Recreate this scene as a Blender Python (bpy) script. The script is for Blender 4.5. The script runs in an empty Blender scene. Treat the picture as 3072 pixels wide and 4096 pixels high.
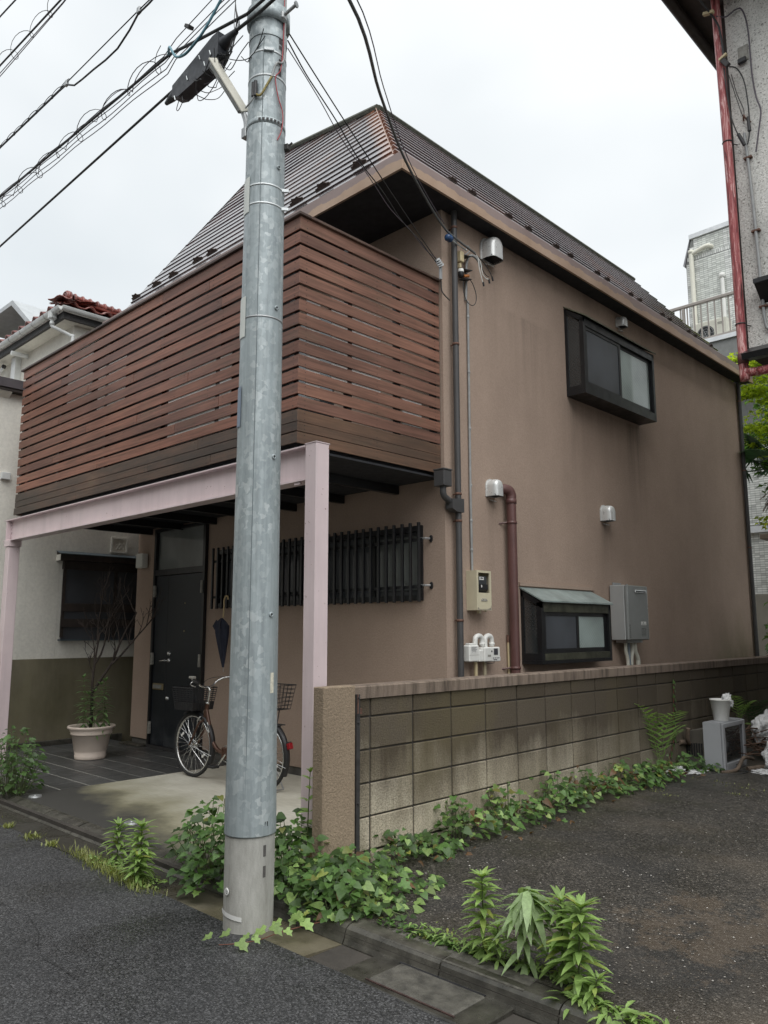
import bpy, bmesh, math, random
import numpy as np
from mathutils import Vector, Matrix, noise as mnoise
random.seed(7)
sc = bpy.context.scene
COL = sc.collection
R = math.radians
# ------------------------------------------------------------------ camera
cam_d = bpy.data.cameras.new('camera'); cam = bpy.data.objects.new('camera', cam_d); COL.objects.link(cam)
_r = Vector((0.71817304, 0.69586294, -0.00150346)); _d = Vector((-0.10479337, 0.10601674, -0.98882698)); _f = Vector((-0.68792866, 0.71030643, 0.14906019))
CAM = Vector((3.59165461, -3.58528875, 1.33583102))
mw = Matrix(((_r.x, -_d.x, -_f.x, CAM.x), (_r.y, -_d.y, -_f.y, CAM.y), (_r.z, -_d.z, -_f.z, CAM.z), (0, 0, 0, 1)))
cam.matrix_world = mw
cam_d.sensor_fit = 'VERTICAL'; cam_d.sensor_height = 36.0; cam_d.lens = 36.0 * 3137.98 / 4096
cam_d.clip_start = 0.05; cam_d.clip_end = 2000
sc.camera = cam
# ------------------------------------------------------------------ sky, sun, exposure
world = bpy.data.worlds.new('World'); sc.world = world; world.use_nodes = True
wn = world.node_tree; wn.nodes.clear()
def wnode(t): return wn.nodes.new(t)
wo = wnode('ShaderNodeOutputWorld'); bg_a = wnode('ShaderNodeBackground'); bg_b = wnode('ShaderNodeBackground'); wmix = wnode('ShaderNodeMixShader')
skyt = wnode('ShaderNodeTexSky'); skyt.sky_type = 'NISHITA'; skyt.sun_disc = False
SUN_EL, SUN_AZ = R(60), R(122)      # azimuth measured from +Y clockwise towards +X
skyt.sun_elevation = SUN_EL; skyt.sun_rotation = SUN_AZ
wn.links.new(skyt.outputs[0], bg_a.inputs[0]); bg_a.inputs[1].default_value = 0.06
tc = wnode('ShaderNodeTexCoord'); mp = wnode('ShaderNodeMapping'); mp.inputs['Scale'].default_value = (1.3, 1.3, 2.6)
nz = wnode('ShaderNodeTexNoise'); nz.inputs['Scale'].default_value = 1.15; nz.inputs['Detail'].default_value = 4; nz.inputs['Roughness'].default_value = 0.45; nz.inputs['Distortion'].default_value = 0.4
wn.links.new(tc.outputs['Generated'], mp.inputs[0]); wn.links.new(mp.outputs[0], nz.inputs['Vector'])
rp = wnode('ShaderNodeValToRGB'); rp.color_ramp.elements[0].position = 0.32; rp.color_ramp.elements[1].position = 0.6
rp.color_ramp.elements[0].color = (0.40, 0.432, 0.45, 1); rp.color_ramp.elements[1].color = (0.55, 0.566, 0.573, 1)
wn.links.new(nz.outputs['Fac'], rp.inputs[0]); wn.links.new(rp.outputs[0], bg_b.inputs[0]); bg_b.inputs[1].default_value = 1.0
wmix.inputs[0].default_value = 0.93     # cloud cover
wn.links.new(bg_a.outputs[0], wmix.inputs[1]); wn.links.new(bg_b.outputs[0], wmix.inputs[2]); wn.links.new(wmix.outputs[0], wo.inputs[0])
sun_d = bpy.data.lights.new('sun', 'SUN'); sun = bpy.data.objects.new('sun', sun_d); COL.objects.link(sun)
sun_d.energy = 1.5; sun_d.angle = R(70); sun_d.color = (1.0, 0.985, 0.96)
_sd = Vector((math.sin(SUN_AZ) * math.cos(SUN_EL), math.cos(SUN_AZ) * math.cos(SUN_EL), math.sin(SUN_EL)))
sun.rotation_euler = (-_sd).to_track_quat('-Z', 'Y').to_euler()
sc.view_settings.view_transform = 'Standard'; sc.view_settings.look = 'None'; sc.view_settings.exposure = 0.95; sc.view_settings.gamma = 1.0
sc.view_settings.use_curve_mapping = False
try:
    sc.cycles.use_denoising = True; sc.cycles.max_bounces = 8; sc.cycles.transparent_max_bounces = 8
except Exception: pass

# ------------------------------------------------------------------ geometry helpers
OFF = {}
def woff(o): return OFF.get(o.name, Vector((0, 0, 0))) if o else Vector((0, 0, 0))
class G:
    def __init__(s): s.v = []; s.f = []; s.m = []; s.mi = 0
    def add(s, vs, fs):
        b = len(s.v); s.v += [tuple(x) for x in vs]; s.f += [tuple(i + b for i in f) for f in fs]; s.m += [s.mi] * len(fs); return s
    def quad(s, a, b, c, d): return s.add([a, b, c, d], [(0, 1, 2, 3)])
    def obox(s, c, ax, h, ch=0.0):
        c = Vector(c); ax = [Vector(a) for a in ax]
        if ch <= 0:
            vs = [c + ax[0] * h[0] * sx + ax[1] * h[1] * sy + ax[2] * h[2] * sz for sx in (-1, 1) for sy in (-1, 1) for sz in (-1, 1)]
            return s.add(vs, [(0, 1, 3, 2), (4, 6, 7, 5), (0, 4, 5, 1), (2, 3, 7, 6), (0, 2, 6, 4), (1, 5, 7, 3)])
        ch = min(ch, min(h) * 0.9); vs = []; ix = {}
        for sx in (-1, 1):
            for sy in (-1, 1):
                for sz in (-1, 1):
                    for k in range(3):
                        e = [h[0] - ch, h[1] - ch, h[2] - ch]; e[k] = h[k]
                        ix[(sx, sy, sz, k)] = len(vs); vs.append(c + ax[0] * e[0] * sx + ax[1] * e[1] * sy + ax[2] * e[2] * sz)
        fs = []
        for k in range(3):
            a, b = [(1, 2), (2, 0), (0, 1)][k]
            for sg in (-1, 1):
                q = []
                for (p, r) in ((-1, -1), (1, -1), (1, 1), (-1, 1)):
                    t = [0, 0, 0]; t[k] = sg; t[a] = p; t[b] = r; q.append(ix[(t[0], t[1], t[2], k)])
                fs.append(tuple(q if sg > 0 else q[::-1]))
        for k in range(3):
            a, b = (k + 1) % 3, (k + 2) % 3
            for sa in (-1, 1):
                for sb in (-1, 1):
                    def I(sk, ax_):
                        t = [0, 0, 0]; t[k] = sk; t[a] = sa; t[b] = sb; return ix[(t[0], t[1], t[2], ax_)]
                    q = (I(-1, a), I(1, a), I(1, b), I(-1, b)); fs.append(q if sa * sb < 0 else q[::-1])
        for sx in (-1, 1):
            for sy in (-1, 1):
                for sz in (-1, 1):
                    q = tuple(ix[(sx, sy, sz, k)] for k in range(3)); fs.append(q if sx * sy * sz > 0 else q[::-1])
        return s.add(vs, fs)
    def box(s, x0, y0, z0, x1, y1, z1, ch=0.0):
        return s.obox(((x0 + x1) / 2, (y0 + y1) / 2, (z0 + z1) / 2), ((1, 0, 0), (0, 1, 0), (0, 0, 1)), (abs(x1 - x0) / 2, abs(y1 - y0) / 2, abs(z1 - z0) / 2), ch)
    def tube(s, pts, r, n=8, cap=True, flat=1.0):
        pts = [Vector(p) for p in pts]; N = len(pts); rs = r if isinstance(r, (list, tuple)) else [r] * N
        t0 = (pts[1] - pts[0]).normalized(); up = Vector((0, 0, 1)) if abs(t0.z) < 0.9 else Vector((1, 0, 0))
        u = t0.cross(up).normalized(); rings = []
        for i in range(N):
            t = (pts[min(i + 1, N - 1)] - pts[max(i - 1, 0)])
            t = t.normalized() if t.length > 1e-9 else t0
            u = (u - t * u.dot(t)); u = u.normalized() if u.length > 1e-6 else t.orthogonal().normalized(); w = t.cross(u)
            rings.append([pts[i] + (u * math.cos(2 * math.pi * k / n) + w * math.sin(2 * math.pi * k / n) * flat) * rs[i] for k in range(n)])
        vs = [p for rg in rings for p in rg]
        fs = [(i * n + k, i * n + (k + 1) % n, (i + 1) * n + (k + 1) % n, (i + 1) * n + k) for i in range(N - 1) for k in range(n)]
        s.add(vs, fs)
        if cap:
            s.add(rings[0], [tuple(range(n))[::-1]]); s.add(rings[-1], [tuple(range(n))])
        return s
    def lathe(s, prof, c=(0, 0, 0), n=24, ax=None, a0=0.0, a1=2 * math.pi):
        c = Vector(c); ax = ax or (Vector((1, 0, 0)), Vector((0, 1, 0)), Vector((0, 0, 1))); full = abs(a1 - a0 - 2 * math.pi) < 1e-6
        m = n if full else n + 1; vs = []
        for (r, z) in prof:
            for k in range(m):
                a = a0 + (a1 - a0) * k / n; vs.append(c + Vector(ax[0]) * r * math.cos(a) + Vector(ax[1]) * r * math.sin(a) + Vector(ax[2]) * z)
        fs = []
        for i in range(len(prof) - 1):
            for k in range(n):
                k2 = (k + 1) % m; fs.append((i * m + k, i * m + k2, (i + 1) * m + k2, (i + 1) * m + k))
        return s.add(vs, fs)
    def prism(s, poly, vec):
        poly = [Vector(p) for p in poly]; vec = Vector(vec); n = len(poly)
        return s.add(poly + [p + vec for p in poly], [tuple(range(n))[::-1], tuple(range(n, 2 * n))] + [(i, (i + 1) % n, (i + 1) % n + n, i + n) for i in range(n)])
    def mesh(s, name, mats, smooth=False, off=Vector((0, 0, 0)), fix=True):
        me = bpy.data.meshes.new(name)
        me.from_pydata([(x - off.x, y - off.y, z - off.z) for (x, y, z) in s.v], [], s.f)
        for mt in (mats if isinstance(mats, (list, tuple)) else [mats]): me.materials.append(mt)
        if any(s.m): me.polygons.foreach_set('material_index', s.m)
        if fix and len(s.f) < 60000:
            bm = bmesh.new(); bm.from_mesh(me); bmesh.ops.recalc_face_normals(bm, faces=bm.faces); bm.to_mesh(me); bm.free()
        if smooth: me.polygons.foreach_set('use_smooth', [True] * len(me.polygons))
        me.update(); return me
    def obj(s, name, mats, parent=None, smooth=False, fix=True):
        me = s.mesh(name, mats, smooth, woff(parent), fix)
        o = bpy.data.objects.new(name, me); COL.objects.link(o); o.parent = parent
        OFF[o.name] = woff(parent); return o
def box(name, mt, parent, x0, y0, z0, x1, y1, z1, ch=0.0): return G().box(x0, y0, z0, x1, y1, z1, ch).obj(name, mt, parent)
def thing(name, label, cat, loc=(0, 0, 0), group=None):
    o = bpy.data.objects.new(name, None); COL.objects.link(o); o.location = loc; o.empty_display_size = 0.1
    OFF[o.name] = Vector(loc); return tag(o, label, cat, group)
def tag(o, label, cat, group=None):
    o['label'] = label; o['category'] = cat
    if group: o['group'] = group
    return o
def struct(o): o['kind'] = 'structure'; return o
def stuff(o): o['kind'] = 'stuff'; return o
def piece(me, name, parent, mat3, pos):
    o = bpy.data.objects.new(name, me); COL.objects.link(o); o.parent = parent
    m = mat3.to_4x4(); m.translation = Vector(pos) - woff(parent); o.matrix_basis = m; return o
def basis(y, nrm, s=1.0):
    y = Vector(y).normalized(); nrm = Vector(nrm); x = y.cross(nrm)
    x = x.normalized() if x.length > 1e-6 else y.orthogonal().normalized(); z = x.cross(y)
    return Matrix(((x.x, y.x, z.x), (x.y, y.y, z.y), (x.z, y.z, z.z))) * s
def U(a, b): return random.uniform(a, b)
def curve(pts, n=8):
    """Catmull-Rom through points"""
    P = [Vector(p) for p in pts]; out = []
    for i in range(len(P) - 1):
        p0, p1, p2, p3 = P[max(i - 1, 0)], P[i], P[i + 1], P[min(i + 2, len(P) - 1)]
        for k in range(n):
            t = k / n; out.append(0.5 * ((2 * p1) + (p2 - p0) * t + (2 * p0 - 5 * p1 + 4 * p2 - p3) * t * t + (3 * p1 - p0 - 3 * p2 + p3) * t ** 3))
    out.append(P[-1]); return out

# ------------------------------------------------------------------ material helpers
class NT:
    def __init__(s, name, rough=0.6, metal=0.0, spec=0.5):
        s.mat = bpy.data.materials.new(name); s.mat.use_nodes = True; s.n = s.mat.node_tree; s.n.nodes.clear()
        s.out = s.n.nodes.new('ShaderNodeOutputMaterial'); s.b = s.n.nodes.new('ShaderNodeBsdfPrincipled'); s.L(s.b.outputs[0], s.out.inputs[0])
        s.set('Roughness', rough); s.set('Metallic', metal); s.set('Specular IOR Level', spec)
        s._p = None
    def L(s, a, b): s.n.links.new(a, b)
    def set(s, k, v):
        i = s.b.inputs[k]
        if hasattr(v, 'is_linked') or isinstance(v, bpy.types.NodeSocket): s.L(v, i)
        elif isinstance(v, (tuple, list)) and len(v) == 3: i.default_value = (*v, 1)
        else: i.default_value = v
    def node(s, t): return s.n.nodes.new(t)
    def pos(s):
        if s._p is None: s._p = s.node('ShaderNodeNewGeometry').outputs['Position']
        return s._p
    def vec(s, stretch, src=None):
        m = s.node('ShaderNodeMapping'); m.inputs['Scale'].default_value = stretch; s.L(src or s.pos(), m.inputs[0]); return m.outputs[0]
    def noise(s, scale, detail=4, rough=0.55, stretch=None, dist=0.0):
        t = s.node('ShaderNodeTexNoise'); t.inputs['Scale'].default_value = scale; t.inputs['Detail'].default_value = detail
        t.inputs['Roughness'].default_value = rough; t.inputs['Distortion'].default_value = dist
        s.L(s.vec(stretch) if stretch else s.pos(), t.inputs['Vector']); return t.outputs['Fac']
    def vor(s, scale, out='Color', feature='F1', stretch=None, vec=None, rnd=1.0):
        t = s.node('ShaderNodeTexVoronoi'); t.feature = feature; t.inputs['Scale'].default_value = scale; t.inputs['Randomness'].default_value = rnd
        s.L(vec or (s.vec(stretch) if stretch else s.pos()), t.inputs['Vector']); return t.outputs[out]
    def ramp(s, fac, stops):
        r = s.node('ShaderNodeValToRGB'); cr = r.color_ramp
        while len(cr.elements) < len(stops): cr.elements.new(0.5)
        for e, (p, c) in zip(cr.elements, stops):
            e.position = p; e.color = (c, c, c, 1) if isinstance(c, (int, float)) else (*c, 1)
        s.L(fac, r.inputs[0]); return r.outputs[0]
    def mix(s, fac, a, b, blend='MIX'):
        m = s.node('ShaderNodeMix'); m.data_type = 'RGBA'; m.blend_type = blend
        for idx, v in ((0, fac), (6, a), (7, b)):
            i = m.inputs[idx]
            if isinstance(v, bpy.types.NodeSocket): s.L(v, i)
            elif isinstance(v, (int, float)): i.default_value = v if idx == 0 else (v, v, v, 1)
            else: i.default_value = (*v, 1)
        return m.outputs[2]
    def math(s, op, a, b=0.0, clamp=False):
        m = s.node('ShaderNodeMath'); m.operation = op; m.use_clamp = clamp
        for i, v in ((0, a), (1, b)):
            if isinstance(v, bpy.types.NodeSocket): s.L(v, m.inputs[i])
            else: m.inputs[i].default_value = v
        return m.outputs[0]
    def xyz(s):
        n = s.node('ShaderNodeSeparateXYZ'); s.L(s.pos(), n.inputs[0]); return n.outputs
    def rnd(s): return s.node('ShaderNodeObjectInfo').outputs['Random']
    def isl(s): return s.node('ShaderNodeNewGeometry').outputs['Random Per Island']
    def bump(s, h, strength=0.5, dist=0.005):
        b = s.node('ShaderNodeBump'); b.inputs['Strength'].default_value = strength; b.inputs['Distance'].default_value = dist
        s.L(h, b.inputs['Height']); s.L(b.outputs[0], s.b.inputs['Normal']); return s
    def col(s, c): s.set('Base Color', c); return s
def mul(c, k): return tuple(min(1, x * k) for x in c)
def simple(name, c, rough=0.5, metal=0.0, var=0.12, scale=6.0, bump=0.0, bscale=120, spec=0.5, rnd=0.0):
    t = NT(name, rough, metal, spec)
    o = t.ramp(t.noise(scale, 5, 0.6), [(0.3, mul(c, 1 - var)), (0.7, mul(c, 1 + var))])
    if rnd: o = t.mix(1.0, o, t.ramp(t.rnd(), [(0, 1 - rnd), (1, 1.0)]), 'MULTIPLY')
    t.col(o)
    rr = t.ramp(t.noise(scale * 2.3, 4), [(0.3, max(0, rough - 0.08)), (0.7, min(1, rough + 0.08))]); t.set('Roughness', rr)
    if bump: t.bump(t.noise(bscale, 3), bump, 0.003)
    return t.mat
def stucco(name, c, bump=0.7, bscale=75, dark=0.25, moss=None, streak=None, dist=0.006, stains=None, grain=0.8):
    t = NT(name, 0.85, 0, 0.25)
    o = t.ramp(t.noise(0.9, 5, 0.6), [(0.3, mul(c, 0.9)), (0.7, mul(c, 1.08))])
    st = t.ramp(t.noise(1.0, 5, 0.65, stretch=(2.6, 2.6, 0.6)), [(0.34, 1 - dark), (0.64, 1.0)])
    o = t.mix(1.0, o, st, 'MULTIPLY')
    o = t.mix(1.0, o, t.ramp(t.noise(bscale * 0.9, 3, 0.7), [(0.3, grain), (0.62, 1.08)]), 'MULTIPLY')
    if moss:
        z = t.xyz()['Z']
        k = t.math('MULTIPLY', t.ramp(z, [(moss[1], 1.0), (moss[2], 0.0)]), t.ramp(t.noise(1.6, 5, 0.6, stretch=(1, 1, 0.5)), [(0.35, 0), (0.65, 1)]))
        o = t.mix(t.math('MULTIPLY', k, moss[3]), o, moss[0])
    if stains: o = stains(t, o)
    t.col(o); t.bump(t.noise(bscale, 3, 0.6, dist=0.6), bump, dist); return t.mat
# ------------------------------------------------------------------ materials
def drips(t, o):
    # rain-wash runs below the bays and hoods, and green slime low down at the rear end of the side wall
    x = t.xyz(); Y, Z = x['Y'], x['Z']
    fine = t.noise(1.0, 5, 0.7, stretch=(9, 9, 0.35)); acc = None
    for (ya, yb, zt, L, s) in ((3.85, 4.3, 3.90, 1.3, .45), (5.25, 5.72, 3.90, 1.5, .6), (4.3, 5.25, 3.90, .7, .3), (2.3, 2.62, 4.97, 1.2, .35), (2.33, 2.52, 2.58, .9, .45), (4.52, 4.72, 2.56, 1.0, .5), (1.98, 2.28, 1.51, .8, .5), (5.1, 5.28, 5.07, .5, .4), (2.75, 3.5, 4.6, 1.4, .3)):
        w = (yb - ya) * .35
        a = t.math('MULTIPLY', t.math('DIVIDE', t.math('SUBTRACT', Y, ya - w), w * 2, True), t.math('DIVIDE', t.math('SUBTRACT', yb + w, Y), w * 2, True))
        dz = t.math('SUBTRACT', zt, Z); b = t.math('MULTIPLY', t.math('DIVIDE', dz, .04, True), t.math('SUBTRACT', 1.0, t.math('DIVIDE', dz, L, True), True))
        m = t.math('MULTIPLY', t.math('MULTIPLY', a, b), s); acc = m if acc is None else t.math('MAXIMUM', acc, m)
    k = t.math('MULTIPLY', acc, t.ramp(fine, [(0.36, 1.0), (0.62, 0.15)])); side = t.math('GREATER_THAN', x['X'], -0.825); k = t.math('MULTIPLY', k, side)
    o = t.mix(k, o, (0.10, 0.08, 0.066))
    gm_ = t.math('MULTIPLY', t.math('DIVIDE', t.math('SUBTRACT', Y, 6.4), 2.0, True), t.math('SUBTRACT', 1.0, t.math('DIVIDE', t.math('SUBTRACT', Z, 0.85), 0.9, True), True))
    gm_ = t.math('MULTIPLY', gm_, t.ramp(t.noise(1.6, 5, 0.6, stretch=(1, 1, .5)), [(0.35, 0.1), (0.6, 0.7)]))
    o = t.mix(gm_, o, (0.105, 0.105, 0.045))
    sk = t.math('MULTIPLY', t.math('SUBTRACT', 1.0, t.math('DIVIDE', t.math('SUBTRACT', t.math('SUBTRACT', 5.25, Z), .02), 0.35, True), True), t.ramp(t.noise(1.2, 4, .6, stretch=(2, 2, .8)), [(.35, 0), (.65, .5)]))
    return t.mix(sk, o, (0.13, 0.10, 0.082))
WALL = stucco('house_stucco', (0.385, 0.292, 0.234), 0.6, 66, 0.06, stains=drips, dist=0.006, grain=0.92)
PILLAR = stucco('pillar_stucco', (0.34, 0.265, 0.19), 1.0, 75, 0.22, dist=0.009, grain=0.78)
CREAM = stucco('cream_wall', (0.74, 0.72, 0.655), 0.45, 26, 0.10, grain=0.95)
ROUGHCAST = None
def _roughcast():
    t = NT('roughcast', 0.9, 0, 0.2)
    v = t.noise(60, 3, 0.6, dist=1.0)
    o = t.ramp(v, [(0.33, (0.22, 0.21, 0.19)), (0.42, (0.70, 0.69, 0.65)), (0.6, (0.86, 0.85, 0.81))])
    o = t.mix(1.0, o, t.ramp(t.noise(0.9, 5, 0.65, stretch=(2, 2, 0.6)), [(0.32, 0.66), (0.6, 1.05)]), 'MULTIPLY')
    t.col(o); t.bump(v, 0.9, 0.012); return t.mat
ROUGHCAST = _roughcast()
def _dado():
    t = NT('olive_dado', 0.8, 0, 0.3)
    o = t.ramp(t.noise(1.2, 5), [(0.3, (0.13, 0.118, 0.07)), (0.7, (0.20, 0.178, 0.125))])
    g = t.ramp(t.noise(1.0, 5, 0.6, stretch=(3, 3, 0.8)), [(0.35, 0.75), (0.62, 1.08)])
    o = t.mix(1.0, o, g, 'MULTIPLY'); t.col(o); t.bump(t.noise(60, 3), 0.4, 0.004); return t.mat
DADO = _dado()
def _block():
    t = NT('concrete_block', 0.92, 0, 0.2)
    x = t.xyz(); z = x['Z']; y = x['Y']
    o = t.ramp(t.rnd(), [(0.0, (0.50, 0.435, 0.32)), (0.5, (0.58, 0.515, 0.395)), (1.0, (0.68, 0.615, 0.48))])
    o = t.mix(1.0, o, t.ramp(t.noise(80, 3, 0.75), [(0.30, 0.45), (0.5, 0.98), (0.72, 1.3)]), 'MULTIPLY')
    # grime washed down from the coping: uneven, streaked, dying out towards the lower courses
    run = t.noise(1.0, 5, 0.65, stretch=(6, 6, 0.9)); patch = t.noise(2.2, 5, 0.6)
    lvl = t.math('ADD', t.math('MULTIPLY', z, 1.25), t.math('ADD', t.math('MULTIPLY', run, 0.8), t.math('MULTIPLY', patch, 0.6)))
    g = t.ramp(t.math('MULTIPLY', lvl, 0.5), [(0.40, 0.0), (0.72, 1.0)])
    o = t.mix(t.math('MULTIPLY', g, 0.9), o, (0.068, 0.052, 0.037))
    mo = t.math('MULTIPLY', t.ramp(t.noise(1.5, 5, 0.6, stretch=(1, 1, 0.6)), [(0.46, 0), (0.64, 1)]), 0.55)
    o = t.mix(mo, o, (0.15, 0.125, 0.07))
    far = t.math('MULTIPLY', t.ramp(t.math('MULTIPLY', y, 0.125), [(0.14, 0.0), (0.5, 1.0)]), 0.78)  # far end darkened in the colour, for grime and tree shade alike
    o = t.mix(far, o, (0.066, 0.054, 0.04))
    o = t.mix(1.0, o, t.ramp(t.rnd(), [(0.0, 0.86), (1.0, 1.08)]), 'MULTIPLY')
    t.col(o); t.bump(t.noise(90, 4, 0.75), 1.0, 0.010); return t.mat
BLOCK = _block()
MORTAR = simple('mortar', (0.05, 0.044, 0.037), 0.95, var=0.3, bump=0.5)
def _coping():
    t = NT('coping_stucco', 0.88, 0, 0.25); y = t.xyz()['Y']
    o = t.ramp(t.noise(1.1, 5), [(0.3, (0.20, 0.155, 0.12)), (0.7, (0.27, 0.215, 0.175))])
    o = t.mix(1.0, o, t.ramp(t.noise(1.0, 5, 0.7, stretch=(14, 14, 1.2)), [(0.33, 0.35), (0.55, 1.0)]), 'MULTIPLY')
    far = t.math('MULTIPLY', t.ramp(t.math('MULTIPLY', y, 0.125), [(0.15, 0.0), (0.6, 1.0)]), 0.5)  # same far-end shade put into the coping colour
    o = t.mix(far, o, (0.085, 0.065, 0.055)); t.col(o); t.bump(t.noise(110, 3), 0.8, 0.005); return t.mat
COPING = _coping()
def _asphalt(name, dark, light, vs, brown=None, speck=0.0, wet=0.35, bd=0.004):
    t = NT(name, 0.6, 0, 0.45)
    v = t.vor(vs, 'Color'); sep = t.node('ShaderNodeSeparateColor'); t.L(v, sep.inputs[0]); c = sep.outputs[0]
    d = t.vor(vs, 'Distance')
    o = t.ramp(c, [(0.0, dark), (0.7, light), (0.93, mul(light, 1.6)), (1.0, mul(light, 1.9 + speck))])
    o = t.mix(1.0, o, t.ramp(t.noise(1.1, 5, 0.6), [(0.3, 0.72), (0.7, 1.18)]), 'MULTIPLY')
    o = t.mix(1.0, o, t.ramp(d, [(0.25, 1.05), (0.75, 0.55)]), 'MULTIPLY')
    if brown:
        wp = t.ramp(t.noise(0.8, 5, 0.6), [(0.52, 0), (0.60, 1)]); o = t.mix(t.math('MULTIPLY', wp, 0.45), o, (0.016, 0.0155, 0.015))
        k = t.ramp(t.noise(0.55, 6, 0.62), [(0.5, 0), (0.68, 1)]); o = t.mix(t.math('MULTIPLY', k, 0.4), o, brown)
        x = t.xyz(); dx = t.math('MULTIPLY', t.math('SUBTRACT', x['X'], 1.95), 1.6); dy = t.math('MULTIPLY', t.math('SUBTRACT', x['Y'], 0.35), 1.25); rr = t.math('ADD', t.math('POWER', dx, 2), t.math('POWER', dy, 2)); kk = t.ramp(t.math('SUBTRACT', rr, t.math('MULTIPLY', t.math('SUBTRACT', t.noise(4.0, 9, 0.85), 0.5), 5.5)), [(0.0, 0.24), (0.34, 0.0)]); o = t.mix(kk, o, (0.19, 0.135, 0.085))
    # a few pale grit specks
    sp = t.vor(38, 'Distance', stretch=(1, 1, 1)); o = t.mix(t.ramp(sp, [(0.045, 0.75), (0.075, 0)]), o, (0.36, 0.34, 0.30))
    t.col(o); w = t.noise(1.7, 5, 0.6); t.set('Roughness', t.ramp(w, [(0.35, wet), (0.62, 0.72)]))
    h = t.math('ADD', t.math('MULTIPLY', d, -1.0), t.math('MULTIPLY', t.noise(vs * 0.3, 3), 0.7)); t.bump(h, 0.8, bd); return t.mat
ROAD = _asphalt('road_asphalt', (0.021, 0.0215, 0.023), (0.072, 0.072, 0.074), 125, wet=0.26, bd=0.003)
LOT = _asphalt('lot_asphalt', (0.021, 0.0198, 0.017), (0.070, 0.063, 0.054), 105, brown=(0.115, 0.088, 0.06), speck=0.8, wet=0.30, bd=0.005)
def _drive():
    t = NT('driveway_concrete', 0.75, 0, 0.4); x = t.xyz()
    o = t.ramp(t.noise(2.0, 6, 0.65), [(0.3, (0.44, 0.415, 0.34)), (0.7, (0.60, 0.58, 0.50))])
    o = t.mix(1.0, o, t.ramp(t.noise(1, 4, 0.6, stretch=(6, 90, 1)), [(0.3, 0.86), (0.7, 1.08)]), 'MULTIPLY')
    e = t.math('ADD', t.math('MULTIPLY', x['Y'], 1.1), t.math('MULTIPLY', t.noise(1.3, 5, 0.6), 1.5))
    e2 = t.math('ADD', e, t.math('MULTIPLY', x['X'], 0.22))
    mo = t.ramp(e2, [(0.0, 1.0), (0.95, 0.0)]); o = t.mix(t.math('MULTIPLY', mo, 0.8), o, (0.17, 0.155, 0.075))
    dk = t.ramp(t.math('ADD', e2, 0.55), [(0.30, 1.0), (0.72, 0.0)]); o = t.mix(t.math('MULTIPLY', dk, 0.95), o, (0.038, 0.037, 0.036))
    t.col(o); t.bump(t.noise(160, 3), 0.45, 0.003); return t.mat
DRIVE = _drive()
TILE = simple('slate_floor_tile', (0.075, 0.076, 0.075), 0.42, var=0.25, scale=5, bump=0.3, bscale=180, rnd=0.25)
GROUT = simple('pale_grout', (0.36, 0.35, 0.31), 0.9)
KERB = simple('kerb_concrete', (0.07, 0.066, 0.055), 0.32, var=0.6, scale=9, bump=0.5, bscale=150, rnd=0.35)
def _gutter():
    t = NT('gutter_concrete', 0.35, 0, 0.5); x = t.xyz()['X']
    o = t.ramp(t.noise(3.5, 6, 0.65), [(0.3, (0.10, 0.086, 0.052)), (0.7, (0.21, 0.185, 0.13))])
    k = t.ramp(t.math('ADD', t.math('MULTIPLY', x, -0.8), t.math('MULTIPLY', t.noise(3, 5, 0.6), 0.8)), [(0.65, 0.0), (1.0, 1.0)]); o = t.mix(t.math('MULTIPLY', k, 0.85), o, (0.035, 0.034, 0.032))
    o = t.mix(1.0, o, t.ramp(t.rnd(), [(0, 0.75), (1, 1.05)]), 'MULTIPLY'); t.col(o); t.set('Roughness', t.ramp(t.noise(2.5, 4), [(0.35, 0.16), (0.6, 0.55)])); t.bump(t.noise(120, 3), 0.4, 0.003); return t.mat
GUTTER = _gutter()
DIRT = simple('damp_soil', (0.05, 0.04, 0.028), 0.95, var=0.4, scale=12, bump=0.8, bscale=60)
def _wood(name, c, along, weather=0.0):
    t = NT(name, 0.5, 0, 0.4); st = (0.5, 14, 14) if along == 'X' else (14, 0.5, 14)
    g = t.noise(3.2, 6, 0.6, stretch=st, dist=0.35)
    o = t.ramp(g, [(0.28, mul(c, 0.55)), (0.52, c), (0.75, mul(c, 1.4))])
    o = t.mix(1.0, o, t.ramp(t.rnd(), [(0.0, (0.78, 0.76, 0.78)), (0.45, (0.98, 0.96, 0.95)), (1.0, (1.24, 1.16, 1.1))]), 'MULTIPLY')
    p = t.ramp(t.noise(0.8, 4, 0.55, stretch=(1.0, 1.0, 3.0)), [(0.35, 0.72), (0.65, 1.1)]); o = t.mix(1.0, o, p, 'MULTIPLY')
    gr = t.ramp(t.noise(2.3, 4, 0.6, stretch=(1.2, 1.2, 5)), [(0.55, 0), (0.75, 1)]); o = t.mix(t.math('MULTIPLY', gr, 0.35), o, (0.15, 0.12, 0.075))
    fl = t.ramp(t.noise(30, 3, 0.6, stretch=(st[0] * 0.55, st[1] * 0.55, 3.5)), [(0.70, 0), (0.78, 1)]); o = t.mix(t.math('MULTIPLY', fl, 0.4), o, (0.42, 0.33, 0.26))
    if weather:
        k = t.ramp(t.noise(1.1, 5, 0.65, stretch=(1, 1, 4)), [(0.38, 1), (0.68, 0.0)]); o = t.mix(t.math('MULTIPLY', k, weather), o, (0.045, 0.038, 0.032))
    t.col(o); t.bump(g, 0.25, 0.003); return t.mat
WOODX = _wood('ipe_board', (0.215, 0.102, 0.072), 'X'); WOODY = _wood('ipe_board_return', (0.24, 0.125, 0.09), 'Y')
WEATX = _wood('weathered_board', (0.120, 0.072, 0.05), 'X', 0.85); WEATY = _wood('weathered_board_return', (0.17, 0.10, 0.065), 'Y', 0.55)
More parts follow.
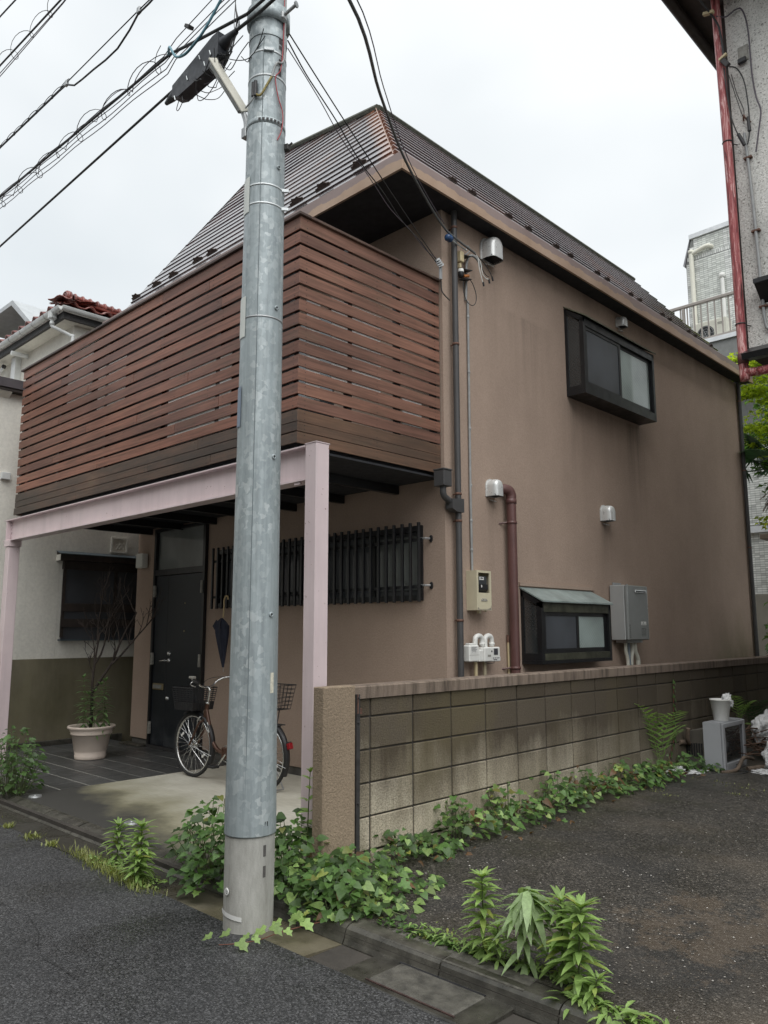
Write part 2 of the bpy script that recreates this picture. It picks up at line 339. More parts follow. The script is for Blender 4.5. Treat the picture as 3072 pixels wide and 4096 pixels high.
def _pink():
    t = NT('pink_painted_steel', 0.4, 0, 0.45)
    o = t.ramp(t.noise(2.0, 5, 0.6), [(0.3, (0.64, 0.53, 0.545)), (0.7, (0.73, 0.61, 0.62))])
    o = t.mix(1.0, o, t.ramp(t.noise(1.0, 5, 0.65, stretch=(7, 7, 0.5)), [(0.3, 0.88), (0.55, 1.0)]), 'MULTIPLY')
    ch = t.ramp(t.noise(38, 3, 0.6), [(0.70, 0), (0.725, 1)]); o = t.mix(t.math('MULTIPLY', ch, 0.8), o, (0.20, 0.10, 0.07))
    ft = t.math('MULTIPLY', t.math('SUBTRACT', 1.0, t.math('DIVIDE', t.math('ADD', t.xyz()['Z'], 0.12), 0.22, True), True), t.ramp(t.noise(9, 5, .65), [(.35, 0), (.6, 1)])); o = t.mix(t.math('MULTIPLY', ft, .8), o, (0.17, 0.09, 0.06))
    t.col(o); t.set('Roughness', t.ramp(t.noise(5, 4), [(0.3, 0.3), (0.7, 0.55)])); t.bump(t.noise(60, 3), 0.08, 0.002); return t.mat
PINK = _pink()
def _galv():
    t = NT('spangled_galvanised_steel', 0.5, 0.25, 0.5)
    wv = t.node('ShaderNodeVectorMath'); wv.operation = 'ADD'; nn = t.node('ShaderNodeTexNoise'); nn.inputs['Scale'].default_value = 22; nn.inputs['Detail'].default_value = 3
    t.L(t.pos(), nn.inputs['Vector']); sc_ = t.node('ShaderNodeVectorMath'); sc_.operation = 'SCALE'; sc_.inputs['Scale'].default_value = 0.06; t.L(nn.outputs['Color'], sc_.inputs[0])
    t.L(t.pos(), wv.inputs[0]); t.L(sc_.outputs[0], wv.inputs[1])
    v = t.vor(40, 'Color', vec=t.vec((1, 1, 0.75), wv.outputs[0])); sp = t.node('ShaderNodeSeparateColor'); t.L(v, sp.inputs[0])
    o = t.ramp(sp.outputs[0], [(0.0, (0.31, 0.355, 0.37)), (0.5, (0.355, 0.405, 0.42)), (0.66, (0.40, 0.45, 0.465)), (0.84, (0.46, 0.51, 0.52)), (1.0, (0.55, 0.595, 0.60))])
    k = t.ramp(t.noise(1.6, 3, 0.6, stretch=(3, 3, 0.5)), [(0.38, 0.15), (0.62, 1.0)])
    o = t.mix(k, (0.345, 0.395, 0.41), o)
    o = t.mix(1.0, o, t.ramp(t.noise(3, 5, 0.7, stretch=(9, 9, 0.5)), [(0.3, 0.74), (0.58, 1.05)]), 'MULTIPLY')
    t.col(o); t.set('Roughness', t.ramp(sp.outputs[1], [(0, 0.38), (1, 0.62)])); t.bump(t.noise(40, 3), 0.12, 0.003); return t.mat
GALV = _galv()
def _polecon():
    t = NT('pole_concrete', 0.85, 0, 0.3)
    o = t.ramp(t.noise(1.6, 6, 0.72, stretch=(5, 5, 1.3)), [(0.3, (0.26, 0.255, 0.23)), (0.55, (0.43, 0.425, 0.395)), (0.75, (0.56, 0.55, 0.52))])
    o = t.mix(t.math('MULTIPLY', t.ramp(t.noise(2.5, 4, 0.6, stretch=(4, 4, 0.8)), [(0.6, 0), (0.75, 1)]), 0.5), o, (0.17, 0.11, 0.065))
    t.col(o); t.bump(t.noise(120, 3), 0.5, 0.003); return t.mat
POLECON = _polecon()
def _roof(name, c):
    t = NT(name, 0.20, 0.9, 0.8)
    o = t.ramp(t.noise(0.7, 5, 0.6), [(0.3, mul(c, 0.75)), (0.7, mul(c, 1.3))])
    rs = t.ramp(t.noise(1.2, 5, 0.65), [(0.54, 0), (0.66, 1)]); o = t.mix(t.math('MULTIPLY', rs, 0.6), o, (0.34, 0.19, 0.14))
    x = t.xyz(); dz = t.math('SUBTRACT', x['Z'], 5.41)
    seam = t.math('ADD', t.math('SUBTRACT', x['X'], -0.713), t.math('MULTIPLY', dz, 0.806))            # metres left of the hip
    fr_ = t.math('LESS_THAN', t.math('SUBTRACT', t.math('SUBTRACT', x['Y'], 1.0), t.math('MULTIPLY', dz, 0.70)), 0.05)
    ck = t.ramp(t.math('ADD', t.math('MULTIPLY', seam, 2.2), t.math('ADD', 0.55, t.math('MULTIPLY', t.noise(3.0, 5, .65), 0.7))), [(0.45, 0), (0.75, 1)])
    o = t.mix(t.math('MULTIPLY', t.math('MULTIPLY', ck, fr_), 0.85), o, (0.62, 0.33, 0.22))
    t.col(o); t.set('Coat Weight', 0.5); t.set('Coat Roughness', 0.15); t.set('Coat IOR', 1.5); t.bump(t.noise(1.0, 3, 0.5, stretch=(1.5, 1.5, 6)), 0.1, 0.01); return t.mat
ROOFM = _roof('brown_metal_roofing', (0.20, 0.165, 0.17))
def _fascia():
    t = NT('stained_copper_fascia', 0.55, 0.0, 0.5); z = t.xyz()['Z']
    n = t.math('ADD', t.noise(2.6, 5, 0.6, stretch=(1, 1, 0.15)), t.math('MULTIPLY', t.noise(9, 4, 0.6, stretch=(1, 1, 0.12)), 0.35))
    edge = t.math('ADD', t.math('MULTIPLY', t.math('SUBTRACT', z, 5.25), 6.0), t.math('MULTIPLY', n, -0.95))
    k = t.ramp(t.math('ADD', edge, 0.5), [(0.34, 1.0), (0.37, 0.0)])
    up = t.ramp(t.noise(1.5, 4), [(0.3, (0.235, 0.175, 0.16)), (0.7, (0.31, 0.24, 0.225))])
    lo = t.ramp(t.noise(3.0, 4), [(0.3, (0.36, 0.245, 0.17)), (0.7, (0.47, 0.34, 0.25))])
    t.col(t.mix(k, up, lo)); return t.mat
FASCIA = _fascia()
DARKMETAL = simple('dark_bronze_aluminium', (0.011, 0.0115, 0.013), 0.38, var=0.25, scale=4)
MOSSMETAL = simple('mossy_bronze_aluminium', (0.045, 0.046, 0.032), 0.55, var=0.5, scale=9)
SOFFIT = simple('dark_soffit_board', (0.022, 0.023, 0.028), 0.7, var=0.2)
def _doorm():
    t = NT('navy_steel_door', 0.42, 0, 0.4)
    o = t.ramp(t.noise(1.3, 4), [(0.3, (0.011, 0.014, 0.019)), (0.7, (0.018, 0.022, 0.028))])
    k = t.ramp(t.xyz()['Z'], [(0.0, 0.5), (0.35, 0.0)]); o = t.mix(t.math('MULTIPLY', k, t.ramp(t.noise(5, 5), [(0.4, 0), (0.7, 1)])), o, (0.10, 0.105, 0.11)); t.col(o); t.bump(t.noise(190, 2), 0.3, 0.002); return t.mat
DOOR = _doorm()
def _glass(name, c, rough, wire=None, rnd=0.0, coat=0.6):
    t = NT(name, rough, 0, 0.6); x = t.xyz()
    o = t.ramp(t.noise(1.7, 3, 0.5), [(0.3, mul(c, 0.6)), (0.7, mul(c, 1.3))])
    if wire:
        for sg in (1, -1):
            a = t.math('ADD', x['Z'], t.math('MULTIPLY', x[wire], sg)); fr = t.math('FRACT', t.math('MULTIPLY', a, 26.0))
            o = t.mix(t.math('MULTIPLY', t.math('LESS_THAN', fr, 0.13), 0.28), o, mul(c, 2.1))
    t.col(o); t.set('Coat Weight', coat); t.set('Coat Roughness', 0.04); return t.mat
FROST = _glass('frosted_wired_glass', (0.31, 0.375, 0.36), 0.45, 'Y'); FROSTX = _glass('frosted_entry_glass', (0.15, 0.165, 0.16), 0.45, None)
SCREEN = _glass('glass_behind_insect_screen', (0.05, 0.056, 0.066), 0.5, None, coat=0.35)
CLEARG = _glass('wired_side_glass', (0.035, 0.04, 0.042), 0.12, 'X', coat=1.0)
ROOFGL = simple('grey_green_weathered_sheet', (0.23, 0.275, 0.265), 0.4, var=0.3, scale=5)
DOWNP = simple('charcoal_downpipe', (0.062, 0.061, 0.062), 0.5, var=0.12); BROWNP = simple('maroon_drain_pipe', (0.115, 0.055, 0.05), 0.42, var=0.2, scale=3)
RUST = simple('rusty_band', (0.135, 0.07, 0.05), 0.8, var=0.4, scale=30); CONDUIT = simple('grey_conduit', (0.30, 0.31, 0.31), 0.45, var=0.15, scale=15)
WHITEMET = simple('pale_aluminium_hood', (0.66, 0.67, 0.66), 0.32, 0.3, var=0.08, scale=8); BLACK = simple('black_plastic', (0.018, 0.018, 0.02), 0.45, var=0.2)
CREAMBOX = simple('cream_meter_plastic', (0.60, 0.55, 0.40), 0.45, var=0.06, scale=5); WHITEP = simple('white_plastic', (0.72, 0.72, 0.69), 0.4, var=0.05)
GREYPLATE = simple('grey_scuffed_plastic', (0.30, 0.29, 0.26), 0.6, var=0.3, scale=30)
HEATER = simple('grey_heater_metal', (0.38, 0.39, 0.385), 0.4, 0.15, var=0.04); CHROME = simple('bright_steel', (0.62, 0.62, 0.61), 0.22, 0.9, var=0.05)
STEEL = simple('dull_steel', (0.36, 0.37, 0.375), 0.45, 0.6, var=0.15, scale=20); DKSTEEL = simple('blackened_steel', (0.05, 0.048, 0.048), 0.6, 0.3, var=0.3, scale=20)
BRASS = simple('aged_brass', (0.35, 0.29, 0.17), 0.4, 0.7, var=0.1); CABLE = simple('black_cable', (0.028, 0.029, 0.03), 0.6, var=0.1); WIREM = simple('plum_grey_wire', (0.10, 0.085, 0.105), 0.6, var=0.1)
TEAL = simple('teal_cable', (0.12, 0.27, 0.33), 0.5, var=0.1); REDW = simple('red_wire', (0.45, 0.06, 0.07), 0.5); BAND = simple('pale_strap', (0.56, 0.59, 0.60), 0.4, 0.4, var=0.1)
PLATE = simple('pale_sign_sheet', (0.62, 0.645, 0.61), 0.5, var=0.04); BLUEGREY = simple('blue_grey_plate', (0.20, 0.25, 0.33), 0.5, var=0.05)
TAN = simple('tan_cover', (0.55, 0.46, 0.28), 0.5, var=0.08); BLUEINS = simple('blue_porcelain', (0.03, 0.075, 0.18), 0.2, var=0.3, scale=20); ORANGE = simple('orange_insulator', (0.40, 0.14, 0.03), 0.45)
NAVY = simple('navy_umbrella_cloth', (0.018, 0.022, 0.042), 0.7, var=0.25, scale=8); CANE = simple('cane_handle', (0.50, 0.38, 0.20), 0.45, var=0.1)
FRAMEB = simple('bronze_bike_paint', (0.095, 0.050, 0.035), 0.3, 0.35, var=0.1); TYRE = simple('tyre_rubber', (0.02, 0.02, 0.02), 0.75, var=0.2); REDREF = simple('red_reflector', (0.26, 0.01, 0.015), 0.25)
POT = simple('stone_coloured_pot', (0.60, 0.51, 0.44), 0.6, var=0.07, scale=4); BARK = simple('grey_bark', (0.05, 0.038, 0.032), 0.9, var=0.35, scale=25, bump=0.6)
TVGREY = simple('silver_tv_plastic', (0.36, 0.37, 0.39), 0.42, 0.1, var=0.03); TVDARK = simple('grey_tv_back', (0.125, 0.115, 0.098), 0.6, var=0.12); TUBE = _glass('dark_tv_tube', (0.02, 0.022, 0.024), 0.12, None, coat=0.8)
RTILE = simple('red_glazed_roof_tile', (0.24, 0.07, 0.055), 0.14, var=0.25, scale=9, rnd=0.3); GUTW = simple('pale_vinyl_gutter', (0.66, 0.675, 0.665), 0.4, var=0.12, scale=7)
DARKWOOD = simple('dark_stained_wood', (0.035, 0.026, 0.022), 0.6, var=0.3, scale=9)
def _redpipe():
    t = NT('peeling_red_paint', 0.5, 0, 0.4)
    n = t.noise(3.0, 6, 0.7, stretch=(12, 12, 0.9), dist=1.2)
    t.col(t.ramp(n, [(0.36, (0.075, 0.028, 0.028)), (0.43, (0.27, 0.055, 0.06)), (0.53, (0.40, 0.11, 0.11)), (0.585, (0.70, 0.46, 0.44)), (0.64, (0.40, 0.10, 0.10))])); t.bump(n, 0.4, 0.004); return t.mat
REDPIPE = _redpipe()
def _leaf(name, c, var=0.35, yellow=None, trans=0.35, rough=0.42):
    t = NT(name, rough, 0, 0.5)
    r = t.math('FRACT', t.math('ADD', t.rnd(), t.isl()))
    o = t.ramp(r, [(0.0, mul(c, 1 - var)), (0.5, c), (0.9, mul(c, 1 + var)), (1.0, yellow or mul(c, 1 + var))])
    o = t.mix(1.0, o, t.ramp(t.noise(70, 3), [(0.3, 0.8), (0.7, 1.15)]), 'MULTIPLY')
    t.col(o); tr = t.node('ShaderNodeBsdfTranslucent'); t.L(t.mix(1.0, o, (1.25, 1.3, 0.7), 'MULTIPLY'), tr.inputs[0])
    ms = t.node('ShaderNodeMixShader'); ms.inputs[0].default_value = trans; t.L(t.b.outputs[0], ms.inputs[1]); t.L(tr.outputs[0], ms.inputs[2]); t.L(ms.outputs[0], t.out.inputs[0]); return t.mat
LEAFV = _leaf('vine_leaf', (0.085, 0.165, 0.042), 0.6, (0.20, 0.19, 0.05)); LEAFB = _leaf('bush_leaf', (0.075, 0.14, 0.04), 0.5); LEAFW = _leaf('fresh_weed_leaf', (0.27, 0.40, 0.125), 0.3, (0.33, 0.34, 0.08)); LEAFS = _leaf('silvery_weed_leaf', (0.30, 0.41, 0.20), 0.25)
LEAFL = _leaf('lily_leaf', (0.15, 0.25, 0.10), 0.3); FERN = _leaf('fern_frond', (0.24, 0.38, 0.115), 0.3); FERND = _leaf('dark_fern_frond', (0.035, 0.075, 0.034), 0.3); MAPLE = _leaf('maple_leaf', (0.42, 0.52, 0.06), 0.4, (0.65, 0.68, 0.10), 0.45)
MAPLED = _leaf('dark_tree_leaf', (0.10, 0.20, 0.045), 0.4, (0.22, 0.28, 0.05)); PALMM = _leaf('palm_blade', (0.028, 0.065, 0.035), 0.3); MOSSM = _leaf('roadside_moss', (0.26, 0.29, 0.09), 0.4, (0.33, 0.31, 0.13)); BROWNL = _leaf('withered_leaf', (0.15, 0.085, 0.04), 0.4); REDSTEM = simple('reddish_stem', (0.16, 0.055, 0.035), 0.6); GSTEM = simple('green_stem', (0.10, 0.13, 0.05), 0.6, var=0.2)  # MAPLED is the darker green of the evergreen and the shrub
def _bag():
    t = NT('white_plastic_film', 0.28, 0, 0.5); t.col(t.ramp(t.noise(9, 4), [(0.3, (0.62, 0.63, 0.64)), (0.7, (0.8, 0.8, 0.8))])); t.set('Coat Weight', 0.5); t.set('Coat Roughness', 0.15)
    t.bump(t.noise(38, 4, 0.6, dist=1.0), 0.8, 0.02); return t.mat
BAG = _bag()
TILEW = simple('pale_grey_wall_tile', (0.72, 0.745, 0.70), 0.4, var=0.06, rnd=0.3); TILEJ = simple('grey_tile_joint', (0.22, 0.225, 0.22), 0.9); OFFWHITE = simple('off_white_pipe', (0.68, 0.67, 0.58), 0.5, var=0.05); RAILM = simple('taupe_railing', (0.30, 0.27, 0.245), 0.5, var=0.06)
WHITESHEET = simple('white_cornice', (0.66, 0.68, 0.70), 0.5); DROPG = simple('off_white_sheeting', (0.52, 0.51, 0.46), 0.7, var=0.12, scale=3)
def emat(name, c): return simple(name, c, 0.5, var=0.02)
LABELW = emat('printed_label', (0.70, 0.70, 0.68)); INK = emat('label_ink', (0.05, 0.05, 0.06)); REDLAB = emat('red_badge', (0.55, 0.03, 0.025))

# ------------------------------------------------------------------ the ground
def sheet(name, mt, pts, faces=None, label=None):
    g = G(); g.add(pts, faces or [tuple(range(len(pts)))]); return struct(g.obj(name, mt))
ZR, ZK, ZL, ZD = -0.16, -0.10, -0.06, -0.125      # road, kerb top, lot, driveway
sheet('ground', DIRT, [(-400, -400, -0.30), (400, -400, -0.30), (400, 400, -0.30), (-400, 400, -0.30)])
def grid_sheet(name, mt, x0, x1, y0, y1, z, nx, ny, amp=0.004, fz=None):
    g = G(); vs = []
    for j in range(ny + 1):
        for i in range(nx + 1):
            x = x0 + (x1 - x0) * i / nx; y = y0 + (y1 - y0) * j / ny
            vs.append((x, y, (fz(x, y) if fz else z) + amp * mnoise.noise(Vector((x * 1.3, y * 1.3, 0)))))
    g.add(vs, [(j * (nx + 1) + i, j * (nx + 1) + i + 1, (j + 1) * (nx + 1) + i + 1, (j + 1) * (nx + 1) + i) for j in range(ny) for i in range(nx)])
    return struct(g.obj(name, mt, smooth=True, fix=False))
road = grid_sheet('road', ROAD, -40, 40, -7.2, -1.045, ZR, 160, 28, 0.010)
# a crack wandering along the old trench seam
g = G(); random.seed(5); pts = [(-4.4 + 0.16 * i, -1.32 - 0.02 * i + 0.045 * math.sin(i * 0.9) + U(-.012, .012), ZR + 0.010) for i in range(34)]
for a, b in zip(pts, pts[1:]):
    w = U(.0008, .0022); g.quad((a[0], a[1] - w, a[2]), (b[0], b[1] - w, b[2]), (b[0], b[1] + w, b[2]), (a[0], a[1] + w, a[2]))
stuff(g.obj('asphalt_crack', simple('dark_crack_tar', (0.02, 0.02, 0.02), 0.9), road, fix=False))  # flat dark strips laid along the crack
def lotz(x, y): return -0.092 + (0.052 * min(1, max(0, (y + 0.66) / 1.6))) - 0.012 * min(1, max(0, (y - 2.5) / 3)) + 0.012 * mnoise.noise(Vector((x * .6, y * .6, 3)))
lot = grid_sheet('parking_lot', LOT, 0.0, 14, -0.66, 12, ZL, 110, 100, 0.006, lotz)
drive = grid_sheet('driveway', DRIVE, -3.85, -0.01, -0.62, 1.76, ZD, 40, 26, 0.003)
alley = grid_sheet('side_path', simple('damp_side_concrete', (0.16, 0.15, 0.125), 0.8, var=0.3), -0.80, -0.12, 1.76, 11, ZD - 0.004, 4, 20, 0.003)
# loose grit on the lot
random.seed(11); g = G()
for k in range(3600):
    x = U(0.2, 3.4) if k % 3 else U(1.2, 3.2); y = -0.6 + abs(random.gauss(0, 1.0)) if k % 2 else U(-0.55, 3.6)
    if y > 4: continue
    s = U(.0022, .0055) * (1.5 if random.random() < .06 else 1); z = lotz(x, y) + s * .3 + .004; a = U(0, 6.28); c, sn = math.cos(a), math.sin(a); e = U(.6, 1)
    P = [(c * s, sn * s), (-sn * s * e, c * s * e), (-c * s, -sn * s), (sn * s * e, -c * s * e)]
    g.add([(x + p[0], y + p[1], z) for p in P] + [(x, y, z + s * .6)], [(0, 1, 4), (1, 2, 4), (2, 3, 4), (3, 0, 4)])
def _grit():
    t = NT('mixed_grit', 0.8, 0, 0.3); t.col(t.ramp(t.isl(), [(0, (0.06, 0.055, 0.05)), (0.5, (0.15, 0.13, 0.105)), (0.85, (0.25, 0.23, 0.2)), (1, (0.55, 0.53, 0.5))])); return t.mat
stuff(g.obj('loose_grit', _grit(), lot, fix=False))
# porch tiles: running bond of 0.6 x 0.3 slabs on a pale grout bed
porch = struct(G().box(-6.78, -0.50, -0.30, -3.853, 1.74, ZD - 0.003).obj('porch_floor', GROUT))
tm = {}
for j in range(8):
    y0 = -0.497 + j * 0.28; y1 = min(y0 + 0.268, 1.735)
    x = -3.856
    first = 0.56 if j % 2 == 0 else 0.28
    while x > -6.77:
        w = first if x > -3.86 else 0.56
        x0 = max(-6.775, x - w + 0.012)
        if x - x0 > 0.05: G().box(x0, y0, ZD - 0.028, x, y1, ZD + U(-.001, .001), 0.002).obj('floor_tile', TILE, porch)
        x -= w
# gutter slabs, kerb stones
gut = struct(G().box(-40, -1.06, -0.32, 40, -0.70, -0.178).obj('gutter', MORTAR))
x = -9.6
while x < 9:
    if not (0.8 < x + .3 < 1.55):
        g = G(); z = ZR - 0.006
        g.prism([(x + .004, -1.04, ZR - .002), (x + .004, -0.79, z - .010), (x + .004, -0.79, -0.2), (x + .004, -1.04, -0.2)], (0.592, 0, 0)); g.obj('gutter_slab', GUTTER, gut)
    x += 0.6
kerb = struct(G().box(-40, -0.775, -0.32, 40, -0.66, -0.13).obj('kerb', MORTAR))
def kerb_stone(x0, x1, zt, lean):
    pr = [(-0.792, -0.24), (-0.792, -0.172), (-0.784 + lean * .3, -0.150), (-0.775 + lean * .6, zt - 0.018), (-0.757 + lean, zt - 0.004), (-0.735 + lean, zt), (-0.640, zt), (-0.640, -0.24)]
    return G().prism([(x0, y, z) for y, z in pr], (x1 - x0, 0, 0)).obj('kerb_stone', KERB, kerb)
x = -9.0
while x < 9:
    low = x < -0.9; kerb_stone(x + .004, x + .596, (-0.112 if low else -0.092) + U(-.002, .002), 0.07 if low else 0.012); x += 0.6
# drain pit with concrete cover
pit = thing('drain_pit', 'rough concrete drain pit with pitted cover and dark slot set in the gutter', 'drain', (1.25, -0.92, ZR))
box('pit_surround', KERB, pit, 0.84, -1.05, -0.25, 1.60, -0.655, ZR + 0.004, 0.006)
box('cover', simple('pitted_cover_concrete', (0.085, 0.08, 0.068), 0.6, var=0.5, scale=14, bump=0.9), pit, 1.0, -1.012, ZR - 0.02, 1.47, -0.80, ZR + 0.012, 0.006)
box('cover_frame', simple('dark_rusted_frame', (0.05, 0.028, 0.024), 0.7, var=0.5, scale=30), pit, .99, -1.021, ZR - 0.02, 1.48, -1.013, ZR + 0.009)
box('inlet_slot', BLACK, pit, 0.98, -0.797, ZR - 0.02, 1.46, -0.70, ZR + 0.0065)  # black box stands in for the shade inside the slot opening
g = G().prism([(x_, y_, z_) for (x_, y_, z_) in [(0.82, -0.765, ZR + .004), (0.82, -0.752, ZK + .002), (0.82, -0.64, ZK + .012), (0.82, -0.64, ZR + .004)]], (0.80, 0, 0)); g.obj('inlet_hood', simple('coarse_kerb_mortar', (0.085, 0.08, 0.068), 0.9, var=0.5, scale=40, bump=1.0, bscale=90), pit)
for (x, y, lab) in [(-3.70, -0.52, 'round steel valve lid by the leafy bush at the kerb'), (-2.18, -0.41, 'round steel valve lid standing alone in the middle of the driveway edge')]:
    t = thing('valve_lid', lab, 'valve lid', (x, y, ZD), 'valve lids in the driveway')
    G().lathe([(0, .010), (.030, .011), (.036, .008), (.050, .012), (.056, .008), (.058, -.01)], (x, y, ZD + .003), 24).obj('lid', STEEL, t, True)
    G().lathe([(0.0, .016), (.010, .016), (.012, .008)], (x, y, ZD + .003), 12).obj('knob', STEEL, t, True)
# ------------------------------------------------------------------ the brown house
HX, HY, HL, HB = -0.82, 1.75, -6.25, 9.2           # side wall, front wall, left wall, rear wall
house = thing('house', 'brown stuccoed two-storey house with metal roof and wooden slat balcony', 'house', (-3.5, 5.0, 0))
TOP = 5.265
# side wall built round its two bay openings is unnecessary: the bays sit on its face
box('side_wall', WALL, house, HX - 0.15, HY, -0.04, HX, HB, TOP)
# front wall with openings for the door and the strip window
g = G()
for (a, b, c, d) in [(HL, -5.74, -0.04, 2.70), (-5.74, -4.55, 2.66, 2.70), (-4.55, HX - 0.15, -0.04, 1.60), (-4.55, HX - 0.15, 2.28, 2.70), (-4.55, -4.32, 1.60, 2.28), (-1.08, HX - 0.15, 1.60, 2.28), (HL, -5.3, 2.70, TOP), (-5.3, -2.3, 4.75, TOP), (-2.3, HX - 0.15, 2.70, TOP)]:
    g.box(a, HY, c, b, HY + 0.15, d)
g.obj('front_wall', WALL, house)
box('rear_wall', WALL, house, HL, HB - 0.15, -0.04, HX - 0.15, HB - 0.002, TOP)
box('left_wall', WALL, house, HL, HY + 0.15, -0.04, HL + 0.15, HB - 0.15, TOP)
box('footing', simple('damp_footing', (0.10, 0.095, 0.085), 0.8, var=0.3), house, HL + 0.02, HY + 0.02, -0.3, HX - 0.02, HB - 0.02, -0.045)
box('upper_floor', SOFFIT, house, HL + 0.15, HY + 0.15, 2.62, HX - 0.15, HB - 0.15, 2.70)
box('step', KERB, house, -6.27, 1.60, -0.3, -5.78, HY - 0.002, -0.10, 0.006)
# balcony sliding window in the shade of the eaves
bw = G().box(-5.3, HY + 0.05, 2.75, -2.3, HY + 0.09, 4.75).obj('balcony_window', CLEARG, house)
for x0, x1 in ((-5.3, -5.24), (-3.83, -3.77), (-2.36, -2.3)): G().box(x0, HY + 0.03, 2.752, x1, HY + 0.048, 4.748).obj('frame', DARKMETAL, bw)
# ---- entrance
dr = G().box(-5.74, HY - 0.055, -0.125, -4.55, HY + 0.10, -0.09).obj('entrance_door', DKSTEEL, house)       # sill
G().box(-5.385, HY - 0.025, -0.085, -4.60, HY + 0.03, 2.035, 0.003).obj('door_leaf', DOOR, dr)
G().box(-5.695, HY - 0.022, -0.085, -5.393, HY + 0.03, 2.035, 0.003).obj('side_leaf', DOOR, dr)
g = G(); g.box(-5.745, HY - 0.045, -0.085, -5.70, HY + 0.06, 2.655); g.box(-4.595, HY - 0.045, -0.085, -4.545, HY + 0.06, 2.655); g.box(-5.70, HY - 0.042, 2.04, -4.595, HY + 0.06, 2.115); g.box(-5.70, HY - 0.042, 2.615, -4.595, HY + 0.06, 2.655); g.obj('frame', DARKMETAL, dr)
G().box(-5.70, HY + 0.0, 2.115, -4.595, HY + 0.02, 2.615).obj('transom_pane', FROSTX, dr)
for (x, z) in ((-5.685, 1.84), (-5.685, 0.98), (-5.685, 0.12), (-4.585, 1.86), (-4.585, 0.98)): G().box(x - 0.022, HY - 0.062, z - 0.075, x + 0.014, HY - 0.03, z + 0.075, 0.003).obj('hinge', GREYPLATE, dr)
g = G().box(-5.66, HY - 0.042, 0.595, -5.415, HY - 0.02, 0.675, 0.006); g.obj('mail_slot', BRASS, dr); 
G().box(-5.635, HY - 0.047, 0.612, -5.44, HY - 0.041, 0.658, 0.002).obj('mail_flap', STEEL, dr)
AY = (Vector((1, 0, 0)), Vector((0, 0, 1)), Vector((0, -1, 0)))
for z in (1.05, 0.50): G().lathe([(0, .026), (.018, .024), (.026, .012), (.03, 0)], (-5.315, HY - 0.024, z), 20, AY).obj('lock_cylinder', CHROME, dr, True)
g = G().lathe([(0, .02), (.02, .018), (.026, .006), (.028, 0)], (-5.315, HY - 0.024, 0.965), 20, AY); g.tube([(-5.315, HY - .03, .965), (-5.315, HY - .075, .965), (-5.34, HY - .085, .965), (-5.44, HY - .082, .958)], .009, 8); g.obj('lever_handle', CHROME, dr, True)
for z in (1.672, 1.33): G().lathe([(0, .006), (.010, .006), (.012, 0)], (-4.985, HY - 0.024, z), 12, AY).obj('peephole', BRASS, dr, True)
lt = thing('porch_lamp', 'square white wall lamp left of the navy entrance door', 'wall lamp', (-6.05, HY, 2.26))
box('lamp_plate', WHITEP, lt, -6.10, HY - 0.012, 2.18, -5.98, HY - 0.002, 2.34); G().box(-6.125, HY - 0.10, 2.165, -5.955, HY - 0.012, 2.355, 0.008).obj('lamp_shade', simple('opal_lamp_shade', (0.72, 0.72, 0.68), 0.35, var=0.03), lt)
# ---- strip window with vertical bars
gw = G().box(-4.315, HY + 0.06, 1.605, -1.085, HY + 0.08, 2.275).obj('strip_window', SCREEN, house)
g = G()
for (x0, x1, z0, z1) in [(-4.32, -4.27, 1.6, 2.28), (-1.13, -1.08, 1.6, 2.28), (-4.27, -1.13, 1.6, 1.65), (-4.27, -1.13, 2.23, 2.28)]: g.box(x0, HY - 0.025, z0, x1, HY + 0.058, z1)
g.obj('frame', DARKMETAL, gw)
g = G()
for x0 in (-2.86, -1.77): g.box(x0, HY + 0.02, 1.652, x0 + 0.055, HY + 0.055, 2.228)
g.obj('sash', DARKMETAL, gw)
G().box(-1.713, HY + 0.045, 1.70, -1.152, HY + 0.055, 2.195).obj('frosted_pane', FROSTX, gw)
bar = None
for i in range(33):
    x = -4.287 + i * 0.1013
    gg = G().box(x - 0.013, 1.636, 1.585, x + 0.013, 1.662, 2.297, 0.003)
    if bar is None: bar = gg.obj('grille_bar', DARKMETAL, gw); bx = x
    else:
        c = bar.copy(); COL.objects.link(c); c.location = (x - bx, 0, 0)
for z in (1.72, 2.14):
    G().box(-4.31, 1.664, z - 0.014, -1.02, 1.684, z + 0.014).obj('grille_rail', DARKMETAL, gw)
    G().tube([(-1.05, 1.674, z + .01), (-1.00, 1.68, z + .01), (-0.985, HY - .02, z + .01)], .010, 6).obj('grille_bracket', STEEL, gw)
    G().lathe([(0, .012), (.018, .010), (.02, 0)], (-0.985, HY, z + .01), 12, (AY[0], AY[1] * 1.7, AY[2])).obj('bracket_foot', BLACK, gw)
# ---- balcony: slat screen on three sides, top rail, floor, posts
BX0, BX1, BY0 = -6.22, -0.85, 0.07
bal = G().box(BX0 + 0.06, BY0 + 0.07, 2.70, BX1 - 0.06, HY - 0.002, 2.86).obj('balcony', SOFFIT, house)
tops = [4.540, 4.415, 4.303, 4.192, 4.081, 3.970, 3.860, 3.749, 3.638, 3.527, 3.417, 3.306, 3.195, 3.087, 2.984, 2.888, 2.812]
bots = [4.436, 4.322, 4.211, 4.101, 3.989, 3.879, 3.769, 3.656, 3.545, 3.436, 3.324, 3.215, 3.105, 2.997, 2.891, 2.816, 2.725]
TH = 0.013; random.seed(3)
joints = {0: [-2.9], 1: [-4.9, -2.1], 2: [-3.4], 3: [-5.1, -1.9], 4: [-2.9], 5: [-4.4], 6: [-3.4, -1.6], 7: [-5.1], 8: [-2.4], 9: [-4.4], 10: [-3.3], 11: [-5.2, -1.9], 12: [-2.6], 13: [-4.1], 14: [-2.2], 15: [-3.05], 16: [-4.55, -2.0]}
nails = G()
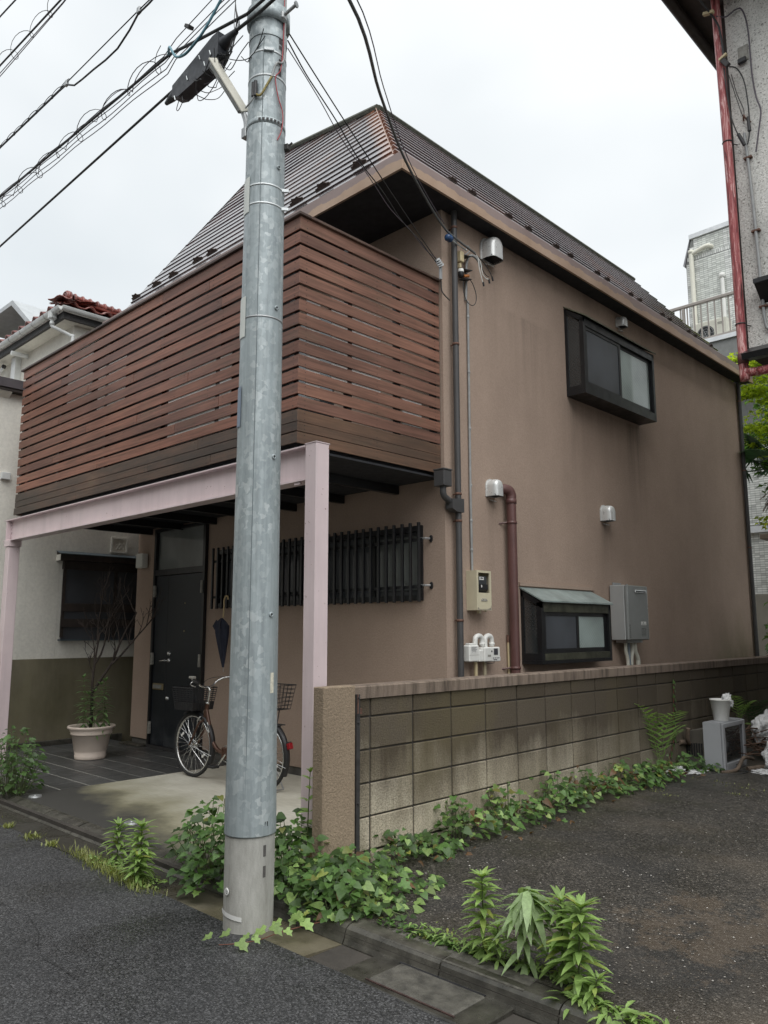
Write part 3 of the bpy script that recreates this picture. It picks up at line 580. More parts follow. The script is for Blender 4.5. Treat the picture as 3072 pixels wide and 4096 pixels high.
for r, (zt, zb) in enumerate(zip(tops, bots)):
    last = r >= 14; mx, my = (WEATX, WEATY) if last else (WOODX, WOODY)
    xs = [BX0 - (0.02 if r == 16 else 0)] + joints[r] + [BX1]
    for a, b in zip(xs, xs[1:]):
        j = U(-.0015, .0015)
        G().obox(((a + b) / 2 - (.001 if b < BX1 else .0025), BY0 + TH / 2 + j, (zb + zt) / 2 + .001 + U(-.0015, .0015)), (Vector((1, U(-.0006, .0006), U(-.0009, .0009))).normalized(), (0, 1, 0), Vector((0, U(-.03, .03), 1)).normalized()), ((b - a) / 2 - .003, TH / 2, (zt - zb) / 2 - .0015), .002).obj('slat', mx, bal)
        for xx in (a + .06, b - .06, (a + b) / 2):
            for zz in (zb + .022, zt - .022): nails.box(xx - .003, BY0 + j - .0015, zz - .003, xx + .003, BY0 + j + .004, zz + .003)
    j = U(-.001, .001)
    G().box(BX1 - TH + j, BY0 + 0.0015, zb + U(-.001, .001), BX1 + j, HY - 0.012, zt + U(-.001, .001), 0.002).obj('slat', my, bal)
    for yy in (BY0 + .07, BY0 + .85, HY - .08):
        for zz in (zb + .022, zt - .022): nails.box(BX1 + j - .002, yy - .003, zz - .003, BX1 + j + .0015, yy + .003, zz + .003)
    G().box(BX0, BY0 + TH + 0.012, zb, BX0 + TH, HY - 0.01, zt, 0.002).obj('slat', WOODY, bal)
stuff(nails.obj('nail', BLACK, bal))
RAILW = _wood('top_rail_wood', (0.085, 0.055, 0.045), 'X')
g = G(); g.box(BX0 - 0.03, BY0 - 0.025, 4.542, BX1 + 0.025, BY0 + 0.09, 4.566, 0.003); g.obj('top_rail', RAILW, bal)
G().box(BX1 - 0.09, BY0 + 0.092, 4.542, BX1 + 0.025, HY - 0.012, 4.566, 0.003).obj('top_rail', RAILW, bal)
for x in (-6.15, -5.1, -4.0, -2.9, -1.95, -0.95):
    G().box(x - .03, BY0 + TH + .002, 2.862, x + .03, BY0 + TH + .05, 4.54).obj('screen_post', DARKMETAL, bal)
for y in (0.62, 1.2, 1.68): G().box(BX1 - TH - .05, y - .025, 2.862, BX1 - TH - .003, y + .025, 4.54).obj('screen_post', DARKMETAL, bal)
SLITX = [(-2.75, -1.75, 3.0, 3.66), (-4.95, -4.35, 3.85, 4.43), (-4.2, -3.6, 3.6, 4.1)]; SLITY = [(0.42, 0.98, 3.30, 3.98), (.16, .30, 3.1, 3.9), (1.25, 1.5, 3.1, 3.35)]
# black backing sheet set behind the slats to keep their gaps dark
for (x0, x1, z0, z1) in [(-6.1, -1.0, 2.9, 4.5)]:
    G().box(x0, BY0 + .085, z0, x1, BY0 + .088, z1).obj('gap_backing', BLACK, bal)
SLITM = NT('slit_light_white', 0.35); SLITM.set('Base Color', (0.85, 0.87, 0.87)); SLITM = SLITM.mat  # white sheets added behind slats to imitate light through the gaps
for (x0, x1, z0, z1) in SLITX: G().box(x0, BY0 + TH + .004, z0, x1, BY0 + TH + .008, z1).obj('slit_light_sheet', SLITM, bal)
for (y0, y1, z0, z1) in SLITY: G().box(BX1 - TH - .008, y0, z0, BX1 - TH - .004, y1, z1).obj('slit_light_sheet', SLITM, bal)
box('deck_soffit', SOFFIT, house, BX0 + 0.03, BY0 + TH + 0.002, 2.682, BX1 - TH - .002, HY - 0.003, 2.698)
g = G()
for x in np.arange(-5.9, -1.0, 0.75): g.box(x - .025, BY0 + .05, 2.60, x + .025, HY - .004, 2.680)
g.obj('joist', DARKMETAL, house)
# ---- eaves: soffit and fascia
EX, EY, EL, EB = -0.606, 0.976, -6.06, 9.28
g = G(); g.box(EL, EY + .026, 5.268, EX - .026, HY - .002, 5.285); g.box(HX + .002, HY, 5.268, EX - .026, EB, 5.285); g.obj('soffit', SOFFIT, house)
g = G(); g.box(EL, EY, 5.25, EX, EY + .024, 5.412); g.box(EX - .024, EY + .026, 5.25, EX, EB, 5.412); g.box(EL, EY + .026, 5.25, EL + .024, HY + .3, 5.412); g.obj('fascia', FASCIA, house)
box('roof_gutter', DKSTEEL, house, EL + .03, EY + .026, 5.29, EX - .03, EY + .12, 5.398)
# ---- roof: lapped metal courses on the front and side slopes
SA, CA = math.sin(R(55)), math.cos(R(55)); Z0, Y0, P_ = 5.41, 1.0, 0.18
def xr(s): return -0.713 - 0.66 * s if s <= 2.36 else -2.27 - (s - 2.36) * (3.04 / 1.315)
def xl(s): return -5.55 + 0.0653 * s
def fp(x, s, h=0.0): return Vector((x, Y0 + s * CA - h * SA, Z0 + s * SA + h * CA))
roof = G().add([fp(xr(0), 0), fp(xr(2.36), 2.36), fp(-5.31, 3.675), fp(xl(0), 0)], [(0, 1, 2, 3)]).obj('roof', DKSTEEL, house, fix=False)
NRM = Vector((0.819, 0, 0.66)) / 1.052
LIP = 0.0115
for i in range(20):
    s0 = i * P_; s1 = min(s0 + P_ - 0.001, 3.66); a, b, a1, b1 = xl(s0), xr(s0), xl(s1), xr(s1)
    if i == 19: b1 = a1 + 0.12
    wv = lambda: U(-.003, .003)
    se = s0 + .022; sm = s0 + .026; am, bm_ = xl(sm), min(xr(sm), b) if s0 < 3.5 else b1; h0, h1 = LIP + wv(), LIP + wv()
    g = G(); g.add([fp(a, s0), fp(b, s0), fp(a, s0, h0), fp(b, s0, h1), fp(am, se, h0), fp(bm_, se, h1), fp(am, sm, .004), fp(bm_, sm, .004), fp(a1, s1, .001), fp(b1, s1, .001)], [(0, 1, 3, 2), (2, 3, 5, 4), (4, 5, 7, 6), (6, 7, 9, 8), (1, 7, 5, 3), (0, 2, 4, 6)])
    g.obj('roof_course', ROOFM, roof)
def rp_(s, y, h=0.0):
    return Vector((xr(s), y, Z0 + s * SA)) + NRM * h
LIP = 0.030
for i in range(13):
    s0 = i * P_; s1 = min(s0 + P_ - .001, 2.36)
    ya, yb, ya1, yb1 = Y0 + s0 * CA, EB - .05 - s0 * .25, Y0 + s1 * CA, EB - .05 - s1 * .25
    se = s0 + .022; sm = s0 + .026; yam, ybm = Y0 + sm * CA, EB - .05 - sm * .25
    g = G(); g.add([rp_(s0, ya), rp_(s0, yb), rp_(s0, ya, LIP), rp_(s0, yb, LIP), rp_(se, yam, LIP), rp_(se, ybm, LIP), rp_(sm, yam, .004), rp_(sm, ybm, .004), rp_(s1, ya1, .001), rp_(s1, yb1, .001)], [(0, 1, 3, 2), (2, 3, 5, 4), (4, 5, 7, 6), (6, 7, 9, 8), (1, 7, 5, 3), (0, 2, 4, 6)])
    g.obj('roof_course', ROOFM, roof)
A_, K_ = fp(-2.27, 2.36, .02), fp(-5.31, 3.675, .02); yb = EB - .6
MOSSFL = simple('mossy_ridge_flashing', (0.075, 0.078, 0.06), 0.8, var=0.4, scale=20)
g = G(); g.tube([A_ + Vector((.03, 0, -.01)), K_], .036, 6); g.obj('ridge_flashing', MOSSFL, roof)
G().tube([A_ + Vector((.03, .02, -.005)), Vector((A_.x + .03, yb, A_.z - .005))], .034, 6).obj('ridge_flashing', MOSSFL, roof)
g = G(); ky = K_.y
g.add([A_, K_, (K_.x, yb, K_.z), (A_.x, yb, A_.z), (xl(0), EB, Z0), (xr(0), EB, Z0), (xl(0), Y0, Z0)], [(0, 1, 2, 3), (3, 2, 4, 5), (1, 6, 4, 2)]); g.obj('roof_deck', DKSTEEL, roof, fix=False)
# hip trim on the seam between the two slopes
g = G(); g.tube([fp(xr(0.05), .05, .018), fp(xr(2.36), 2.36, .018)], .005, 6); g.obj('hip_trim', simple('coppery_hip_trim', (0.36, 0.22, 0.16), 0.4, var=0.25), roof)
GUARDM = simple('rusty_snow_guard', (0.10, 0.078, 0.07), 0.7, 0.2, var=0.4, scale=40)
# snow guards: cut sheet brackets standing on the lower courses
def guard(P, t, up, L=0.155, H=0.075):
    t, up = Vector(t), Vector(up); n = t.cross(up).normalized()
    pts = [(-.5, 0), (.5, 0), (.5, .42), (.30, .55), (.22, 1.0), (0, .86), (-.2, 1.05), (-.3, .5), (-.5, .45)]
    g = G().prism([P + t * (a * L) + up * (b * H) - n * .004 for a, b in pts], n * .008)
    g.prism([P + t * (-.5 * L), P + t * (.5 * L), P + t * (.5 * L) - up * .006 , P + t * (-.5 * L) - up * .006], n * .02); g.obj('snow_guard', GUARDM, roof)
UPF = Vector((0, -SA, CA))
for x, s in [(-5.34, .17), (-4.86, .20), (-4.46, .19), (-3.94, .20), (-3.64, .19), (-2.16, .22), (-1.75, .20), (-1.27, .24)]: guard(fp(x, s, .03), (1, 0, 0), UPF, 0.20, .058)
for y in (2.15, 2.47, 3.12, 3.5, 4.08, 4.4, 5.05, 5.3, 5.95, 6.2, 6.9, 7.15, 7.8, 8.05, 8.65): guard(rp_(.47, y, .03), (0, 1, 0), NRM, 0.14, .035)
# ---- bay windows on the side wall
def bay(y0, y1, z0, z1, zb, xf, roofmat, fm, mull, name, clear):
    bx = G(); bx.prism([(xf, y, z) for y, z in []] or [(HX, y0, z0), (xf, y0, z0), (xf, y0, z0 + .035), (HX, y0, z0 + .035)], (0, y1 - y0, 0))
    b = bx.obj('bay_window', DARKMETAL, house)
    w = 0.045
    for y, yp in ((y0, y0), (y1 - w, y1 - .03)):
        g = G(); g.box(xf - .05, y, z0 + .036, xf, y + w, z1); g.box(HX, y, z0 + .036, HX + .03, y + w, z1 + (zb - z1) * .8); y = yp
        g.prism([(HX, y, zb - .07), (HX, y, zb - .01), (xf, y, z1 + .0), (xf, y, z1 - .055)], (0, .03, 0)); g.box(HX + .03, y + .002, z0 + .036, xf - .05, y + .028, z0 + .10)
        g.obj('corner_frame', DARKMETAL, b)
    g = G(); g.box(xf - .045, y0 + w, z1 - .09, xf - .002, y1 - w, z1 - .002); g.box(xf - .045, y0 + w, z0 + .036, xf - .002, y1 - w, z0 + .10); g.obj('rail_frame', fm, b)
    g = G(); g.prism([(HX, y0 - .012, zb), (HX, y0 - .012, zb + .014), (xf + .03, y0 - .012, z1 + .016), (xf + .03, y0 - .012, z1 + .002)], (0, y1 - y0 + .024, 0)); g.obj('bay_roof', roofmat, b)
    ym = mull
    sw = .045
    for (a, c, m, dx) in ((y0 + w, ym + .03, SCREEN, 0.0), (ym - .02, y1 - w, FROST, -.022)):
        s_ = G(); zz0, zz1 = z0 + .10, z1 - .09; xx = xf - .012 + dx
        for (p, q, r_, t_) in ((a, a + sw, zz0, zz1), (c - sw, c, zz0, zz1), (a + sw, c - sw, zz0, zz0 + sw), (a + sw, c - sw, zz1 - sw * .8, zz1)): s_.box(xx - .018, p, r_, xx, q, t_)
        so = s_.obj('sash', DARKMETAL, b)
        G().box(xx - .012, a + sw, zz0 + sw, xx - .007, c - sw, zz1 - sw * .8).obj('pane', m, so)
    for y in (y0 + .012, y1 - .018): G().add([(HX + .03, y, z0 + .10), (xf - .05, y, z0 + .10), (xf - .05, y, z1 - .05), (HX + .03, y, zb - .07)], [(0, 1, 2, 3)]).obj('side_pane', clear, b)
    box('backing', SOFFIT, b, HX + .001, y0 + .05, z0 + .04, HX + .006, y1 - .05, z1 - .05)
    return b
bu = bay(3.90, 5.635, 3.905, 4.775, 4.945, -0.585, simple('mossy_bay_roof', (0.10, 0.10, 0.065), 0.7, var=0.4, scale=14), DARKMETAL, 4.74, 'u', CLEARG)
bl = bay(2.885, 4.235, 1.012, 1.60, 1.742, -0.585, ROOFGL, MOSSMETAL, 3.56, 'l', CLEARG)
box('lintel_moulding', WALL, house, HX + .001, 2.86, 1.765, HX + .02, 4.30, 1.80)
# things standing behind the side glass, seen as pale blurs
for (y, z, r_) in ((4.15, 4.03, .055), (4.2, 4.12, .05)): G().lathe([(0, -r_), (r_ * .8, -r_ * .6), (r_, 0), (r_ * .75, r_ * .7), (0, r_)], (-.72, y - .18, z + .03), 14).obj('ornament', WHITEP, bu, True)
# ---- hoods, pipes and other wall fittings
def hood(yc, zt, w, h, d, lab=None):
    g = G(); n = 14; rings = []
    def prof(sc_, x):
        P = [(x, yc - w / 2 * sc_, zt - h)]
        for k in range(n + 1):
            a = math.pi * (1 - k / n); P.append((x, yc + math.cos(a) * w / 2 * sc_, zt - w / 2 + math.sin(a) * w / 2 * sc_ - (1 - sc_) * .02))
        P.append((x, yc + w / 2 * sc_, zt - h)); return P
    for (f, s_) in ((0, 1), (.45, 1), (.72, .95), (.9, .82), (.98, .6), (1.0, .25)): rings.append(prof(s_, HX + .012 + d * f))
    m = len(rings[0]); g.add([p for r_ in rings for p in r_], [(i * m + k, i * m + k + 1, (i + 1) * m + k + 1, (i + 1) * m + k) for i in range(len(rings) - 1) for k in range(m - 1)])
    g.add(rings[-1], [tuple(range(m))])
    hd = g.obj('vent_hood', WHITEMET, house, True)
    G().prism([(HX + .001, y, z) for (_, y, z) in prof(1.12, 0)], (.012, 0, 0)).obj('flange', WHITEMET, hd)
    b = G()
    for k in range(6): b.box(HX + .02 + d * .15 * k, yc - w * .46, zt - h + .004, HX + .02 + d * .15 * k + .006, yc + w * .46, zt - h + .012)
    b.box(HX + .012, yc - w * .47, zt - h + .013, HX + d * .9, yc + w * .47, zt - h + .016); b.obj('louvre', BLACK, hd)
    G().prism([(HX + .012, yc - w * .2, zt - h - .03), (HX + .012, yc + w * .35, zt - h - .03), (HX + .05, yc + w * .3, zt - h - .045), (HX + .05, yc - w * .1, zt - h - .045)], (0, 0, .004)).obj('drip_lip', WHITEMET, hd)
hood(2.455, 5.215, .20, .235, .145); hood(2.425, 2.755, .135, .165, .115); hood(5.195, 5.205, .125, .135, .10); hood(4.605, 2.75, .145, .18, .12)
dp = G().tube([(-.76, 1.865, -.04), (-.76, 1.865, 5.36)], .0285, 14).obj('downpipe', DOWNP, house, True)
for z in (5.10, 2.545, 2.30, 1.42, 3.95):
    G().lathe([(.029, -.011), (.033, -.010), (.033, .010), (.029, .011)], (-.76, 1.865, z), 16).obj('clamp', RUST, dp, True)
    G().tube([(-.79, 1.865, z), (-.822, 1.865, z)], .006, 6).obj('clamp_pin', RUST, dp)
G().lathe([(.0285, -.01), (.034, -.008), (.034, .012), (.03, .02)], (-.76, 1.865, 5.355), 16).obj('pipe_collar', RUST, dp, True)
g = G().box(-.818, 1.597, 2.585, -.70, 1.708, 2.725, .004); g.box(-.822, 1.593, 2.727, -.696, 1.712, 2.740, .002); g.obj('rain_hopper', DOWNP, dp)
G().tube(curve([(-.755, 1.65, 2.585), (-.755, 1.65, 2.53), (-.757, 1.675, 2.495), (-.76, 1.73, 2.475), (-.76, 1.78, 2.45)], 5), .029, 12).obj('swan_neck', DOWNP, dp, True)
g = G().prism([(-.80, 1.735, 2.40), (-.80, 1.735, 2.485), (-.80, 1.90, 2.50), (-.80, 1.90, 2.375), (-.80, 1.80, 2.375)], (.08, 0, 0)); g.obj('pipe_branch', DOWNP, dp)
rd = G().tube([(-.78, HB - .09, -.1), (-.78, HB - .09, 5.30)], .030, 10).obj('downpipe', DOWNP, house, True)
for z in (4.95, 3.82, 2.6): G().lathe([(.031, -.01), (.034, 0), (.031, .01)], (-.78, HB - .09, z), 12).obj('clamp', RUST, rd, True)
bp = G().tube([(-.745, 2.665, -.04), (-.745, 2.665, 2.60)], .046, 18).obj('drain_pipe', BROWNP, house, True)
G().tube(curve([(-.745, 2.665, 2.585), (-.745, 2.665, 2.63), (-.752, 2.64, 2.672), (-.775, 2.585, 2.685), (-.81, 2.53, 2.685), (-.83, 2.50, 2.685)], 5), .050, 16).obj('elbow', BROWNP, bp, True)
G().lathe([(.047, 0), (.053, .002), (.053, .045), (.047, .047)], (-.745, 2.665, 2.545), 18).obj('collar', BROWNP, bp, True)
for z in (2.36, 0.985):
    G().lathe([(.047, -.013), (.052, -.012), (.052, .012), (.047, .013)], (-.745, 2.665, z), 18).obj('clamp', BROWNP, bp, True); G().tube([(-.77, 2.62, z), (-.825, 2.56, z - .01)], .009, 6).obj('clamp_arm', BROWNP, bp)
cd = G().tube([(-.803, 2.105, 1.86), (-.803, 2.10, 2.6), (-.803, 2.112, 4.46)], .0115, 8).obj('conduit', CONDUIT, house, True)
for z in (2.06, 2.33, 2.66, 3.2, 3.75, 4.3): G().lathe([(.012, -.014), (.0145, -.012), (.0145, .012), (.012, .014)], (-.803, 2.105 + (z - 2.6) * .004, z), 10).obj('coupling', CONDUIT, cd, True)
ov = G().tube([(-.80, 2.64, .9), (-.80, 2.635, 1.22)], .012, 8).obj('overflow_pipe', TAN, house, True)
G().tube([(-.80, 2.635, 1.22), (-.80, 2.635, 1.29)], .014, 8).obj('rusty_tip', RUST, ov, True)
# ------------------------------------------------------------------ pink steel frame under the balcony
fr = thing('steel_frame', 'pale pink painted steel post-and-beam frame carrying the balcony', 'steel frame', (-.377, -.14, ZD))
box('post', PINK, fr, -.434, -.20, -.30, -.320, -.082, 2.592, .004); box('post_cap', PINK, fr, -.437, -.203, 2.593, -.317, -.079, 2.599)
def hbeam(x0, x1):
    g = G(); g.box(x0, -.20, 2.345, x1, -.08, 2.356); g.box(x0, -.20, 2.578, x1, -.08, 2.589); g.box(x0, -.145, 2.356, x1, -.137, 2.578); return g
hbeam(-5.77, -.436).obj('beam', PINK, fr)
g = G(); g.box(-5.70, -.20, 2.357, -5.69, -.146, 2.577); g.box(-5.71, -.198, 2.357, -5.702, -.146, 2.577); g.obj('stiffener', PINK, fr)
for z in (2.40, 2.45, 2.50, 2.545): G().lathe([(0, .014), (.010, .012), (.012, .004), (.012, 0)], (-5.672, -.146, z), 6, AY).obj('bolt', PINK, fr)
box('post', PINK, fr, -5.685, -.20, -.30, -5.57, -.082, 2.28, .004); box('post_head', PINK, fr, -5.70, -.21, 2.281, -5.555, -.072, 2.343)
for y in (-.14,): 
    box('bracket', PINK, fr, -.56, -.19, 2.325, -.50, -.17, 2.343)
# ------------------------------------------------------------------ block wall
bwall = thing('block_wall', 'grimy grey concrete block wall with stuccoed coping beside the asphalt lot', 'wall', (-.05, 4.5, -.1))
WB = 9.6
box('mortar_core', MORTAR, bwall, -.095, -.155, -.30, -.011, WB, .913)
random.seed(21)
rows = [(-.205, -.005), (0, .2), (.2, .4), (.4, .6), (.6, .8), (.8, .918)]
for z0, z1 in rows:
    ys = [(-.136, -.007)] + [(k * .4 + .007, (k + 1) * .4 - .007) for k in range(24)]
    for a, b in ys:
        j = U(-.0018, .0018)
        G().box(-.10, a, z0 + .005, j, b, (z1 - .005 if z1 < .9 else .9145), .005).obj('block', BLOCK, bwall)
box('pillar', PILLAR, bwall, -.066, -.423, -.30, .030, -.160, 1.0, .006)
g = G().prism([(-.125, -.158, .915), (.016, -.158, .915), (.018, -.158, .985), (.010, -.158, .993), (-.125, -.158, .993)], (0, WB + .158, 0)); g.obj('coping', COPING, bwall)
sb = box('gate_angle', DKSTEEL, bwall, .0005, -.158, -.12, .036, -.128, .945); 
g = G(); g.box(.0365, -.152, .83, .040, -.144, .945); g.obj('gate_strip', RUST, sb)
for z in (.925, .775, .30): G().lathe([(0, .010), (.007, .009), (.009, 0)], (.0365, -.143, z), 8, (Vector((0, 1, 0)), Vector((0, 0, 1)), Vector((1, 0, 0)))).obj('bolt_head', DKSTEEL, sb)
G().box(.012, -.1275, .825, .034, -.108, .86).obj('latch_lug', RUST, sb)
# ------------------------------------------------------------------ utility pole
PX, PY = .101, -.988
pole = thing('utility_pole', 'tall utility pole with galvanised steel sleeve over a concrete foot', 'utility pole', (PX, PY, ZR))
def pr(z): return .1305 - (z - .3) * (.0205 / 4.7)
G().lathe([(.127, -.35), (.1275, -.15), (.1285, .10), (.1285, .36)], (PX, PY, 0), 40).obj('concrete_foot', POLECON, pole, True)
sl = G().lathe([(.128, .305), (.1345, .298), (.1345, .303), (pr(1), 1.0), (pr(2.2), 2.2), (pr(3.4), 3.4), (pr(4.6), 4.6), (pr(4.84), 4.84)], (PX, PY, 0), 48).obj('steel_sleeve', GALV, pole, True)
G().lathe([(pr(4.84) + .004, 4.84), (pr(4.84) + .004, 4.90), (pr(4.9) - .003, 4.905), (pr(6) - .003, 6.0), (pr(8.6), 8.6), (0, 8.6)], (PX, PY, 0), 40).obj('upper_tube', GALV, pole, True)
CA_ = math.atan2(-.596, .803)           # bearing of the street side
def pp(a, z, k=0.0): return Vector((PX + math.cos(CA_ + a) * (pr(z) + k), PY + math.sin(CA_ + a) * (pr(z) + k), z))
def arcstrip(z0, z1, a0, a1, k, n=18, tilt=0.0):
    g = G(); vs = []
    for i in range(n + 1):
        a = a0 + (a1 - a0) * i / n; vs += [pp(a, z0 + tilt * i / n, k), pp(a, z1 + tilt * i / n, k)]
    return g.add(vs, [(2 * i, 2 * i + 2, 2 * i + 3, 2 * i + 1) for i in range(n)])
# angle grows anticlockwise from above; left in view = negative
g = G(); g.tube([pp(-.22, z, .0005) for z in (.31, 1.5, 3, 4.83)], .0022, 5); g.obj('sleeve_seam', simple('dark_seam_steel', (0.16, 0.19, 0.20), 0.6), pole)  # seam line in a darker grey than the sleeve
for z, w, tl, mt in ((4.735, .007, .0, BAND), (4.575, .007, 0, BAND), (4.285, .018, 0, GALV), (3.878, .0055, 0, BAND), (3.762, .0055, 0, BAND), (3.078, .005, 0, STEEL)):
    g = G(); g.lathe([(pr(z) + .0005, z - w), (pr(z) + .002, z - w), (pr(z) + .002, z + w), (pr(z) + .0005, z + w)], (PX, PY, 0), 40); g.obj('band', mt, pole, True)
for z in (4.735, 3.878, 3.762): G().obox(pp(.05 if z > 4 else 1.1, z, .008), (Vector((math.cos(CA_), math.sin(CA_), 0)), Vector((-math.sin(CA_), math.cos(CA_), 0)), (0, 0, 1)), (.006, .03, .010), .002).obj('band_buckle', BAND, pole)
g = G()
for k in range(7): 
    p = pp(-.35 + k * .2, 4.285, .0045); ax = (p - Vector((PX, PY, 4.285))).normalized(); g.obox(p, (ax, ax.cross(Vector((0, 0, 1))), (0, 0, 1)), (.001, .007, .008))
g.obj('band_slot', DKSTEEL, pole)
for z0, z1, a0, a1, mt, nm in ((3.715, 3.935, -1.55, -.82, PLATE, 'sign_plate'), (2.965, 3.205, -1.55, -.85, PLATE, 'sign_plate'), (2.45, 2.68, -1.5, -1.0, BLUEGREY, 'sign_plate')):
    arcstrip(z0, z1, a0, a1, .004, 10).obj(nm, mt, pole, True)
arcstrip(2.055, 2.125, -1.3, -1.02, .002, 6).obj('number_tag', simple('faded_tag', (0.42, 0.44, 0.44), 0.5), pole, True)
arcstrip(1.01, 1.115, .75, .95, .001, 4).obj('paint_patch', simple('chipped_cream_paint', (0.66, 0.63, 0.52), 0.7, var=0.25, scale=60), pole, True)
for z0, z1, mt in ((.31, .37, BLACK),): arcstrip(z0, z1, .58, .72, .0035, 4).obj('tape_mark', mt, pole)
for z0, z1 in ((.20, .255), (.10, .155)): arcstrip(z0, z1, .55, .68, -.001, 4).obj('tape_mark', simple('faded_black_mark', (0.09, 0.085, 0.08), 0.8, var=0.3, scale=80), pole)
for z0, z1 in ((4.80, 4.84), (4.765, 4.79), (4.66, 4.70), (4.59, 4.64)): arcstrip(z0, z1, .62, .8, .0015, 4).obj('tape_mark', DKSTEEL, pole)
g = G(); vs = []
arcstrip(-.078, -.056, -1.5, -.25, .0015, 12, -.022).obj('white_tape', LABELW, pole, True)
p = pp(-.98, .032, .0); ax = Vector((math.cos(CA_ - .98), math.sin(CA_ - .98), 0)); tt = ax.cross(Vector((0, 0, 1)))
dsc = G().lathe([(0, .004), (.017, .004), (.018, 0)], p, 20, (tt, Vector((0, 0, 1)), ax)).obj('survey_disc', LABELW, pole)
g = G()
for (u, v, w, h) in [(-.006, .006, .008, .0015), (-.006, .001, .008, .0015), (-.010, .003, .0015, .008), (-.003, -.006, .010, .0015), (.004, -.002, .0015, .006), (.006, .006, .003, .003), (-.007, -.009, .003, .0015)]: g.obox(p + ax * .0045 + tt * u + Vector((0, 0, v)), (ax, tt, (0, 0, 1)), (.0004, w / 2, h / 2))
g.obj('disc_marking', INK, dsc)
for z in (4.002, 3.14, 2.279, 1.419):
    p = pp(.72, z, 0); ax = Vector((math.cos(CA_ + .72), math.sin(CA_ + .72), 0)); tt = ax.cross(Vector((0, 0, 1)))
    g = G().lathe([(.013, 0), (.013, .008), (.0075, .009), (.007, .004)], p, 16, (tt, Vector((0, 0, 1)), ax)); o = g.obj('bolt_socket', GALV, pole, True); G().lathe([(0, .0045), (.007, .0045)], p, 12, (tt, Vector((0, 0, 1)), ax)).obj('socket_bore', BLACK, o)
g = G(); a = pp(.75, 4.985, 0); ax = Vector((math.cos(CA_ + .95), math.sin(CA_ + .95), 0))
g.obox(a, (ax, ax.cross(Vector((0, 0, 1))), (0, 0, 1)), (.028, .024, .024), .006); g.tube([a, a + ax * .10 + Vector((0, 0, .045))], .010, 10); g.lathe([(0, .006), (.02, .005), (.02, -.004), (0, -.004)], a + ax * .105 + Vector((0, 0, .047)), 8, (ax.cross(Vector((0, 0, 1))), Vector((0, 0, 1)), ax)); g.obj('step_bolt', STEEL, pole)
g = G(); a = pp(1.35, 4.17, 0.01); g.obox(a, (ax, ax.cross(Vector((0, 0, 1))), (0, 0, 1)), (.02, .016, .02), .004); g.tube([a, a + Vector((.03, .02, .03))], .006, 6); g.obj('clamp_bolt', DKSTEEL, pole)
# red and grey leads taped down the pole, the joint under the lamp
rw = G().tube(curve([pp(.95, 5.4, .01), pp(.90, 5.0, .008), pp(.82, 4.75, .008), pp(.66, 4.62, .010), pp(.40, 4.56, .010), pp(.55, 4.45, .008), pp(.86, 4.35, .012), pp(.80, 4.24, .010), pp(.60, 4.17, .003)], 7), .0032, 6).obj('red_lead', REDW, pole, True)
G().tube(curve([pp(.98, 5.4, .012), pp(.95, 4.9, .01), pp(.86, 4.70, .012), pp(.45, 4.655, .012), pp(.30, 4.60, .012), pp(.22, 4.555, .012)], 7), .007, 8).obj('grey_lead', CONDUIT, pole, True)
G().tube(curve([pp(.2, 4.555, .012), pp(.0, 4.50, .014), pp(-.28, 4.43, .016), pp(-.5, 4.435, .016)], 6), .007, 8).obj('taped_joint', simple('yellow_black_tape', (0.25, 0.20, 0.06), 0.6, var=0.7, scale=70), pole, True)
for a in (-.55, -.68): G().tube([pp(a, 4.535 - abs(a + .6) * .2, .016), pp(a, 4.43, .016)], .011, 8).obj('cable_end_cap', BLACK, pole, True)
G().tube(curve([pp(-.6, 4.43, .016), pp(-.75, 4.40, .02), pp(-1.05, 4.37, .03)], 5), .005, 6).obj('lamp_lead', CONDUIT, pole, True)
g = G().lathe([(pr(4.93) + .004, 4.955), (pr(4.93) + .02, 4.96), (pr(4.93) + .02, 5.05), (pr(4.93) + .004, 5.055)], (PX, PY, 0), 32); g.obj('cable_clamp', GALV, pole, True)
# ------------------------------------------------------------------ street lamp
lamp = thing('street_lamp', 'slim white street lamp with clear cover slanting up from the pole', 'street lamp', (-.02, -1.09, 4.35))
a, b = Vector((-.002, -1.082, 4.415)), Vector((-.112, -1.238, 4.722)); d = (b - a).normalized(); n_ = Vector((-.72, .25, -.42)); n_ = (n_ - d * n_.dot(d)).normalized(); s_ = d.cross(n_)
L_ = (b - a).length / 2
G().obox((a + b) / 2 - n_ * .012, (d, s_, n_), (L_ + .012, .030, .006), .003).obj('lamp_back', simple('ivory_lamp_body', (0.66, 0.64, 0.56), 0.45, var=0.04), lamp)
lc = NT('cloudy_lamp_cover', 0.25, 0, 0.5); lc.col(lc.ramp(lc.noise(14, 4), [(0.3, (0.22, 0.23, 0.23)), (0.7, (0.42, 0.43, 0.42))])); lc.set('Coat Weight', .6)
G().obox((a + b) / 2 + n_ * .012, (d, s_, n_), (L_ - .004, .027, .017), .010).obj('lamp_cover', lc.mat, lamp)
G().obox((a + b) / 2 + n_ * .030 + d * .03, (d, s_, n_), (L_ * .55, .008, .0015)).obj('reflector_strip', simple('silver_reflector', (0.5, 0.51, 0.5), 0.3, 0.4), lamp)
g = G(); g.tube(curve([a + d * .02, Vector((.002, -1.078, 4.39)), Vector((.014, -1.072, 4.34)), Vector((.016, -1.070, 4.27))], 5), .016, 8); g.box(-.006, -1.092, 4.235, .038, -1.05, 4.30, .003); g.obj('lamp_bracket', STEEL, lamp)
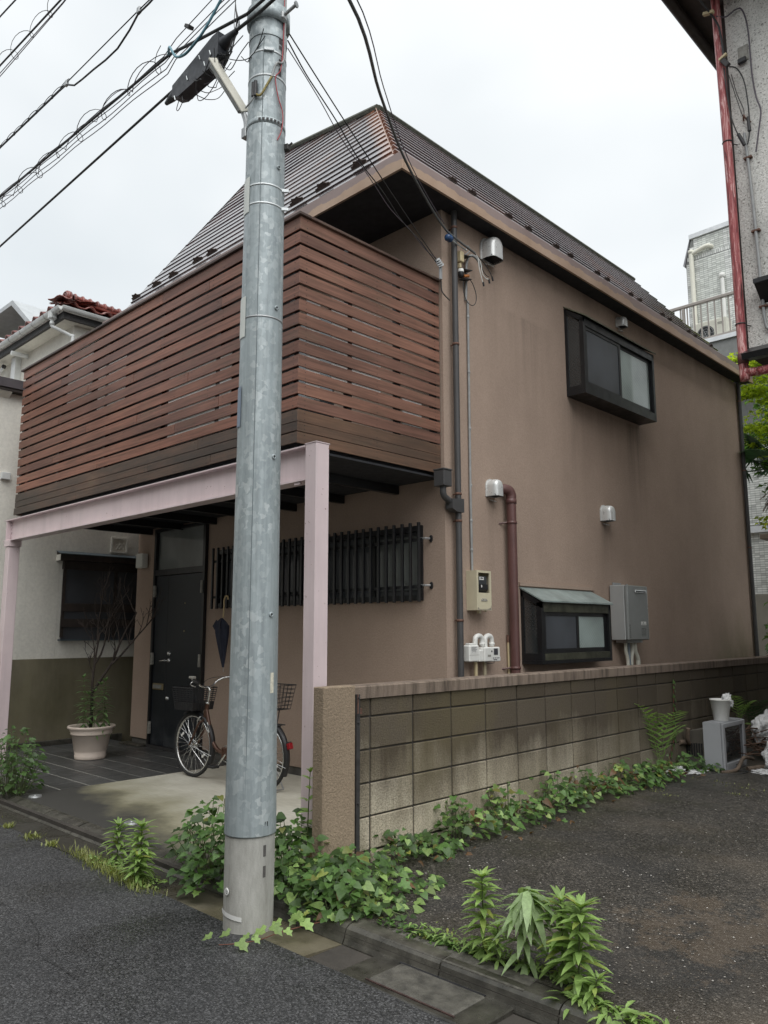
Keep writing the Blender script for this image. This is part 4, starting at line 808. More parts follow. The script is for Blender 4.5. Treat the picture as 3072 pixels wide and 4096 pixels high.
# ------------------------------------------------------------------ overhead cables, strung along the street
def cable(name, label, pts, r, mt, group='overhead cables along the street', smoothn=0):
    P = curve(pts, smoothn) if smoothn else pts
    return tag(G().tube(P, r, 6).obj(name, mt, None, True), label, 'cable', group)
def lash(p, q, pitch, rad, r, mt, parent, ph=0.0):
    p, q = Vector(p), Vector(q); L = (q - p).length; t = (q - p) / L; u = t.cross(Vector((0, 0, 1))).normalized(); w = u.cross(t); n = int(L / pitch * 14); P = []
    for i in range(n + 1):
        f = i / n; ang = 2 * math.pi * L * f / pitch + ph; rr = rad * (1 + .25 * math.sin(ang * .37)); P.append(p + t * (L * f + .05 * math.sin(ang)) + u * math.cos(ang) * rr + w * (math.sin(ang) * rr + rad * .5))
    return G().tube(P, r, 4, False).obj('lashing_wire', mt, parent)
YC = -1.15
c5 = cable('trunk_cable', 'lowest thick black cable running left from the splice box', [(-26, YC, 4.72), (-12, YC, 4.82), (-3.733, YC, 4.871), (-.70, YC, 4.893)], .009, CABLE)
c5b = cable('trunk_cable', 'thick black cable crossing the pole face above the splice box', [(-.117, YC, 4.926), (.239, YC, 4.90), (2.0, YC, 4.92), (9, YC, 5.1)], .011, CABLE)
c4 = cable('bundled_cable', 'thick cable bundle with looping lashing wire above the splice box', [(-26, YC, 5.9), (-3.834, YC, 5.408), (-.771, YC, 5.193), (-.455, YC, 5.106), (.103, YC, 4.964), (.6, YC, 4.955), (9, YC, 5.25)], .010, CABLE)
lash((-12, YC, 5.59), (-.80, YC, 5.20), .40, .052, .003, CABLE, c4); lash((-12, YC, 5.60), (-.80, YC, 5.21), .55, .03, .003, WIREM, c4, 1.0)
for k, (dz, dz2) in enumerate(((.02, .03), (-.012, -.012), (-.045, -.03), (-.075, -.05))):
    P = [(-3.9 + i * .16, YC + .012 * k, 5.41 + dz - i * .16 * .0712 + .008 * math.sin(i * 1.1 + k)) for i in range(20)] + [(-.70, YC, 5.21 + dz2 * 2.0), (-.2, YC, 5.15 + dz2 * 2.2 + .09), (1.5, YC, 5.10 + dz2 + .12), (9, YC, 5.4)]
    P = [(-26, YC, 6.9 + dz)] + P
    cable('thin_wire', ['highest thin plum-grey wire beside the looped cable bundle', 'second highest thin plum-grey wire beside the looped cable bundle', 'third thin plum-grey wire just under the looped cable bundle', 'lowest thin plum-grey wire under the looped cable bundle'][k], P, .0034, WIREM, 'thin wires beside the bundled cable')
ck = tag(G().obox((-.545, YC, 5.262), (Vector((.8, 0, -.6)), (0, 1, 0), Vector((.6, 0, .8))), (.035, .02, .012), .004).obj('wire_spacer', DKSTEEL), 'small dark spacer block clipped to the thin wires near the pole', 'wire clip')
c3 = cable('hanging_cable', 'black cable wrapped in wire that droops below its messenger strand', [(-26, YC, 7.0), (-3.937, YC, 5.961), (-2.60, YC, 5.87), (-2.458, YC, 5.855), (-2.30, YC, 5.765), (-2.154, YC, 5.742), (-1.95, YC, 5.72), (-1.75, YC, 5.69), (-1.558, YC, 5.68), (-1.38, YC, 5.73), (-1.26, YC, 5.79), (-1.10, YC, 5.78), (2, YC, 5.9), (8, YC, 6.2)], .0075, CABLE)
G().tube([(-26, YC, 7.03), (-3.937, YC, 5.972), (-2.458, YC, 5.874), (-1.248, YC, 5.818), (-1.0, YC, 5.80), (8, YC, 6.25)], .0045, 5).obj('messenger_strand', CABLE, c3); lash((-12, YC, 6.5), (-2.46, YC, 5.872), .17, .012, .003, CABLE, c3)
for x, z in ((-2.458, 5.866), (-1.248, 5.812)): G().obox((x, YC, z), ((1, 0, 0), (0, 1, 0), (0, 0, 1)), (.02, .012, .024), .004).obj('strand_clamp', STEEL, c3)
c2 = cable('bundled_cable', 'cable bundle with looping lashing wire at the upper left', [(-26, YC, 8.6), (-4.121, YC, 6.944), (-2.7, YC, 6.80), (8, YC, 7.0)], .009, CABLE); lash((-12, YC, 7.5), (-1.5, YC, 6.72), .42, .055, .003, CABLE, c2)
for dz in (-.03, -.06): G().tube([(-26, YC + .02, 8.6 + dz), (-4.1, YC + .02, 6.93 + dz * 1.3), (-2.7, YC + .02, 6.80 + dz * .4), (8, YC, 7.0)], .004, 5).obj('thin_strand', WIREM, c2)
cable('bundled_cable', 'short stretch of looped cable in the upper left corner', [(-26, YC, 9.6), (-4.237, YC, 7.563), (-3.8, YC, 7.495), (8, YC, 7.8)], .008, CABLE); 
# splice closure
spl = thing('splice_box', 'long black cable splice box hanging beside the pole', 'splice box', (-.41, YC, 4.85))
SPB = simple('weathered_black_casing', (0.030, 0.033, 0.040), 0.5, var=0.35, scale=14)
g = G(); ax = Vector((.583, 0, .033)).normalized(); up = Vector((0, 0, 1)); 
g.prism([Vector((-.40, YC - .04, 4.855)) + ax * x + up * z for x, z in [(-.26, .035), (.20, .105), (.265, .10), (.265, -.055), (.20, -.10), (-.18, -.085), (-.26, -.05)]], (0, .08, 0)); g.obj('casing', SPB, spl)
G().tube([Vector((-.40, YC, 4.86)) + ax * x for x in (-.40, -.33, -.27)], [.013, .026, .032], 10).obj('cable_boot', SPB, spl, True); G().tube([Vector((-.40, YC, 4.89)) + ax * x for x in (.26, .32, .40)], [.04, .028, .016], 10).obj('cable_boot', SPB, spl, True)
for x, z in ((-.22, -.06), (-.08, .0), (.06, .06), (.12, -.02), (.18, .02)): G().tube([Vector((-.40, YC - .044, 4.85)) + ax * x + up * z, Vector((-.40, YC - .046, 4.85)) + ax * (x + .018) + up * (z - .04)], .004, 5).obj('cable_tie', BAND, spl)
random.seed(4); g = G()
for k in range(11):
    x0 = -.56 + k * .055; z0 = 4.775; P = [Vector((x0, YC + U(-.05, .05), z0))]
    for i in range(5): P.append(P[-1] + Vector((U(.02, .09), U(-.03, .03), [-.05, -.035, -.01, .03, .05][i] + U(-.015, .015))))
    g.tube(curve(P, 4), .0028, 4, False)
for k in range(7):
    P = [Vector((-.15, YC + U(-.04, .04), 4.83 + U(-.03, .03))), Vector((-.08 + U(-.02, .02), YC, 4.82 + U(-.03, .0))), Vector((-.03 + U(-.02, .02), YC, 4.86 + U(0, .05))), Vector((.0 + U(-.02, .01), YC + U(-.03, .03), 4.97)), Vector((-.02, YC, 5.12)), Vector((-.02 + U(-.01, .01), YC, 5.5))]
    g.tube(curve(P, 4), .003, 4, False)
stuff(g.obj('drop_wire', CABLE, spl, fix=False))
for P in ([(-.42, YC, 4.74), (-.40, YC, 4.66), (-.33, YC, 4.635), (-.24, YC, 4.66), (-.16, YC, 4.73), (-.13, YC, 4.79)], [(-.62, YC, 4.80), (-.66, YC, 4.73), (-.63, YC, 4.71), (-.56, YC, 4.77)], [(-.34, YC, 4.74), (-.27, YC, 4.72), (-.20, YC, 4.75), (-.17, YC, 4.81)]): G().tube(curve(P, 6), .0028, 5).obj('slack_loop', WIREM, spl, True)
cable('teal_cable', 'teal service cable curving from the bundle past the splice box to the pole', [(-.76, YC - .02, 5.17), (-.66, YC - .07, 5.14), (-.55, YC - .085, 5.00), (-.44, YC - .085, 4.955), (-.33, YC - .085, 4.965), (-.24, YC - .085, 4.99), (-.15, YC - .06, 5.10), (-.05, YC - .045, 5.22), (.02, YC - .03, 5.42), (.05, YC, 5.9)], .0085, TEAL, None, 6)
# service drops to the house
dpa = cable('service_drop', 'thick service cable coming down in front of the eaves corner to the house', [(.95, -1.9, 4.9), (.824, -1.0, 4.72), (.083, 0, 5.074), (-.352, .7, 5.142), (-.60, 1.25, 5.11), (-.68, 1.607, 4.987), (-.70, 1.80, 4.955), (-.70, 2.107, 4.911)], .011, simple('grey_service_cable', (0.12, 0.125, 0.125), 0.6, var=0.2, scale=40), None, 6)
G().tube(curve([(1.0, -1.9, 4.93), (.86, -1.0, 4.74), (.12, 0, 5.10), (-.33, .7, 5.165), (-.58, 1.25, 5.125), (-.66, 1.6, 5.0)], 6), .004, 5).obj('messenger_strand', WIREM, dpa)
for k, (o1, sag) in enumerate((((.16, -.885, 4.915), .10), ((.17, -.88, 4.955), .02), ((.155, -.88, 4.88), .13))):
    e = Vector((-.76, 1.60, 4.675 + k * .012)); s = Vector(o1); P = [s + (e - s) * (i / 12) - Vector((0, 0, sag * 4 * (i / 12) * (1 - i / 12) + .014 * math.sin(i * 1.7 + k) * (k != 1))) for i in range(13)]
    cable('telephone_drop', ['dark telephone wire slung from the pole to the balcony corner, lower strand', 'straightest telephone wire slung from the pole to the balcony corner', 'slackest thin telephone wire slung from the pole to the balcony corner'][k], P, [.0048, .0048, .0035][k], CABLE if k < 2 else WIREM, 'telephone drops', 4)
# fittings where the drops land
sf = thing('service_fitting', 'tangle of cable brackets, insulators and boxes at the downpipe top', 'cable fitting', (HX, 1.95, 4.8))
G().lathe([(0, -.045), (.022, -.04), (.034, -.022), (.026, -.008), (.036, .008), (.03, .028), (.016, .04), (0, .042)], (-.70, 1.715, 4.918), 16, (Vector((1, 0, 0)), Vector((0, 0, 1)), Vector((0, 1, 0)))).obj('blue_insulator', BLUEINS, sf, True)
G().tube([(-.70, 1.715, 4.918), (-.74, 2.02, 4.925)], .006, 6).obj('insulator_pin', BAND, sf)
G().tube(curve([(-.74, 2.02, 4.92), (-.74, 2.04, 4.97), (-.75, 2.075, 4.985), (-.75, 2.09, 4.95), (-.77, 2.06, 4.91), (-.81, 2.02, 4.88)], 5), .006, 6).obj('hook_ring', STEEL, sf, True)
G().box(-.80, 1.93, 4.785, -.735, 1.985, 4.895, .006).obj('cream_box', TAN, sf); G().box(-.79, 1.935, 4.73, -.75, 1.96, 4.775, .003).obj('cream_bracket', TAN, sf)
G().lathe([(0, .03), (.026, .03), (.028, .02), (.028, -.03), (.02, -.05), (0, -.05)], (-.765, 1.965, 4.69), 16).obj('splitter_can', BLACK, sf, True); G().lathe([(.0285, .002), (.0285, .03), (0, .0305)], (-.765, 1.965, 4.69), 16).obj('splitter_cap', WHITEP, sf, True)
for z, y0, y1 in ((4.875, 1.98, 2.09), (4.735, 1.97, 2.11), (4.645, 1.98, 2.10)): G().obox((-.77, (y0 + y1) / 2, z), (Vector((0, .97, .2)), (1, 0, 0), Vector((0, -.2, .97))), ((y1 - y0) / 2, .035, .004), .001).obj('arm_bracket', DKSTEEL, sf)
G().tube([(-.76, 2.00, 4.66), (-.76, 2.075, 4.69)], .015, 10).obj('orange_spool', ORANGE, sf, True)
G().tube(curve([(-.805, 2.085, 4.46), (-.80, 2.09, 4.65), (-.79, 2.085, 4.82), (-.77, 2.11, 4.905), (-.75, 2.16, 4.915), (-.73, 2.205, 4.87), (-.72, 2.23, 4.82)], 6), .013, 8).obj('weatherhead', CONDUIT, sf, True)
for P, mt, r in (([(-.70, 2.10, 4.91), (-.70, 2.15, 4.88), (-.70, 2.17, 4.78), (-.70, 2.20, 4.70), (-.70, 2.22, 4.655)], WHITEP, .005), ([(-.70, 2.12, 4.90), (-.70, 2.19, 4.85), (-.70, 2.215, 4.75), (-.70, 2.26, 4.715), (-.70, 2.31, 4.715)], WHITEP, .005), ([(-.70, 2.11, 4.905), (-.70, 2.25, 4.86), (-.70, 2.34, 4.80), (-.70, 2.37, 4.76)], CABLE, .005), ([(-.70, 2.2, 4.85), (-.70, 2.22, 4.79), (-.70, 2.27, 4.75), (-.70, 2.32, 4.745)], CABLE, .004)):
    G().tube(curve(P, 5), r, 6).obj('service_tail', mt, sf, True)
for (y, z) in ((2.225, 4.64), (2.32, 4.70), (2.375, 4.745)): G().tube([(-.70, y, z + .02), (-.70, y + .012, z - .02)], .009, 8).obj('tail_cap', BLACK, sf, True)
G().tube(curve([(-.75, 1.98, 4.60), (-.75, 1.985, 4.50), (-.75, 2.03, 4.42), (-.75, 2.11, 4.40), (-.75, 2.17, 4.45), (-.75, 2.175, 4.54), (-.75, 2.13, 4.62), (-.75, 2.09, 4.65)], 7), .004, 6).obj('looped_lead', CABLE, sf, True)
G().tube(curve([(-.76, 1.62, 4.68), (-.78, 1.69, 4.62), (-.79, 1.70, 4.5), (-.79, 1.72, 4.42), (-.77, 1.80, 4.36)], 6), .006, 6).obj('looped_lead', CABLE, sf, True)
for k in range(4): G().obox((-.76, 1.615 + k * .018, 4.69 - k * .012), (Vector((.6, .6, .4)).normalized(), Vector((-.6, .6, 0)).normalized(), (0, 0, 1)), (.026, .006, .012), .002).obj('terminal_clip', STEEL, sf)
G().obox((-.78, 1.685, 4.60), ((1, 0, 0), (0, 1, 0), (0, 0, 1)), (.012, .012, .07), .002).obj('clip_bracket', STEEL, sf)
# ------------------------------------------------------------------ meters and heater on the side wall
em = thing('electricity_meter', 'cream electricity meter box with dark window on the brown side wall', 'electricity meter', (HX, 2.14, 1.69))
g = G(); x1 = -.70
for (a, b, c, d) in ((2.035, 2.06, 1.512, 1.868), (2.225, 2.25, 1.512, 1.868), (2.06, 2.225, 1.512, 1.668), (2.06, 2.225, 1.848, 1.868)): g.box(x1 - .012, a, c, x1, b, d)
g.box(HX + .001, 2.035, 1.512, HX + .01, 2.25, 1.868); g.box(HX + .01, 2.035, 1.512, x1 - .012, 2.043, 1.868); g.box(HX + .01, 2.242, 1.512, x1 - .012, 2.25, 1.868); g.box(HX + .01, 2.043, 1.512, x1 - .012, 2.242, 1.52); g.box(HX + .01, 2.043, 1.86, x1 - .012, 2.242, 1.868)
g.obj('meter_case', CREAMBOX, em)
mu = G().box(HX + .02, 2.075, 1.69, x1 - .02, 2.215, 1.82, .006).obj('meter_unit', simple('dark_meter_body', (0.045, 0.05, 0.055), 0.35, var=0.1), em); G().prism([(HX + .02, 2.08, 1.69), (x1 - .008, 2.08, 1.745), (x1 - .008, 2.08, 1.70), (x1 - .03, 2.08, 1.672), (HX + .02, 2.08, 1.672)], (0, .13, 0)).obj('terminal_cover', BLACK, mu)
G().box(x1 - .0195, 2.10, 1.785, x1 - .018, 2.165, 1.812).obj('display_label', LABELW, mu); G().box(x1 - .0178, 2.115, 1.795, x1 - .017, 2.15, 1.806).obj('display', INK, mu); G().lathe([(0, .002), (.008, .002), (.008, 0)], (x1 - .0075, 2.115, 1.727), 10, (Vector((0, 1, 0)), Vector((0, 0, 1.6)), Vector((1, 0, 0)))).obj('seal', LABELW, mu)
G().obox((x1 + .002, 2.14, 1.60), ((1, 0, 0), (0, 1, 0), (0, 0, 1)), (.002, .045, .006)).obj('embossed_mark', GREYPLATE, em)
for dy in (-.022, 0, .022): G().lathe([(.008, .0), (.011, .004), (.014, 0)], (x1 + .001, 2.14 + dy, 1.605), 12, (Vector((0, 1, 0)), Vector((0, 0, 1)), Vector((1, 0, 0)))).obj('embossed_mark', GREYPLATE, em)
CHIP = simple('bare_chipped_plastic', (0.30, 0.27, 0.22), 0.8, var=0.3, scale=60)
g = G(); g.prism([(x1 + .0006, 2.04, 1.516), (x1 + .0006, 2.245, 1.516), (x1 + .0006, 2.245, 1.56), (x1 + .0006, 2.235, 1.535), (x1 + .0006, 2.21, 1.53), (x1 + .0006, 2.19, 1.522), (x1 + .0006, 2.07, 1.522), (x1 + .0006, 2.05, 1.54)], (.0006, 0, 0)); g.obj('chipped_edge', CHIP, em)
g = G(); g.box(-.77, 2.12, 1.485, -.745, 2.15, 1.511); g.box(-.76, 2.215, 1.50, -.74, 2.23, 1.511); g.obj('case_foot', CREAMBOX, em)
gm = thing('gas_meter', 'white gas meter with two looped pipe elbows above the block wall', 'gas meter', (HX, 2.14, 1.1))
G().box(-.775, 1.915, 1.06, -.70, 2.055, 1.205, .010).obj('regulator_case', WHITEP, gm); G().box(-.765, 1.935, 1.205, -.715, 2.035, 1.222, .004).obj('regulator_cap', WHITEP, gm)
G().box(-.6995, 1.935, 1.135, -.6985, 2.025, 1.195).obj('instruction_label', LABELW, gm)
g = G()
for i in range(5): g.box(-.6983, 1.94, 1.187 - i * .007, -.6979, 2.02 - (i % 3) * .012, 1.1895 - i * .007)
g.box(-.6983, 1.955, 1.140, -.6979, 1.957, 1.16); g.box(-.6983, 1.99, 1.138, -.6979, 1.992, 1.158); g.box(-.6983, 1.96, 1.150, -.6979, 2.005, 1.152); g.obj('label_print', INK, gm)
g = G(); g.box(-.7005, 1.914, 1.118, -.6992, 2.056, 1.1205); g.obj('case_joint', GREYPLATE, gm)
G().box(-.775, 2.06, 1.058, -.705, 2.125, 1.165, .008).obj('bellows_case', WHITEP, gm); G().box(-.775, 2.12, 1.056, -.690, 2.355, 1.185, .010).obj('meter_case', WHITEP, gm)
G().box(-.6895, 2.255, 1.115, -.688, 2.315, 1.172, .0).obj('counter_window', INK, gm); G().lathe([(0, .003), (.008, .003), (.008, 0)], (-.689, 2.222, 1.148), 12, (Vector((0, 1, 0)), Vector((0, 0, 1)), Vector((1, 0, 0)))).obj('test_button', INK, gm)
G().box(-.6895, 2.225, 1.062, -.6885, 2.35, 1.098).obj('serial_label', LABELW, gm); G().box(-.6895, 2.165, 1.10, -.6885, 2.21, 1.118).obj('serial_label', GREYPLATE, gm)
g = G()
for i in range(4): g.box(-.6883, 2.24 + i * .026, 1.083, -.6879, 2.256 + i * .026, 1.092)
g.box(-.6883, 2.245, 1.068, -.6879, 2.30, 1.076); g.obj('label_print', INK, gm)
for y in (2.06, 2.205):
    G().tube(curve([(-.75, y, 1.16), (-.75, y, 1.245), (-.75, y + .012, 1.272), (-.75, y + .05, 1.285), (-.75, y + .085, 1.275), (-.75, y + .098, 1.245), (-.75, y + .098, 1.19)], 5), .023, 12).obj('pipe_elbow', WHITEP, gm, True)
    G().lathe([(.023, 0), (.030, .003), (.030, .022), (.023, .025)], (-.75, y + .098, 1.20), 14).obj('union_nut', WHITEP, gm, True)
for y in (2.07, 2.20): G().tube([(-.755, y, -.06), (-.755, y, 1.065)], .017, 12).obj('riser_pipe', TAN if y < 2.1 else simple('khaki_pipe', (0.40, 0.35, 0.24), 0.6), gm, True)
G().tube(curve([(-.70, 2.14, 1.056), (-.69, 2.18, 1.04), (-.69, 2.25, 1.045), (-.70, 2.27, 1.057)], 5), .003, 5).obj('signal_lead', CABLE, gm, True)
wh = thing('water_heater', 'grey wall-hung gas water heater with exhaust slot beside the bay window', 'water heater', (HX, 4.9, 1.5))
g = G(); g.box(HX + .012, 4.65, 1.222, -.635, 5.165, 1.838, .006); g.obj('heater_case', HEATER, wh); dc = G().box(-.634, 4.652, 1.224, -.600, 5.163, 1.836, .008).obj('front_cover', simple('heater_front', (0.225, 0.235, 0.23), 0.38, 0.1, var=0.04), wh)
G().box(-.598, 4.83, 1.755, -.585, 5.10, 1.79, .004).obj('exhaust_slot', CHROME, wh); G().box(-.5845, 4.845, 1.762, -.5835, 5.085, 1.778).obj('exhaust_opening', BLACK, wh)
g = G(); g.box(-.5998, 4.665, 1.24, -.5985, 4.672, 1.82); g.box(-.5998, 5.145, 1.24, -.5985, 5.15, 1.82); g.obj('cover_bead', CHROME, wh)
g = G()
for z in np.arange(1.25, 1.40, .022):
    for y in (4.69, 4.70, 5.13): g.box(-.5998, y, z, -.5988, y + .006, z + .010)
g.obj('air_hole', BLACK, wh)
G().box(-.5998, 4.965, 1.39, -.5988, 5.09, 1.43).obj('brand_label', LABELW, wh); g = G(); g.box(-.5986, 4.975, 1.398, -.5982, 5.075, 1.403); g.lathe([(0, .0006), (.008, .0006), (.008, 0)], (-.5988, 5.02, 1.416), 10, (Vector((0, 1, 0)), Vector((0, 0, 1)), Vector((1, 0, 0)))); g.obj('label_print', INK, wh)
g = G(); random.seed(8)
for c in range(3):
    for r_ in range(7): g.box(-.5998, 4.97 + c * .042, 1.265 + r_ * .014, -.5990, 4.97 + c * .042 + U(.015, .034), 1.272 + r_ * .014)
g.obj('rating_print', simple('grey_print', (0.09, 0.09, 0.09), 0.6), wh)
g = G(); g.box(HX + .001, 4.74, 1.838, HX + .012, 4.93, 1.875); g.box(HX + .001, 5.07, 1.838, HX + .012, 5.10, 1.87); g.obj('wall_bracket', STEEL, wh); box('base_plate', STEEL, wh, HX + .03, 4.72, 1.19, -.66, 5.10, 1.2215)
for y, mt, r_, dx in ((4.80, OFFWHITE, .020, .03), (4.875, simple('blue_grey_hose', (0.22, 0.26, 0.30), 0.5), .018, .0), (4.96, OFFWHITE, .022, -.03), (5.02, OFFWHITE, .028, .05)):
    G().tube(curve([(-.72, y, 1.20), (-.72, y, 1.10), (-.72, y + dx, 1.02), (-.72, y + dx * 1.3, .90), (-.72, y + dx * 1.3, .2)], 5), r_, 10).obj('service_pipe', mt, wh, True)
# ------------------------------------------------------------------ umbrella on the grille
um = thing('umbrella', 'folded navy umbrella with curved cane handle hung on the window bars', 'umbrella', (-3.90, 1.58, 1.5))
G().tube(curve([(-3.965, 1.60, 1.60), (-3.972, 1.605, 1.68), (-3.955, 1.615, 1.725), (-3.93, 1.622, 1.715), (-3.92, 1.62, 1.685)][::-1] + [(-3.955, 1.585, 1.48)], 6), .010, 8).obj('handle', CANE, um, True)
g = G(); n = 18; rings = []
for (z, r_) in ((1.475, .012), (1.44, .05), (1.36, .085), (1.28, .082), (1.18, .06), (1.05, .036), (.93, .012)):
    rings.append([Vector((-3.955 + (1.475 - z) * .10 + math.cos(2 * math.pi * k / n) * r_ * (1 + .22 * math.cos(6 * math.pi * k / n * 2)), 1.565 + math.sin(2 * math.pi * k / n) * r_ * .7 * (1 + .22 * math.cos(6 * math.pi * k / n * 2)), z + .03 * math.cos(6 * math.pi * k / n * 2) * (r_ > .07))) for k in range(n)])
g.add([p for r_ in rings for p in r_], [(i * n + k, i * n + (k + 1) % n, (i + 1) * n + (k + 1) % n, (i + 1) * n + k) for i in range(len(rings) - 1) for k in range(n)]); g.obj('canopy', NAVY, um)
for dx in (-.05, .02): G().obox((-3.99 + dx, 1.545, 1.40), (Vector((.7, 0, .7)), (0, 1, 0), Vector((-.7, 0, .7))), (.05, .004, .03)).obj('canopy_flap', NAVY, um)
G().tube([(-3.90, 1.565, .94), (-3.893, 1.565, .88)], .004, 6).obj('ferrule', STEEL, um)
# ------------------------------------------------------------------ bicycle (built along local +X from the front wheel back, then turned)
bike = thing('bicycle', 'bronze city bicycle with black baskets parked under the balcony', 'bicycle', (0, 0, 0))
RW = .318; WBASE = 1.08
WAX = (Vector((1, 0, 0)), Vector((0, 0, 1)), Vector((0, 1, 0)))
def torus(g, c, R_, r, n=44, m=8, ax=WAX, a0=0, a1=2 * math.pi, fl=1.0):
    full = abs(a1 - a0 - 2 * math.pi) < 1e-6; k = n if full else n + 1; vs = []
    for i in range(k):
        a = a0 + (a1 - a0) * i / n
        for j in range(m):
            b = 2 * math.pi * j / m; rr = R_ + r * math.cos(b); vs.append(Vector(c) + ax[0] * rr * math.cos(a) + ax[1] * rr * math.sin(a) + ax[2] * r * fl * math.sin(b))
    fs = [(i * m + j, i * m + (j + 1) % m, ((i + 1) % k) * m + (j + 1) % m, ((i + 1) % k) * m + j) for i in range(n) for j in range(m)]
    return g.add(vs, fs)
for xw in (0.0, WBASE):
    wname = 'wheel'; c = (xw, 0, RW)
    hub = G().lathe([(.018, -.035), (.018, -.03), (.012, -.026), (.012, .026), (.018, .03), (.018, .035), (.006, .036), (.006, .055), (0, .056)], c, 14, WAX); hub.lathe([(0, -.056), (.006, -.055), (.006, -.036)], c, 14, WAX)
    w = hub.obj(wname, CHROME, bike, True)
    torus(G(), c, RW - .017, .0175).obj('tyre', TYRE, w, True)
    torus(G(), c, RW - .040, .010, fl=1.2).obj('rim', CHROME, w, True)
    sp = G()
    for k in range(32):
        a = 2 * math.pi * k / 32; sd = .032 if k % 2 else -.032; a2 = a + (.55 if (k // 2) % 2 else -.55)
        p = Vector(c) + WAX[0] * .017 * math.cos(a2 + (1.2 if (k // 2) % 2 else -1.2)) + WAX[1] * .017 * math.sin(a2 + (1.2 if (k // 2) % 2 else -1.2)) + WAX[2] * sd
        q = Vector(c) + WAX[0] * (RW - .045) * math.cos(a) + WAX[1] * (RW - .045) * math.sin(a); sp.tube([p, q], .0016, 4, False)
    sp.obj('spoke_set', CHROME, w)
    fa = (R(20), R(200)) if xw == 0 else (R(-35), R(170))
    fd = G(); n = 22; vs = []
    a0, a1 = ((R(-28), R(118)) if xw == 0 else (R(-28), R(160)))
    for i in range(n + 1):
        a = a0 + (a1 - a0) * i / n
        for (dr, dy) in ((.008, -.026), (.022, -.018), (.027, 0), (.022, .018), (.008, .026)): vs.append(Vector(c) + Vector((math.cos(a) * (RW + dr), dy, math.sin(a) * (RW + dr))))
    fd.add(vs, [(i * 5 + j, i * 5 + j + 1, (i + 1) * 5 + j + 1, (i + 1) * 5 + j) for i in range(n) for j in range(4)]); fdo = fd.obj('mudguard', BLACK, bike, True, fix=False)
    a = a0 + .25; st = G()
    for sd in (-1, 1): st.tube([Vector(c) + Vector((0, sd * .05, 0)), Vector(c) + Vector((math.cos(a) * (RW + .02), sd * .026, math.sin(a) * (RW + .02)))], .0025, 5)
    st.obj('mudguard_stay', CHROME, fdo)
    for k in (-.9, 2.2): G().obox(Vector(c) + WAX[0] * .20 * math.cos(k + 3.6) + WAX[1] * .20 * math.sin(k + 3.6) + Vector((0, -.006, 0)), (WAX[0] * math.cos(k) + WAX[1] * math.sin(k), Vector((0, 1, 0)), Vector((-math.sin(k), 0, math.cos(k)))), (.012, .004, .028), .003).obj('spoke_reflector', WHITEP, w)
hd_b, hd_t = Vector((.17, 0, .56)), Vector((.215, 0, .735))
fg = G()
for sd in (-1, 1): fg.tube(curve([(0, sd * .052, RW), (.07, sd * .05, .42), (.135, sd * .045, .53), (.165, sd * .02, .565)], 5), [.009] * 5 + [.011] * 11, 8)
fg.obj('fork', FRAMEB, bike, True)
fm_ = G(); fm_.tube([hd_b, hd_t], .021, 12); bbp = Vector((.60, 0, .285))
fm_.tube(curve([(.195, 0, .685), (.24, 0, .56), (.30, 0, .40), (.37, 0, .32), (.46, 0, .285), (.60, 0, .285)], 6), .021, 12)
fm_.tube([bbp, (.74, 0, .74)], .016, 10)
for sd in (-1, 1): fm_.tube([bbp + Vector((.03, sd * .02, 0)), (WBASE, sd * .06, RW)], .009, 8); fm_.tube([(.71, sd * .012, .64), (WBASE, sd * .06, RW)], .008, 8)
fm_.lathe([(.026, -.034), (.026, .034)], bbp, 14, WAX); fm_.obj('frame', FRAMEB, bike, True)
G().obox((.262, -.0195, .505), (Vector((-.33, 0, .94)), (0, 1, 0), Vector((.94, 0, .33))), (.05, .0025, .007)).obj('frame_decal', LABELW, bike)
hs = G(); hs.lathe([(.023, 0), (.023, .014), (.019, .016)], hd_t, 12, (Vector((.97, 0, -.25)), Vector((0, 1, 0)), Vector((.25, 0, .97)))); hs.tube([hd_t, (.235, 0, .815), (.245, 0, .86)], .012, 10); hs.tube(curve([(.245, 0, .86), (.235, 0, .885), (.205, 0, .895)], 4), .013, 10)
hs.obj('stem', CHROME, bike, True)
for sd in (-1, 1):
    hb = G().tube(curve([(.205, 0, .895), (.195, sd * .07, .905), (.20, sd * .13, .955), (.245, sd * .20, .985), (.30, sd * .255, .985), (.41, sd * .285, .965)], 6), .0105, 10).obj('handlebar', CHROME, bike, True)
    G().tube([(.33, sd * .265, .98), (.46, sd * .297, .957)], .016, 10).obj('grip', BLACK, hb, True)
    G().tube(curve([(.31, sd * .25, .97), (.30, sd * .275, .945), (.36, sd * .30, .93), (.44, sd * .32, .925)], 5), .006, 6).obj('brake_lever', CHROME, hb, True)
G().obox((.285, -.245, 1.005), (Vector((1, 0, 0)), (0, 1, 0), (0, 0, 1)), (.04, .018, .012), .005).obj('bell', GREYPLATE, bike)
for sd in (-1, 1): G().tube(curve([(.30, sd * .25, .965), (.20, sd * .16, .99), (.10, sd * .05, .95), (.12, 0, .82), (.16, 0, .70), (.15, sd * .02, .62)], 6), .0028, 5).obj('brake_cable', CABLE, bike, True)
bk = G().tube([(.135, -.03, .575), (.10, -.03, .56)], .006, 6); 
for sd in (-1, 1): bk.tube(curve([(.14, 0, .60), (.12, sd * .03, .59), (.10, sd * .035, .53), (.11, sd * .02, .50)], 4), .006, 6)
bk.obj('brake_caliper', CHROME, bike, True)
